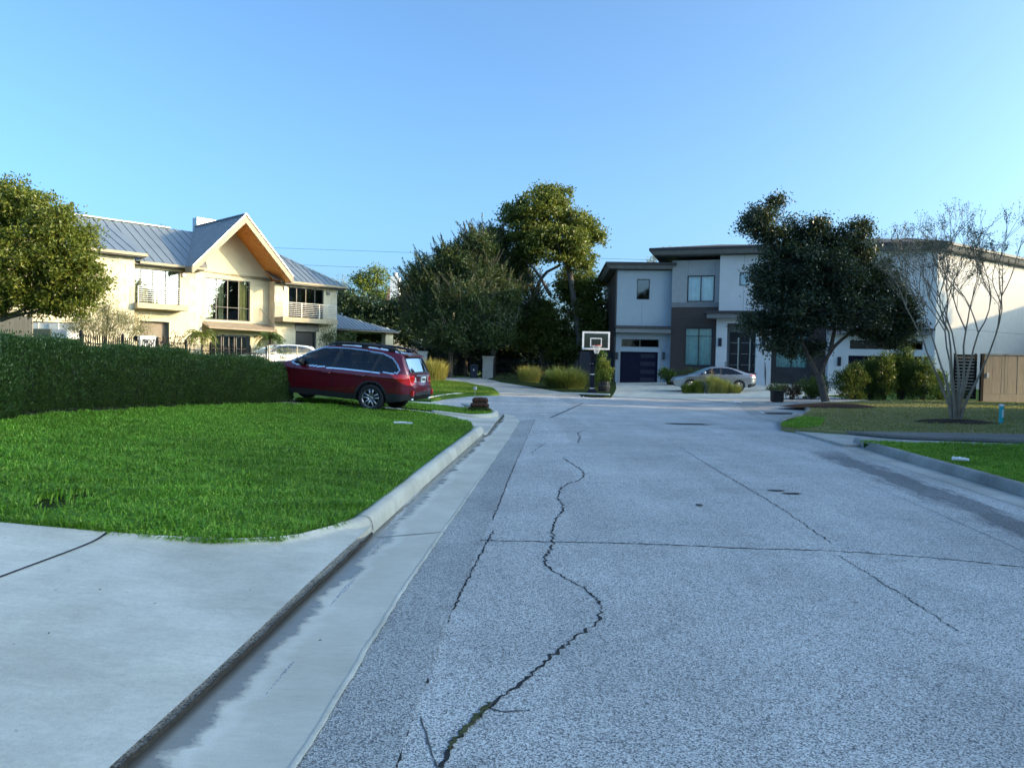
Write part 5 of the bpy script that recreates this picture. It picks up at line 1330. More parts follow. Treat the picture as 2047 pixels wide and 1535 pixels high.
def reeds(label, x0, x1, ybot, ytop, Y, n, seed, m='leaf_olive'):
    Y = Y*K
    g = np.random.default_rng(seed); t = thing('bare_tree', label, 'tree', atY((x0+x1)/2, ybot, Y)); mb = MB(); Vs = []
    r_ = atY((x0+x1)/2, ybot+60, Y); mb.tube([Vector((r_.x, r_.y, T(r_.x, min(100, r_.y)))), r_, atY((x0+x1)/2, ybot, Y)], [.15, .12, .06], 6)
    for i in range(n):
        x = x0+(x1-x0)*g.random(); a = atY(x, ybot, Y+g.normal()*.5); b = atY(x+g.normal()*10, ytop+(ybot-ytop)*.6*g.random(), Y+g.normal()*.5); mb.tube([r_.lerp(a, .3), a, b], [.03, .025, .01], 4, False)
        C = np.array(a)+(np.array(b)-np.array(a))*g.random(30)[:, None]+g.normal(size=(30, 3))*.12; Vs.append(leaf_quads(C, .22, .3, g))
    mb.build('trunk', M['bark_pale'], t); quads_obj('crown', Vs, M[m], t)
reeds('thin pale twiggy treetop behind the right end of the cream house roof', 640, 695, 585, 545, 46, 18, 3)
reeds('thin twiggy treetop poking up behind the roof of the modern house', 1288, 1355, 535, 492, 42, 22, 4)
reeds('small twig tips above the ridge of the cream house', 312, 325, 470, 445, 38, 6, 6, 'leaf_dark')
# far wood closing the view
def far_wood():
    g = np.random.default_rng(5); Vs = []
    for i in range(420):
        x = g.uniform(-120, 130); y = g.uniform(112, 135); h = g.uniform(2.5, 5.8)
        for j in range(4):
            C = np.array([x, y, .3+h*(.2+.8*g.random())])+g.normal(size=(26, 3))*np.array([1.1, .8, .7]); Vs.append(leaf_quads(C, .75, .6, g))
    o = quads_obj('far_trees', Vs, M['leaf_dark'], None); o['kind'] = 'stuff'
far_wood()
# ---- dark tree on the right lawn
Yd = 16.4*K; b = G(1652, 808, .1); b = Vector((b.x*Yd/b.y, Yd, T(b.x*Yd/b.y, Yd)+.15))
bl = [PB(x, y, Yd+dy, rx, rz) for x, y, rx, rz, dy in ((1530, 432, 36, 28, 0), (1556, 402, 20, 17, 0), (1500, 446, 26, 20, 0), (1540, 480, 38, 28, .3), (1632, 468, 38, 26, .3), (1638, 442, 22, 15, 0), (1698, 482, 46, 34, 0), (1722, 452, 24, 17, 0), (1585, 530, 62, 42, 0), (1660, 545, 70, 52, -.5), (1742, 548, 46, 50, .3), (1545, 592, 40, 34, 0), (1605, 618, 70, 40, -.6), (1702, 625, 80, 44, -.6), (1792, 622, 40, 40, 0), (1772, 570, 34, 34, .3), (1532, 640, 32, 24, .3), (1562, 690, 44, 24, 0), (1622, 694, 26, 20, .5), (1762, 664, 52, 20, 0), (1802, 660, 26, 20, 0), (1590, 455, 30, 22, .4), (1502, 648, 30, 24, 0), (1535, 550, 44, 40, .3), (1640, 590, 90, 60, .8), (1570, 650, 60, 40, .6), (1820, 640, 26, 30, 0), (1790, 680, 40, 18, 0), (1740, 600, 60, 50, .6), (1600, 500, 60, 40, .8), (1690, 520, 60, 50, .8))]
fk = atY(1637, 748, Yd)
L = [limb([b-Vector((0, 0, .3)), atY(1645, 780, Yd), fk], .19, .15)]
for path in ([(1637, 752), (1615, 712), (1600, 670), (1580, 600), (1550, 480)], [(1638, 750), (1660, 700), (1690, 672), (1740, 640), (1785, 620)], [(1660, 702), (1670, 650), (1665, 580), (1690, 490)], [(1605, 690), (1560, 660), (1540, 620)], [(1600, 660), (1630, 580), (1632, 470)], [(1700, 668), (1745, 655), (1790, 658)]):
    L.append(limb([atY(x, y, Yd) for x, y in path], .11, .025))
tree('tree', 'dark leafy forked tree on the mulch mound before the modern house', b, bl, L, M['leaf_black'], M['bark'], leaf=.125, el=.48, clump=.36, per=66, seed=31, dens=1.3, fill=.42)
# ---- bare crape myrtle
def myrtle():
    g = random.Random(4); b = G(1911, 842, .1); t = thing('bare_tree', 'many stemmed pale barked tree with almost bare twigs on the right lawn', 'tree', b); mb = MB(); tips = []
    def grow(p, d, L, r, k):
        q = p; pts = [p]; dd = d
        for i in range(3):
            dd = (dd+Vector((g.uniform(-.16, .16), g.uniform(-.16, .16), g.uniform(-.03, .12)))).normalized(); q = q+dd*L/3; pts.append(q)
        mb.tube(pts, [r, r*.84, r*.74, r*.66], 6 if r > .015 else 4, False)
        if k == 0: tips.append((pts[1], q)); return
        n = 2 if k > 2 else g.choice((2, 3, 3))
        for i in range(n):
            sp = .5 if k > 2 else .75
            nd = (dd+Vector((g.uniform(-sp, sp), g.uniform(-sp, sp), g.uniform(-.12, .35)))).normalized(); grow(q, nd, L*g.uniform(.66, .84), r*.68, k-1)
        if k in (2, 3, 4):
            nd = (d+Vector((g.uniform(-.7, .7), g.uniform(-.6, .6), .2))).normalized(); grow(pts[2], nd, L*.6, r*.4, k-2)
    stems = [(-.62, .1, 1), (-.34, -.3, 1), (-.1, .2, 1), (.12, -.15, 1), (.40, .15, 1), (.66, -.05, 1), (-.2, .4, 1), (.25, .35, 1)]
    for i, s_ in enumerate(stems):
        d = Vector((s_[0]*.68, s_[1]*.65, 1)).normalized(); a = b+Vector((s_[0]*.12, s_[1]*.1, -.1))
        d0 = Vector((s_[0]*.3, s_[1]*.3, 1)).normalized(); m1 = a+d0*.5; mb.tube([a, m1, m1+d*.7], [.05, .038, .032], 8, False)
        grow(m1+d*.68, d, 1.22, .028, 5)
    mb.build('trunk', M['bark_pale'], t, True)
    gg = np.random.default_rng(8); Vs = []
    for a, q in tips:
        m = gg.integers(3, 13); C = np.array(a)+(np.array(q)-np.array(a))*gg.random(m)[:, None]*1.1+gg.normal(size=(m, 3))*.035; Vs.append(leaf_quads(C, 0.048, .42, gg))
    quads_obj('crown', Vs, M['leaf_black'], t)
myrtle()
# ---- shrubs
def shrub(name, label, px, pbase, specs, lm, group=None, off=.1, leaf=.06, el=.5, clump=.13, per=26, seed=1, dens=1.1, upright=False, cat='shrub', Yf=None, bark='bark', fill=.45):
    b = G(px, pbase, off); 
    if Yf: Yf *= K; b = Vector((b.x*Yf/b.y, Yf, T(b.x*Yf/b.y, Yf)))
    Y = b.y; g = np.random.default_rng(seed); t = thing(name, label, cat, b, group); Vs = []; mb = MB()
    for x, y, rx, rz in specs:
        c, a, bb, h = PB(x, y, Y, rx, rz, rx); area = 4*math.pi*((a*bb)**1.6/3+(a*h)**1.6/3*2)**(1/1.6); n = max(4, int(area/(clump*clump*2.4)*dens)); u = unit(n, g)
        Q = np.array(c)+u*np.where(g.random(n) < fill, .2+.5*g.random(n), .7+.32*g.random(n))[:, None]*np.array([a, bb, h])
        if upright: Q[:, :2] = np.array(c)[:2]+(Q[:, :2]-np.array(c)[:2])*np.clip(1.25-.6*((Q[:, 2]-c.z)/h+1)/2-.2, .3, 1)[:, None]
        for q in Q:
            m = int(per*(.6+.8*g.random())); d = q-np.array(b); d[2] = abs(d[2])+.3; d /= np.linalg.norm(d); Vs.append(leaf_quads(q+g.normal(size=(m, 3))*clump*.5, leaf, el, g, np.tile(d, (m, 1))))
        for q in Q[::4]: mb.tube([b+Vector((random.uniform(-.05, .05), random.uniform(-.05, .05), 0)), b.lerp(Vector(q), .5)+Vector((0, 0, .03)), Vector(q)], [.014, .010, .004], 4, False)
    mb.build('stem', M[bark], t); quads_obj('foliage', Vs, M[lm], t); return t
SG = 'upright green shrubs in a row before the double garage'
for i, (x, y, rx, rz, l) in enumerate(((1702, 766, 30, 40, 'leftmost and lowest shrub of the row, next to the dark tree trunk'), (1738, 758, 23, 46, 'second shrub from the dark tree in the row before the double garage'), (1768, 752, 20, 50, 'slender shrub in the middle of the row before the double garage'), (1803, 748, 27, 58, 'tallest shrub of the row before the double garage'), (1845, 760, 27, 46, 'wide light green shrub behind the bare tree, in the garage row'), (1878, 772, 17, 32, 'small yellowish shrub at the right end of the row, behind the bare tree'))):
    shrub('shrub', l, x, 802, [(x, y+6, rx*1.3, rz*.9), (x+4, y-rz*.5, rx*.8, rz*.55), (x-rx*.5, y-rz*.25, rx*.6, rz*.5)], 'leaf_yellow' if i == 5 else 'leaf_shrub', SG, seed=40+i, leaf=.085, el=.4, clump=.17, per=34, Yf=17.6+.3*(i % 2), upright=False)
shrub('shrub', 'reddish bronze leaved low shrub right of the black planter box', 1585, 803, [(1583, 782, 17, 18)], 'leaf_bronze', seed=50, leaf=.07, Yf=17.8)
shrub('shrub', 'broad green shrub left of the dark tree trunk', 1622, 803, [(1615, 778, 26, 22), (1640, 772, 20, 24)], 'leaf_shrub', seed=51, leaf=.07, Yf=18)
shrub('shrub', 'low clipped shrub beside the front steps', 1570, 786, [(1556, 776, 22, 9)], 'leaf_feather', seed=52, leaf=.07, Yf=22.5)
shrub('shrub', 'yellow green shrub growing from the barrel beside the hoop', 1207, 770, [(1204, 752, 17, 24), (1203, 730, 11, 16), (1213, 742, 11, 22)], 'leaf_yellow', seed=53, leaf=.10, el=.5, clump=.16, Yf=21.9)
shrub('shrub', 'tall darker green shrub standing behind the yellow barrel plant', 1205, 765, [(1203, 726, 14, 26), (1212, 745, 12, 20)], 'leaf_shrub', seed=54, leaf=.11, clump=.18, Yf=24.3)
shrub('shrub', 'leafy green shrub in a dark pot right of the single garage door', 1335, 770, [(1330, 748, 13, 12), (1343, 757, 14, 13)], 'leaf_shrub', seed=55, leaf=.12, clump=.18, Yf=25.2)
shrub('shrub', 'grey twiggy shrub under the tall brown bay window', 1370, 768, [(1362, 748, 18, 12), (1382, 744, 16, 12)], 'leaf_feather', seed=56, leaf=.08, el=.25, dens=.6, Yf=25.0)
shrub('shrub', 'pale sunlit olive shrub behind the hedge, before the cream house wing', 205, 700, [(200, 645, 48, 34), (158, 650, 32, 28), (248, 648, 32, 34), (215, 615, 24, 24), (280, 660, 20, 26)], 'leaf_olive', seed=57, leaf=.09, el=.3, clump=.24, per=30, Yf=17.5, dens=1.2)
shrub('shrub', 'thin olive shrub against the beige garage door of the cream house', 290, 700, [(290, 650, 9, 20), (295, 632, 14, 6)], 'leaf_olive', seed=58, leaf=.08, el=.3, clump=.2, per=10, Yf=19, dens=.5)
shrub('shrub', 'dark bronze leaved shrub just right of the white number pier', 340, 700, [(330, 682, 16, 8), (350, 672, 10, 14), (352, 684, 14, 8)], 'leaf_bronze', seed=59, leaf=.10, el=.5, clump=.2, per=12, Yf=16, dens=.6)
shrub('shrub', 'dried pink brown shrub before the left gate pillar', 825, 745, [(822, 706, 15, 14), (812, 722, 10, 14), (832, 725, 10, 20)], 'leaf_dry', seed=60, leaf=.08, el=.5, clump=.18, per=14, Yf=27, dens=.7)
shrub('shrub', 'dark shrub beside the right corner of the cream house', 650, 720, [(650, 678, 14, 20), (664, 672, 16, 30), (690, 682, 24, 22)], 'leaf_feather', seed=61, leaf=.13, el=.3, clump=.3, per=26, Yf=29)
shrub('shrub', 'low grey green shrub at the foot of the right gate pillar', 1002, 760, [(1000, 760, 18, 9), (1024, 757, 16, 10)], 'leaf_feather', seed=62, leaf=.09, el=.3, clump=.18, Yf=27.5)
shrub('shrub', 'shaggy green shrub just left of the red car', 560, 730, [(562, 706, 18, 12)], 'leaf_shrub', seed=63, leaf=.12, el=.15, clump=.22, Yf=16)
# ---- ornamental grasses and flower bed
def clump_grass(name, label, px, pbase, r, h, n, m, seed, Yf=None, spread=.7, wd=.012, group=None, off=.08):
    g = np.random.default_rng(seed); b = G(px, pbase, off)
    if Yf: Yf *= K; b = Vector((b.x*Yf/b.y, Yf, T(b.x*Yf/b.y, Yf)))
    t = thing(name, label, 'grass clump', b, group); rr = r*np.sqrt(g.random(n))*.55; a0 = g.random(n)*2*np.pi
    base = np.array(b)+np.c_[rr*np.cos(a0), rr*np.sin(a0)*.8, np.zeros(n)]; a = a0+g.normal(size=n)*.9; hh = h*(.35+.75*g.random(n)**1.4)*(1.05-.55*(rr/(r*.55))**2*g.random(n)); out = spread*(.15+1.15*g.random(n)*(.4+.6*rr/(r*.55)))*r/h
    d = np.c_[np.cos(a), np.sin(a), np.zeros(n)]; s_ = np.c_[-np.sin(a), np.cos(a), np.zeros(n)]*wd/2; L = []
    for tt, wk in ((0, 1), (.4, 1), (.75, .8), (1, .15)):
        c = base+np.array([0, 0, 1.])*(hh*(tt-.28*tt**3*np.minimum(1.6, out)))[:, None]+d*(hh*out*tt**2*.85)[:, None]; L += [c-s_*wk, c+s_*wk]
    V = np.stack(L, 1).reshape(-1, 3); i = np.arange(n)[:, None]*8; Fq = np.concatenate([i+[0, 1, 3, 2], i+[2, 3, 5, 4], i+[4, 5, 7, 6]], 1).reshape(-1, 4)
    fast_mesh('blades', V, Fq, M[m], t); return t
clump_grass('ornamental_grass', 'golden sunlit fountain grass left of the big green clump', 1058, 776, 1.15, 1.25, 2600, 'blade_gold', 1, 25.5, .8, .022)
clump_grass('ornamental_grass', 'wide green fountain grass clump left of the basketball pole', 1130, 784, 2.0, 1.5, 5200, 'blade_green', 2, 23.2, .85, .02)
clump_grass('ornamental_grass', 'yellow green fountain grass at the foot of the left gate pillar', 868, 756, 1.35, 1.55, 3000, 'blade_gold', 3, 25.5, .7, .022)
FB = 'grassy tufts in the round flower bed before the silver car'
for i, (x, rr, hh, l) in enumerate(((1376, .5, .55, 'leftmost yellow green tuft in the flower bed by the silver car'), (1425, .5, .95, 'tuft right behind the silvery shrub in the flower bed'), (1446, .55, .75, 'tuft in the right half of the flower bed, below the rear door of the silver car'), (1396, .5, .72, 'tuft left of the silvery shrub in the flower bed'))):
    clump_grass('ornamental_grass', l, x, 786, rr*1.15, hh*1.1, 1300, 'blade_gold' if i in (1, 2) else 'leaf_yellow', 10+i, None, .8, .022, FB, .03)
clump_grass('ornamental_grass', 'rightmost tuft in the flower bed, before the rear wheel of the silver car', 1469, 786, .55, .55, 1100, 'blade_gold', 15, None, .8, .022, FB, .03)
shrub('shrub', 'silvery white leaved mound in the flower bed before the silver car', 1412, 786, [(1412, 775, 13, 10)], 'leaf_silver', seed=70, leaf=.06, el=.35, clump=.10, off=.03)
t = thing('dry_stalk', 'single tall dry flower stalk rising from the bed before the silver car', 'plant', G(1421, 784, .03))
mb = MB(); p0 = G(1421, 784, .03); p1 = atY(1421, 748, p0.y); mb.tube([p0, p1], .012, 5); mb.build('stem', M['leaf_dry'], t)
gq = np.random.default_rng(3); quads_obj('seed_head', [leaf_quads(np.array(atY(1423, 744, p0.y))+gq.normal(size=(40, 3))*np.array([.05, .05, .12]), .12, .4, gq)], M['leaf_dry'], t)
# ---- ferns by the entrance
def fern(label, px, py, Y, n, L, m, seed):
    g = np.random.default_rng(seed); Y *= K; b = atY(px, py, Y); b.z = T(b.x, b.y)+.4; top = atY(px, py, Y); t = thing('palm_plant', label, 'plant', b); Vs = []; mb = MB()
    mb.tube([b, top], [.07, .05], 6)
    for i in range(n):
        a = 2*math.pi*g.random(); d = np.array([math.cos(a), math.sin(a), 0]); el_ = .4+.9*g.random(); P = []
        for s in np.linspace(0, 1, 14): P.append(np.array(top)+d*L*s*(.8+.1*el_)+np.array([0, 0, L*(el_*s-1.15*s*s)]))
        P = np.array(P); mb.tube([Vector(p) for p in P[::4]], .012, 4, False); tn = np.gradient(P, axis=0); sd_ = np.cross(tn, [0, 0, 1.]); sd_ /= np.linalg.norm(sd_, axis=1, keepdims=True)
        for sg in (-1, 1):
            for rep in (0, .5):
                C = P+np.gradient(P, axis=0)*rep+sd_*sg*.13; dr = sd_*sg*.8+np.array([0, 0, -.35])+tn/np.linalg.norm(tn, axis=1, keepdims=True)*.5; Vs.append(leaf_quads(C, .30, .12, g, dr*2.2))
    mb.build('stem', M['bark'], t); quads_obj('frond', Vs, M[m], t)
fern('yellow green palm like plant in the sun left of the entrance awning', 404, 672, 24.5, 26, 1.15, 'leaf_yellow', 1)
fern('dark green palm like plant under the right end of the entrance awning', 540, 676, 26.5, 26, 1.1, 'leaf_shrub', 2)
# ---- clipped hedges
def hedge(label, P, wtop, h, m, seed, n, rnd=.32, leaf=.05, end=True, el=.42):
    """leaf shell over a dark core; P = centre line on the ground"""
    g = np.random.default_rng(seed); b = P[0].lerp(P[-1], .5); t = thing('hedge', label, 'hedge', (b.x, b.y, T(b.x, b.y)), 'clipped hedges by the lawn')
    path = resample(P, .12); N = len(path); tang = []
    for i in range(N): tang.append((path[min(i+1, N-1)]-path[max(i-1, 0)]).normalized())
    L = (N-1)*.12
    def surf(s, a, k):
        """a: 0 ground near side .. 1 ground far side over the top; superellipse cross-section; rounded end"""
        fi = s*(N-1); i = min(N-2, max(0, int(fi))); p = path[i].lerp(path[i+1], fi-i); tn = tang[i].lerp(tang[i+1], fi-i).normalized(); nrm = Vector((-tn.y, tn.x)); e = 1.
        for dist in ((1-s)*L, s*L): 
            if dist < rnd*2.2: q = 1-dist/(rnd*2.2); e = min(e, math.sqrt(max(.02, 1-q*q*.96)))
        th = math.pi*a; cx, sx = math.cos(th), math.sin(th); ex = .42
        x = math.copysign(abs(cx)**ex, cx)*wtop/2*e*k; z = abs(sx)**ex*h*(1-.20*s*s)*(.55+.45*e)*k
        w_ = .055*math.sin(s*L*2.3+a*5)+.045*math.sin(s*L*5.1+a*11)+.02*math.sin(s*L*13+a*23)
        return Vector((p.x+nrm.x*(x*(1+w_)), p.y+nrm.y*(x*(1+w_)), T(p.x, p.y)+.05+z*(1+w_*.6)))
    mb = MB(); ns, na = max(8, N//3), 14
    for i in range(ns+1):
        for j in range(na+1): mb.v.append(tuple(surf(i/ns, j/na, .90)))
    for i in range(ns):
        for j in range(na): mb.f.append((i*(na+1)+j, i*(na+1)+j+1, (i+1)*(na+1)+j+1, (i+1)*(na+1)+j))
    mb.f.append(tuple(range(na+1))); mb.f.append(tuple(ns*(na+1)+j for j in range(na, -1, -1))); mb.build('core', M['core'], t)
    C = []; D = []
    aa = np.linspace(0, .78, 200); pp = np.array([surf(.5, 1-a_, 1.) for a_ in aa]); cl = np.r_[0, np.cumsum(np.linalg.norm(np.diff(pp, axis=0), axis=1))]; cl /= cl[-1]
    for i in range(n):
        s, a = g.random(), float(np.interp(g.random(), cl, aa)); a = 1-a; k = 1.03-.10*abs(g.normal()) if g.random() < .97 else 1.04+.06*g.random(); c = surf(s, a, k); C.append(c); c2_ = surf(s, a, k*.8); d = (c-c2_); d.z = abs(d.z)+.06; d.normalize(); D.append(d)
    Vs = [leaf_quads(np.array(C), leaf, el, g, np.array(D), .2)]
    quads_obj('foliage', Vs, m, t)
    return t
HP = [G(x, y, .05).xy for x, y in ((-120, 858), (0, 840), (250, 823), (480, 815), (598, 805))]
dirn = (HP[-1]-HP[1]).normalized(); nn_ = Vector((-dirn.y, dirn.x))
hedge('long dark green clipped hedge between the front lawn and the red car', [p+nn_*.62 for p in smooth_poly(HP, 1, False)], 1.25, 1.14, M['leaf_hedge'], 5, 105000, leaf=.046)
q = [G(-60, 864).xy, G(20, 842).xy]
hedge('shorter rounded hedge end at the left edge of the picture', [q[0]+Vector((-1.5, -.5)), q[0]+Vector((-.5, .1)), G(14, 843).xy+Vector((-.22, .12))], 1.15, 1.02, M['leaf_hedge'], 6, 30000, leaf=.05)
# ================================================================== fences, gate, hoop and small things
M['iron'] = mat('iron', (.015, .015, .017), .5, .4)
M['iron_sunlit'] = mat('iron_sunlit', (.45, .40, .30), .5)  # black iron recoloured beige to stand for sunlight on it
M['pillar_stone'] = mat('pillar_stone', (.60, .60, .57), .85, var=.12, scale=5, bump=.4, bscale=60)
M['white_paint'] = mat('white_paint', (.78, .78, .77), .5)
M['navy_pad'] = mat('navy_pad', (.008, .009, .020), .6, spec=.2)
M['navy_fence'] = mat('navy_fence', (.014, .018, .034), .7)
M['rim_red'] = mat('rim_red', (.45, .05, .02), .45)
M['net'] = mat('net', (.75, .75, .72), .8)
M['board_glass'] = glassmat('board_glass', (.9, .95, .95), .04)
M['barrel_wood'] = make_wood('barrel_wood', (.035, .024, .018), (.08, .055, .04), (20, 20, 3))
M['fence_wood'] = make_wood('fence_wood', (.27, .225, .165), (.43, .36, .27), (30, 30, 1.2), .8)
M['teal'] = mat('teal', (.02, .38, .40), .45, var=.06)
M['sod_brown'] = mat('sod_brown', (.075, .035, .022), .95, var=.45, scale=14, bump=1., bscale=30)
M['paper'] = mat('paper', (.78, .79, .80), .6)
M['planter_black'] = mat('planter_black', (.012, .012, .013), .6, spec=.2)
M['bin_blue'] = mat('bin_blue', (.012, .02, .045), .5)
def iron_fence(name, label, P, h, m, step=.13, post=2.4, mid=True, z0=.0):
    P = [Vector(p) for p in P]; t = thing(name, label, 'fence', (P[0].x, P[0].y, T(P[0].x, P[0].y)))
    pk = resample(P, step); mb = MB(); n_ = 0
    for i, p in enumerate(pk):
        z = T(p.x, p.y)+z0
        if n_ < 290: q = MB(); q.box(p.x-.010, p.x+.010, p.y-.010, p.y+.010, z+.06, z+h); q.tube([(p.x, p.y, z+h), (p.x, p.y, z+h+.07)], [.017, .003], 4); q.build('picket', m, t); n_ += 1
        else: mb.box(p.x-.010, p.x+.010, p.y-.010, p.y+.010, z+.06, z+h)
    if mb.v: mb.build('pickets', m, t, kind='stuff')
    for hz in (.15, h*.86)+((h*.5,) if mid else ()):
        q = MB()
        for a, b in zip(pk[::6], pk[6::6]+[pk[-1]]): q.bar((a.x, a.y, T(a.x, a.y)+z0+hz), (b.x, b.y, T(b.x, b.y)+z0+hz), .025, .035)
        q.build('rail', m, t)
    for p in resample(P, post): z = T(p.x, p.y)+z0; q = MB(); q.box(p.x-.035, p.x+.035, p.y-.035, p.y+.035, z, z+h+.10); q.lathe([(.0, 0), (.05, .02), (.05, .06), (.0, .12)], 8, Matrix.Translation((p.x, p.y, z+h+.08))); q.build('post', m, t)
    return t
fA = Vector((-13.4, 23.0)); fB = Vector((-13.3, 40.0)); fC = atY(835, 720, 29.5*K).xy
iron_fence('iron_fence', 'black iron picket fence behind the long hedge, spear tips showing above it', [fA, fB], 1.58, M['iron'], .13)
iron_fence('iron_fence', 'iron picket fence with sunlight painted on in beige, before the white car', [fB+Vector((.1, .1)), fC], 1.62, M['iron_sunlit'], .13)
def stone_pillar(label, px, pbase, ptop, Y, w_):
    Y *= K
    b = atY(px, pbase, Y); b.z = T(b.x, b.y); zt = atY(px, ptop, Y).z; t = thing('gate_pillar', label, 'pillar', b, 'gate pillars of white stone blocks'); n = 4; h = (zt-.15-b.z)/n
    for i in range(n):
        mb = MB(); e = random.uniform(-.012, .012); mb.box(b.x-w_/2+e, b.x+w_/2+e, b.y-w_/2, b.y+w_/2, b.z+i*h+.012, b.z+(i+1)*h); mb.build('stone_block', M['pillar_stone'], t)
    mb = MB(); mb.box(b.x-w_/2+.02, b.x+w_/2-.02, b.y-w_/2+.02, b.y+w_/2-.02, b.z-.1, zt-.15); mb.build('core', M['pillar_stone'], t)
    mb = MB(); mb.box(b.x-w_/2-.05, b.x+w_/2+.05, b.y-w_/2-.05, b.y+w_/2+.05, zt-.15, zt); mb.build('cap', M['pillar_stone'], t); return b
pl_ = stone_pillar('white stone gate pillar on the left, behind the dried shrub', 842, 742, 702, 29.5, .85)
pr_ = stone_pillar('white stone gate pillar on the right, in front of the iron fence', 975, 757, 712, 30.8, .82)
# arched iron gate
t = thing('iron_gate', 'black arched iron driveway gate between the two stone pillars', 'gate', pl_.lerp(pr_, .5))
ga, gb = pl_+Vector((.55, .1, 0)), pr_+Vector((-.5, .1, 0)); n = 44; arc = []
for i in range(n+1):
    s = i/n; p = ga.lerp(gb, s); h = 1.45+.42*math.sin(math.pi*s); q = MB(); q.box(p.x-.01, p.x+.01, p.y-.01, p.y+.01, p.z+.08, p.z+h+.12); q.build('picket', M['iron'], t); arc.append(p+Vector((0, 0, h)))
for off, in ((0,), (-.18,)):
    q = MB(); q.tube([a+Vector((0, 0, off)) for a in arc], .022, 6); q.build('arched_rail', M['iron'], t)
for hz in (.2, .75): q = MB(); q.bar(ga+Vector((0, 0, hz)), gb+Vector((0, 0, hz)), .03, .04); q.build('rail', M['iron'], t)
for s in (0, .5, 1): p = ga.lerp(gb, s); q = MB(); q.box(p.x-.04, p.x+.04, p.y-.04, p.y+.04, p.z, p.z+1.6+.3*math.sin(math.pi*s)); q.build('stile', M['iron'], t)
iron_fence('iron_fence', 'black iron picket fence behind the fountain grasses', [pr_.xy+Vector((.6, .6)), atY(1165, 740, 31*K).xy], 1.55, M['iron'], .13)
# wheelie bin
b = atY(947, 757, 30.0*K); b.z = T(b.x, b.y); t = thing('wheelie_bin', 'dark blue wheelie bin before the gate, left of the right pillar', 'bin', b)
mb = MB(); mb.hexa([b+Vector(p) for p in ((-.24, -.28, .05), (.24, -.28, .05), (.24, .28, .05), (-.24, .28, .05), (-.30, -.36, .95), (.30, -.36, .95), (.30, .36, .95), (-.30, .36, .95))]); mb.build('body', M['bin_blue'], t)
mb = MB(); mb.hexa([b+Vector(p) for p in ((-.32, -.40, .955), (.32, -.40, .955), (.32, .40, .955), (-.32, .40, .955), (-.28, -.34, 1.02), (.28, -.34, 1.02), (.28, .38, 1.06), (-.28, .38, 1.06))]); mb.build('lid', M['bin_blue'], t)
for s in (-1, 1): mb = MB(); mb.lathe([(.02, -.03), (.12, -.03), (.12, .03), (.02, .03)], 16, Matrix.Translation(b+Vector((s*.27, .28, .12))) @ Matrix.Rotation(math.pi/2, 4, 'Y')); mb.build('wheel', M['tyre'], t)
mb = MB(); mb.box(b.x-.05, b.x+.05, b.y-.345, b.y-.335, b.z+.62, b.z+.72); mb.build('sticker', M['paper'], t)
# dark shed with posts behind the pillar
t = thing('open_shed', 'dark open shed with flat roof behind the right gate pillar', 'shed', atY(1000, 755, 36*K)); a = atY(972, 702, 36*K); c = atY(1075, 703, 36*K)
mb = MB(); mb.box(a.x, c.x, 35.5*K, 35.5*K+4, a.z-.12, a.z+.06); mb.build('roof', M['fascia_grey'], t)
for px in (990, 1028, 1062): p = atY(px, 740, 35.8*K); mb = MB(); mb.box(p.x-.09, p.x+.09, 35.7*K, 35.7*K+.2, T(p.x, 36*K), a.z-.12); mb.build('post', M['bark_oak'], t)
p = atY(1012, 735, 36.6*K); mb = MB(); mb.box(p.x-1.0, p.x+3.8, 35.5*K+3.6, 35.5*K+3.8, T(p.x, 36*K), a.z-.12); mb.build('back_wall', M['bark'], t)
# navy board fence left of the modern house
t = thing('board_fence', 'dark navy board fence between the trees and the single garage', 'fence', atY(1190, 765, 27.4*K)); x0 = atY(1160, 700, 27.4*K).x; x1 = atY(1229, 700, 27.4*K).x; n = 16
for i in range(n):
    mb = MB(); u0, u1 = x0+(x1-x0)*i/n, x0+(x1-x0)*(i+1)/n; mb.box(u0+.004, u1-.004, 27.4*K+random.uniform(-.006, .006), 27.4*K+.04, T(u0, 27*K)+.03, atY(1200, 703, 27.4*K).z+random.uniform(-.01, .01)); mb.build('board', M['navy_fence'], t)
mb = MB(); mb.box(x0, x1, 27.4*K+.05, 27.4*K+.1, 1.2, 1.3); mb.box(x0, x1, 27.4*K+.05, 27.4*K+.1, .5, .6); mb.build('rail', M['navy_fence'], t)
# ---- basketball hoop
b = G(1183, 786, .08); t = thing('basketball_hoop', 'basketball hoop on a padded navy pole with glass backboard at the end of the street', 'basketball hoop', b); Yb = b.y; k = Yb/F
pz = lambda y: atY(1183, y, Yb).z
mb = MB(); mb.hexa([b+Vector(p) for p in ((-.26, -.26, 0), (.26, -.26, 0), (.26, .26, 0), (-.26, .26, 0), (-.17, -.17, .22), (.17, -.17, .22), (.17, .17, .22), (-.17, .17, .22))]); mb.build('base', M['navy_pad'], t)
mb = MB(); mb.box(b.x-.11, b.x+.11, b.y-.11, b.y+.11, b.z+.2, pz(706)); mb.build('pole_pad', M['navy_pad'], t)
for y in (727, 748, 776): mb = MB(); z = pz(y); mb.box(b.x-.118, b.x+.118, b.y-.118, b.y+.118, z-.018, z+.018); mb.build('strap', M['white_paint'], t)
c = atY(1191.5, 681, Yb-1.0); hw = 27.2*k*.96; hh = 17.6*k*.96
mb = MB(); top = b+Vector((0, 0, pz(706)-b.z)); 
for s in (-.07, .07):
    mb.bar(top+Vector((s, 0, -.1)), Vector((c.x+s, c.y+.06, c.z+.35)), .06, .09); mb.bar(top+Vector((s, 0, -.75)), Vector((c.x+s, c.y+.06, c.z-.3)), .06, .09)
mb.build('arm', M['navy_pad'], t)
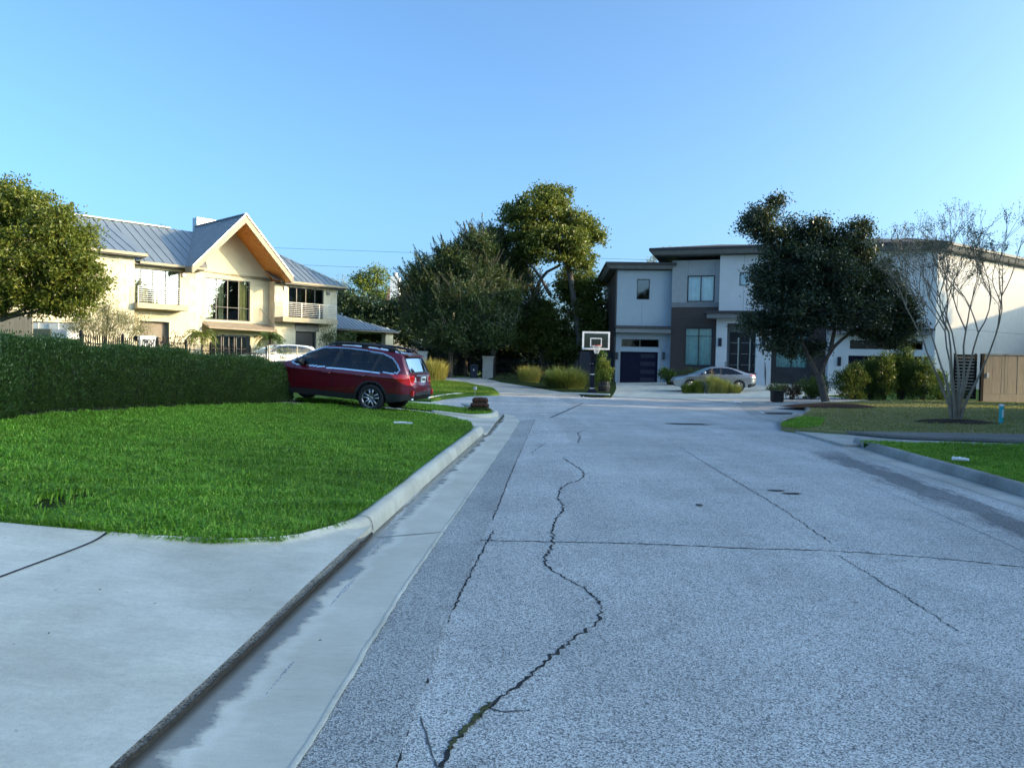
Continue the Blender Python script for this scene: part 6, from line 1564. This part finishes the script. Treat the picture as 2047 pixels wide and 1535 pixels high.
bd = MB(); bd.box(c.x-hw, c.x+hw, c.y-.008, c.y+.008, c.z-hh, c.z+hh); bd_ = bd.build('backboard', M['board_glass'], t)
def frame4(cx, cz, hw, hh, w_, y0, y1):
    q = MB(); q.box(cx-hw, cx+hw, y0, y1, cz+hh-w_, cz+hh); q.box(cx-hw, cx+hw, y0, y1, cz-hh, cz-hh+w_); q.box(cx-hw, cx-hw+w_, y0, y1, cz-hh+w_, cz+hh-w_); q.box(cx+hw-w_, cx+hw, y0, y1, cz-hh+w_, cz+hh-w_); return q
frame4(c.x, c.z, hw+.02, hh+.02, .095, c.y-.03, c.y+.03).build('frame', M['white_paint'], bd_)
frame4(c.x, c.z-hh*.2, .30, .23, .05, c.y-.014, c.y-.010).build('target_square', M['white_paint'], bd_)
rc_ = Vector((c.x, c.y-.38, c.z-hh*.55)); mb = MB(); ring = [rc_+Vector((.228*math.cos(a), .228*math.sin(a), 0)) for a in np.linspace(0, 2*math.pi, 29)]; mb.tube(ring, .018, 6, False); mb.box(c.x-.07, c.x+.07, c.y-.17, c.y-.012, rc_.z-.05, rc_.z+.02); rim_ = mb.build('rim', M['rim_red'], t)
mb = MB()
for i in range(12):
    for s in (-1, 1):
        P = [];
        for q in range(6): a = 2*math.pi*i/12+s*q*.26; r_ = .22-.025*q; P.append(rc_+Vector((r_*math.cos(a), r_*math.sin(a), -.085*q)))
        mb.tube(P, .007, 4, False)
mb.build('net', M['net'], rim_)
# barrel planter
b = G(1207, 788, .06); b = Vector((b.x*21.9*K/b.y, 21.9*K, T(b.x, 21.9*K)+.06)); t = thing('barrel_planter', 'dark wooden half barrel planter right of the hoop pole', 'planter', b); n = 16
for i in range(n):
    a0, a1 = 2*math.pi*i/n+.02, 2*math.pi*(i+1)/n-.02; mb = MB()
    ring = lambda r_, z: [b+Vector((r_*math.cos(a), r_*math.sin(a), z)) for a in (a0, a1)]
    p0, p1, p2, i0, i1 = ring(.30, 0), ring(.36, .3), ring(.33, .58), ring(.27, 0), ring(.30, .58)
    mb.add(p0+p1+p2+i1+i0, [(0, 1, 3, 2), (2, 3, 5, 4), (4, 5, 7, 6), (6, 7, 9, 8)]); mb.build('stave', M['barrel_wood'], t)
for z, r_ in ((.12, .335), (.45, .36)): mb = MB(); mb.lathe([(r_-.02, z-.02), (r_, z-.02), (r_, z+.02), (r_-.02, z+.02)], 24, Matrix.Translation(b), True); mb.build('hoop_band', M['iron'], t)
mb = MB(); mb.lathe([(.0, .50), (.30, .50)], 16, Matrix.Translation(b)); mb.build('soil', M['mulch'], t)
b = G(1340, 772, .05); b = Vector((b.x*25.2*K/b.y, 25.2*K, T(b.x, 25.2*K)+.03)); t = thing('flower_pot', 'dark tapered pot right of the single garage door', 'planter', b); mb = MB(); mb.lathe([(.0, 0), (.20, 0), (.32, .45), (.34, .45), (.34, .50), (.29, .50), (.28, .42), (.0, .42)], 20, Matrix.Translation(b)); mb.build('pot', M['planter_black'], t, True)
b = G(1553, 803, .02); t = thing('planter_box', 'black square planter box at the road edge left of the dark tree', 'planter', b); mb = MB(); w_ = .21; mb.hexa([b+Vector(p) for p in ((-w_, -w_, 0), (w_, -w_, 0), (w_, w_, 0), (-w_, w_, 0), (-w_*1.05, -w_*1.05, .44), (w_*1.05, -w_*1.05, .44), (w_*1.05, w_*1.05, .44), (-w_*1.05, w_*1.05, .44))]); mb.build('box', M['planter_black'], t)
q = MB(); q.box(b.x-.235, b.x+.235, b.y-.235, b.y+.235, b.z+.43, b.z+.47); q.build('rim', M['planter_black'], t)
# drain pipes in the kerb
for i, px in enumerate((1163, 1170, 1195, 1205)):
    b = G(px, 791.5, .08); mb = MB(); mb.lathe([(.03, -.14), (.05, -.14), (.05, .1), (.03, .1)], 14, Matrix.Translation(b) @ Matrix.Rotation(math.pi/2, 4, 'X'), True); mb.lathe([(.0, -.10), (.031, -.10)], 14, Matrix.Translation(b) @ Matrix.Rotation(math.pi/2, 4, 'X'))
    tag(mb.build('drain_pipe', M['planter_black']), ('black drain pipe end in the far kerb, furthest left of four', 'black drain pipe end second from the left in the far kerb', 'black drain pipe end in the far kerb, just left of the barrel', 'black drain pipe end in the far kerb, rightmost under the barrel')[i], 'drain pipe', 'drain pipe ends in the far kerb')
# ---- right: plank fence, gate, marker
Yf = 16.3*K; t = thing('plank_fence', 'weathered brown plank fence on a timber base at the right edge', 'fence', atY(2000, 798, Yf)); zt = atY(1975, 709, Yf).z; zb = atY(1975, 787, Yf).z; z0 = atY(1975, 799, Yf).z; x0 = atY(1968, 700, Yf).x; x1 = x0+9; n = 70; xx = x0
for i in range(n):
    w_ = random.uniform(.115, .145); mb = MB(); mb.box(xx+.003, xx+w_-.003, Yf+random.uniform(-.006, .006), Yf+.03, zb+.01, zt+random.uniform(-.012, .012)); mb.build('board', M['fence_wood'], t); xx += w_
mb = MB(); mb.box(x0, xx, Yf-.03, Yf+.04, z0-.2, zb); mb.build('base_board', M['fence_wood'], t)
mb = MB(); mb.box(x0, xx, Yf-.05, Yf+.06, zt+.015, zt+.045); mb.build('cap_rail', M['fence_wood'], t)
mb = MB(); mb.box(x0-.12, x0-.005, Yf-.04, Yf+.08, z0-.1, zt+.03); mb.build('corner_post', M['planter_black'], t)
p = atY(1974, 750, Yf); mb = MB(); mb.box(p.x-.05, p.x+.05, Yf-.045, Yf-.008, p.z-.1, p.z+.1); mb.build('meter_box', M['pillar_stone'], t)
gx0, gx1 = atY(1900, 700, Yf+.6).x, x0-.13; t = thing('slat_gate', 'black horizontal slat gate beside the plank fence', 'gate', ((gx0+gx1)/2, Yf+.3, z0)); n = 14
for i in range(n): mb = MB(); h = (zt-z0)/n; mb.box(gx0, gx1, Yf+.25, Yf+.28, z0+i*h+.012, z0+(i+1)*h-.004); mb.build('slat', M['planter_black'], t)
for x in (gx0, gx1-.07): mb = MB(); mb.box(x, x+.07, Yf+.285, Yf+.34, z0, zt+.04); mb.build('stile', M['planter_black'], t)
b = G(2001, 846, .1); t = thing('marker_post', 'turquoise utility marker pipe with white cap on the right lawn', 'post', b); h = (846-812)*b.y/F
mb = MB(); mb.lathe([(.052, -.1), (.052, h), (.0, h)], 18, Matrix.Translation(b)); mb.build('pipe', M['teal'], t, False); mb = MB(); mb.lathe([(.0, h), (.058, h), (.058, h+.035), (.045, h+.05), (.0, h+.05)], 18, Matrix.Translation(b)); mb.build('cap', M['white_paint'], t)
mb = MB(); mb.box(b.x-.02, b.x+.02, b.y-.056, b.y-.0525, b.z+h*.35, b.z+h*.8); mb.build('sticker', M['paper'], t)
# ---- sod stack and stake on the tongue of lawn
b = G(958, 825, .1)
def roll(label, px, py, w_, h, dep, m, seed):
    g = random.Random(seed); c = Vector((atY(px, py, b.y+.15).x, b.y+.15, atY(px, py, b.y+.15).z)); mb = MB(); n, k = 20, 14
    for i in range(n+1):
        s = i/n*2-1; e = (1-abs(s)**6)**.5 if abs(s) < 1 else .0
        for j in range(k):
            a = 2*math.pi*j/k; nz = 1+g.uniform(-.10, .10)+.06*math.sin(s*9+seed); mb.v.append((c.x+s*w_/2, c.y+dep/2*math.cos(a)*max(.15, e)*nz, c.z+h/2*math.sin(a)*max(.15, e)*nz-.015*s*s))
    for i in range(n):
        for j in range(k): mb.f.append((i*k+j, i*k+(j+1) % k, (i+1)*k+(j+1) % k, (i+1)*k+j))
    mb.f.append(tuple(range(k-1, -1, -1))); mb.f.append(tuple(n*k+j for j in range(k)))
    return tag(mb.build('sod_roll', m, None, True), label, 'sod roll', 'stack of sod rolls on the lawn tip')
kk = b.y/F
roll('top brown roll of the sod stack on the lawn tip', 960, 799.5, 33*kk, 11.5*kk, .16, M['sod_brown'], 1)
roll('middle brown roll of the sod stack, slightly longer', 959, 809, 39*kk, 11.5*kk, .2, M['sod_brown'], 2)
roll('bottom slab of the sod stack with green grass on it', 958, 819, 49*kk, 13*kk, .3, M['soil'], 3)
gb_ = np.random.default_rng(9); nb = 700; bb = np.c_[b.x+gb_.uniform(-.32, .32, nb), b.y+.15+gb_.uniform(-.16, .16, nb)]
blades('grass', [Vector((b.x-.33, b.y)), Vector((b.x+.33, b.y)), Vector((b.x+.33, b.y+.32)), Vector((b.x-.33, b.y+.32))], lambda x, y: T(x, y)+.15, 500, .09, .012, M['grass_dry'], .9, 44)
p = G(949, 824, .1); t = thing('marker_stake', 'thin metal stake with small black oval head beside the sod stack', 'stake', p); zt = atY(949, 778, p.y).z
mb = MB(); mb.tube([p, Vector((p.x, p.y, zt))], .006, 5); mb.build('rod', M['metal_light'], t); mb = MB(); mb.lathe([(.0, -.05), (.03, -.04), (.035, 0), (.03, .04), (.0, .05)], 12, Matrix.Translation((p.x, p.y, zt+.03))); mb.build('head', M['planter_black'], t, True)
mb = MB(); mb.lathe([(.036, -.03), (.05, -.045), (.05, .045), (.036, .03)], 12, Matrix.Translation((p.x, p.y, zt+.03)), True); mb.build('head_rim', M['metal_light'], t)
# ---- paper litter
def litter(name, label, px, py, L, w_, ang, off, h=.035):
    b = G(px, py, off); mb = MB(); n, k = 12, 8; ca, sa = math.cos(ang), math.sin(ang); g = random.Random(px)
    for i in range(n+1):
        s = i/n*2-1
        for j in range(k):
            a = 2*math.pi*j/k; r_ = (w_/2)*(1-.35*max(0, s))*g.uniform(.82, 1.12); y = r_*math.cos(a); z = h*(1+math.sin(a))*g.uniform(.8, 1.1)*(1-.3*max(0, s)); x = s*L/2; mb.v.append((b.x+ca*x-sa*y, b.y+sa*x+ca*y, b.z+z))
    for i in range(n):
        for j in range(k): mb.f.append((i*k+j, i*k+(j+1) % k, (i+1)*k+(j+1) % k, (i+1)*k+j))
    mb.f.append(tuple(range(k-1, -1, -1))); mb.f.append(tuple(n*k+j for j in range(k))); return tag(mb.build(name, M['paper'], None, False), label, 'litter')
litter('newspaper', 'white bagged newspaper lying on the left front lawn', 806, 847, .36, .05, 0, .165, .022)
litter('newspaper', 'white bagged newspaper lying on the right front lawn', 1920, 921, .22, .07, -.25, .165, .03)
litter('paper_scrap', 'crumpled white scrap at the road edge left of the planter box', 1474, 806, .34, .16, .1, .012, .05)
litter('paper_scrap', 'small white scrap on the road before the sod stack driveway', 1087, 829, .22, .1, 0, .004, .01)
litter('paper_scrap', 'tiny white scrap on the dark asphalt left of the right kerb', 1522, 825, .10, .06, 0, .01, .02)
# ---- number pier, walls and boxes behind the hedge
Yp = 15.2*K; a = atY(280, 671, Yp); zt = a.z; base = T(a.x, a.y); ang = math.radians(33); t = thing('number_pier', 'white rendered pier with house number 907 behind the hedge', 'pier', (a.x, a.y, base))
def rot(x, y, z): return Vector((a.x+math.cos(ang)*x-math.sin(ang)*y, a.y+math.sin(ang)*x+math.cos(ang)*y, z))
pw, pd = .58, .58
mb = MB(); mb.hexa([rot(0, 0, base-.1), rot(pw, 0, base-.1), rot(pw, pd, base-.1), rot(0, pd, base-.1), rot(0, 0, zt), rot(pw, 0, zt), rot(pw, pd, zt), rot(0, pd, zt)]); mb.build('body', M['white_paint'], t)
fc = bpy.data.curves.new('house_number', 'FONT'); fc.body = '907'; fc.size = .30; fc.extrude = .006; fc.align_x = 'CENTER'
fo = bpy.data.objects.new('house_number', fc); COL.objects.link(fo); dg = bpy.context.evaluated_depsgraph_get(); me = bpy.data.meshes.new_from_object(fo.evaluated_get(dg)); bpy.data.objects.remove(fo)
me.name = 'house_number'; pm = rot(pw*.55, -.008, zt-.33); o = mesh_obj('house_number', me, M['planter_black'], t); me.materials.clear(); me.materials.append(M['planter_black']); o.rotation_euler = (math.pi/2, 0, ang); o.location = pm-Vector((a.x, a.y, base))
mb = MB(); p = rot(-.12, .3, zt-.12); mb.tube([rot(-.02, .3, zt-.2), p], .02, 6); mb.lathe([(.0, -.1), (.06, -.1), (.08, .08), (.0, .14)], 8, Matrix.Translation(p)); mb.build('wall_lamp', M['iron'], t)
t = thing('utility_cabinet', 'low white and olive cabinet behind the hedge under the left tree', 'cabinet', (atY(96, 665, 18*K).x, 18*K, .5)); q0 = atY(66, 657, 18*K); q1 = atY(101, 657, 18*K); q2 = atY(132, 657, 18*K)
mb = MB(); mb.box(q0.x, q1.x-.01, 18*K, 18*K+.9, .3, q0.z); mb.build('olive_box', mat('olive_paint', (.16, .17, .11), .6), t); mb = MB(); mb.box(q1.x, q2.x, 18*K+.05, 18*K+.9, .3, q2.z-.05); mb.build('white_box', M['white_paint'], t)
t = thing('stone_wall', 'rough white stone garden wall behind the left tree', 'wall', (atY(100, 650, 19.5*K).x, 19.5*K, .4)); q0 = atY(62, 645, 19.5*K); q1 = atY(142, 645, 19.5*K); xx = q0.x
while xx < q1.x:
    w_ = random.uniform(.3, .55)
    for r_ in range(3): mb = MB(); h = (q0.z-.5)/3; mb.box(xx+.008, xx+w_-.008, 19.5*K+random.uniform(-.03, .03), 19.5*K+.3, .5+h*r_+.008, .5+h*(r_+1)); mb.build('stone', M['pillar_stone'], t)
    xx += w_
t = thing('board_fence', 'brown board fence behind the tree at the left edge', 'fence', (atY(20, 660, 17*K).x, 17*K, .5)); xx = atY(-40, 640, 17*K).x; z1 = atY(20, 630, 17*K).z
for i in range(16): mb = MB(); mb.box(xx+.004, xx+.14, 17*K, 17*K+.03, .4, z1+random.uniform(-.02, .02)); mb.build('board', M['fence_wood'], t); xx += .145
# ---- power lines and far house
for i, (pts, l) in enumerate((([(540, 495.5), (845, 506), (1240, 518)], 'upper power line over the carport and trees'), ([(560, 528), (800, 538), (1240, 553)], 'lower power line behind the right end of the cream house'))):
    mb = MB(); P = [atY(x, y, 120) for x, y in pts]; d = (P[-1]-P[0]).normalized(); P = [P[0]-d*60]+P+[P[-1]+d*60]; mb.tube(P, .022, 5); tag(mb.build('power_line', M['iron']), l, 'power line', 'power lines behind the trees')
M['brick_roof'] = mat('brick_roof', (.16, .085, .05), .9, var=.3, scale=5, bump=.5, bscale=12)
Yh = 46*K; t = thing('far_house', 'house far behind the trees with brown roof and white sided chimney', 'house', (atY(800, 720, Yh).x, Yh, .1)); a = atY(775, 612, Yh); b = atY(905, 612, Yh); r_ = atY(800, 569, Yh+4)
mb = MB(); mb.box(a.x, b.x, Yh+.4, Yh+8, .1, a.z); mb.build('wall', M['stucco_cream'], t)
mb = MB(); mb.add([(a.x-.4, Yh, a.z), (b.x+.4, Yh, a.z), (b.x+.4, Yh+4, r_.z), (a.x-.4, Yh+4, r_.z), (b.x+.4, Yh+8, a.z), (a.x-.4, Yh+8, a.z)], [(0, 1, 2, 3), (3, 2, 4, 5), (1, 4, 2), (0, 3, 5)]); mb.build('roof', M['brick_roof'], t)
c0 = atY(780, 553, Yh-1); c1 = atY(798, 553, Yh-1); z = a.z-2; ch = None; rows = 22; h = (c0.z-z)/rows
for i in range(rows): mb = MB(); mb.hexa([(c0.x, Yh-1.03, z+i*h), (c1.x, Yh-1.03, z+i*h), (c1.x, Yh+.1, z+i*h), (c0.x, Yh+.1, z+i*h), (c0.x, Yh-1.0, z+(i+1)*h), (c1.x, Yh-1.0, z+(i+1)*h), (c1.x, Yh+.1, z+(i+1)*h), (c0.x, Yh+.1, z+(i+1)*h)]); o = mb.build('siding_board' if ch else 'chimney', M['white_paint'], ch or t); ch = ch or o
mb = MB(); mb.lathe([(.0, 0), (.28, 0), (.28, .35), (.36, .37), (.36, .5), (.0, .55)], 12, Matrix.Translation(((c0.x+c1.x)/2, Yh-.5, c0.z))); mb.build('chimney_cap', M['metal_light'], ch)
# ================================================================== unseen houses and trees added to shade the view (outside the picture, to the right)
def plain_house(label, x0, x1, y0, y1, h, rz):
    t = thing('shade_house', label, 'house', ((x0+x1)/2, (y0+y1)/2, 0)); mb = MB(); mb.box(x0, x1, y0, y1, -.1, h); mb.build('wall', M['stucco_cream'], t)
    o = 1.; cx, cy = (x0+x1)/2, (y0+y1)/2; hx, hy = (x1-x0)/2, (y1-y0)/2; m_ = min(hx, hy); mb = MB()
    mb.add([(x0-o, y0-o, h), (x1+o, y0-o, h), (x1+o, y1+o, h), (x0-o, y1+o, h), (cx, cy-(hy-m_), rz), (cx, cy+(hy-m_), rz)], [(0, 1, 4), (1, 2, 5, 4), (2, 3, 5), (3, 0, 4, 5), (3, 2, 1, 0)]); mb.build('roof', M['shingle'], t)
    for yy in np.arange(y0+1.5, y1-1.5, 3.2):
        for zz in (1.0, 4.2):
            q = MB(); q.box(x0-.06, x0+.02, yy, yy+1.3, zz, zz+1.5); w_ = q.build('window', M['dark_frame'], t); q = MB(); q.box(x0-.07, x0-.062, yy+.07, yy+1.23, zz+.07, zz+1.43); q.build('pane', M['glass_dark'], w_)
plain_house('unseen two storey neighbour house added to shade the street, beyond the right picture edge', 17, 28, -8, 18, 6.0, 9.2)
plain_house('unseen two storey house added past the plank fence for its shade, beyond the right picture edge', 45, 58, 29.5, 62, 6.8, 9.8)
def shade_tree(label, x, y, h, r_, seed):  # unseen tree, placed and sized for the shade it casts
    b = Vector((x, y, T(x, y))); bl = [((Vector((x+r_*.5*dx, y+r_*.5*dy, h*dz))), r_*k, r_*k, h*.22) for dx, dy, dz, k in ((0, 0, .82, .7), (.7, 0, .6, .7), (-.7, .2, .6, .7), (0, .8, .62, .7), (.1, -.8, .6, .7), (0, 0, .4, .8), (0, 0, .22, .7))]
    tree('shade_tree', label, b, bl, limbs_from(b, b+Vector((0, 0, h*.3)), bl, .22), M['leaf_dark'], M['bark'], leaf=.46, el=.6, clump=.8, per=40, seed=seed, twigs=False, cat='tree', dens=1.0)
shade_tree('unseen tree added for shade beside the neighbour house, beyond the right picture edge', 25, 20.5, 10.5, 3.0, 91)
shade_tree('unseen tree added for shade before the plank fence, beyond the right picture edge', 26, 27.3, 10.5, 2.4, 92)
shade_tree('unseen tall tree added for shade behind the far neighbour house, beyond the right picture edge', 63, 30, 16, 4, 93)
shade_tree('second unseen tall tree added for shade behind the far neighbour house, beyond the right picture edge', 64, 38, 16, 4, 94)
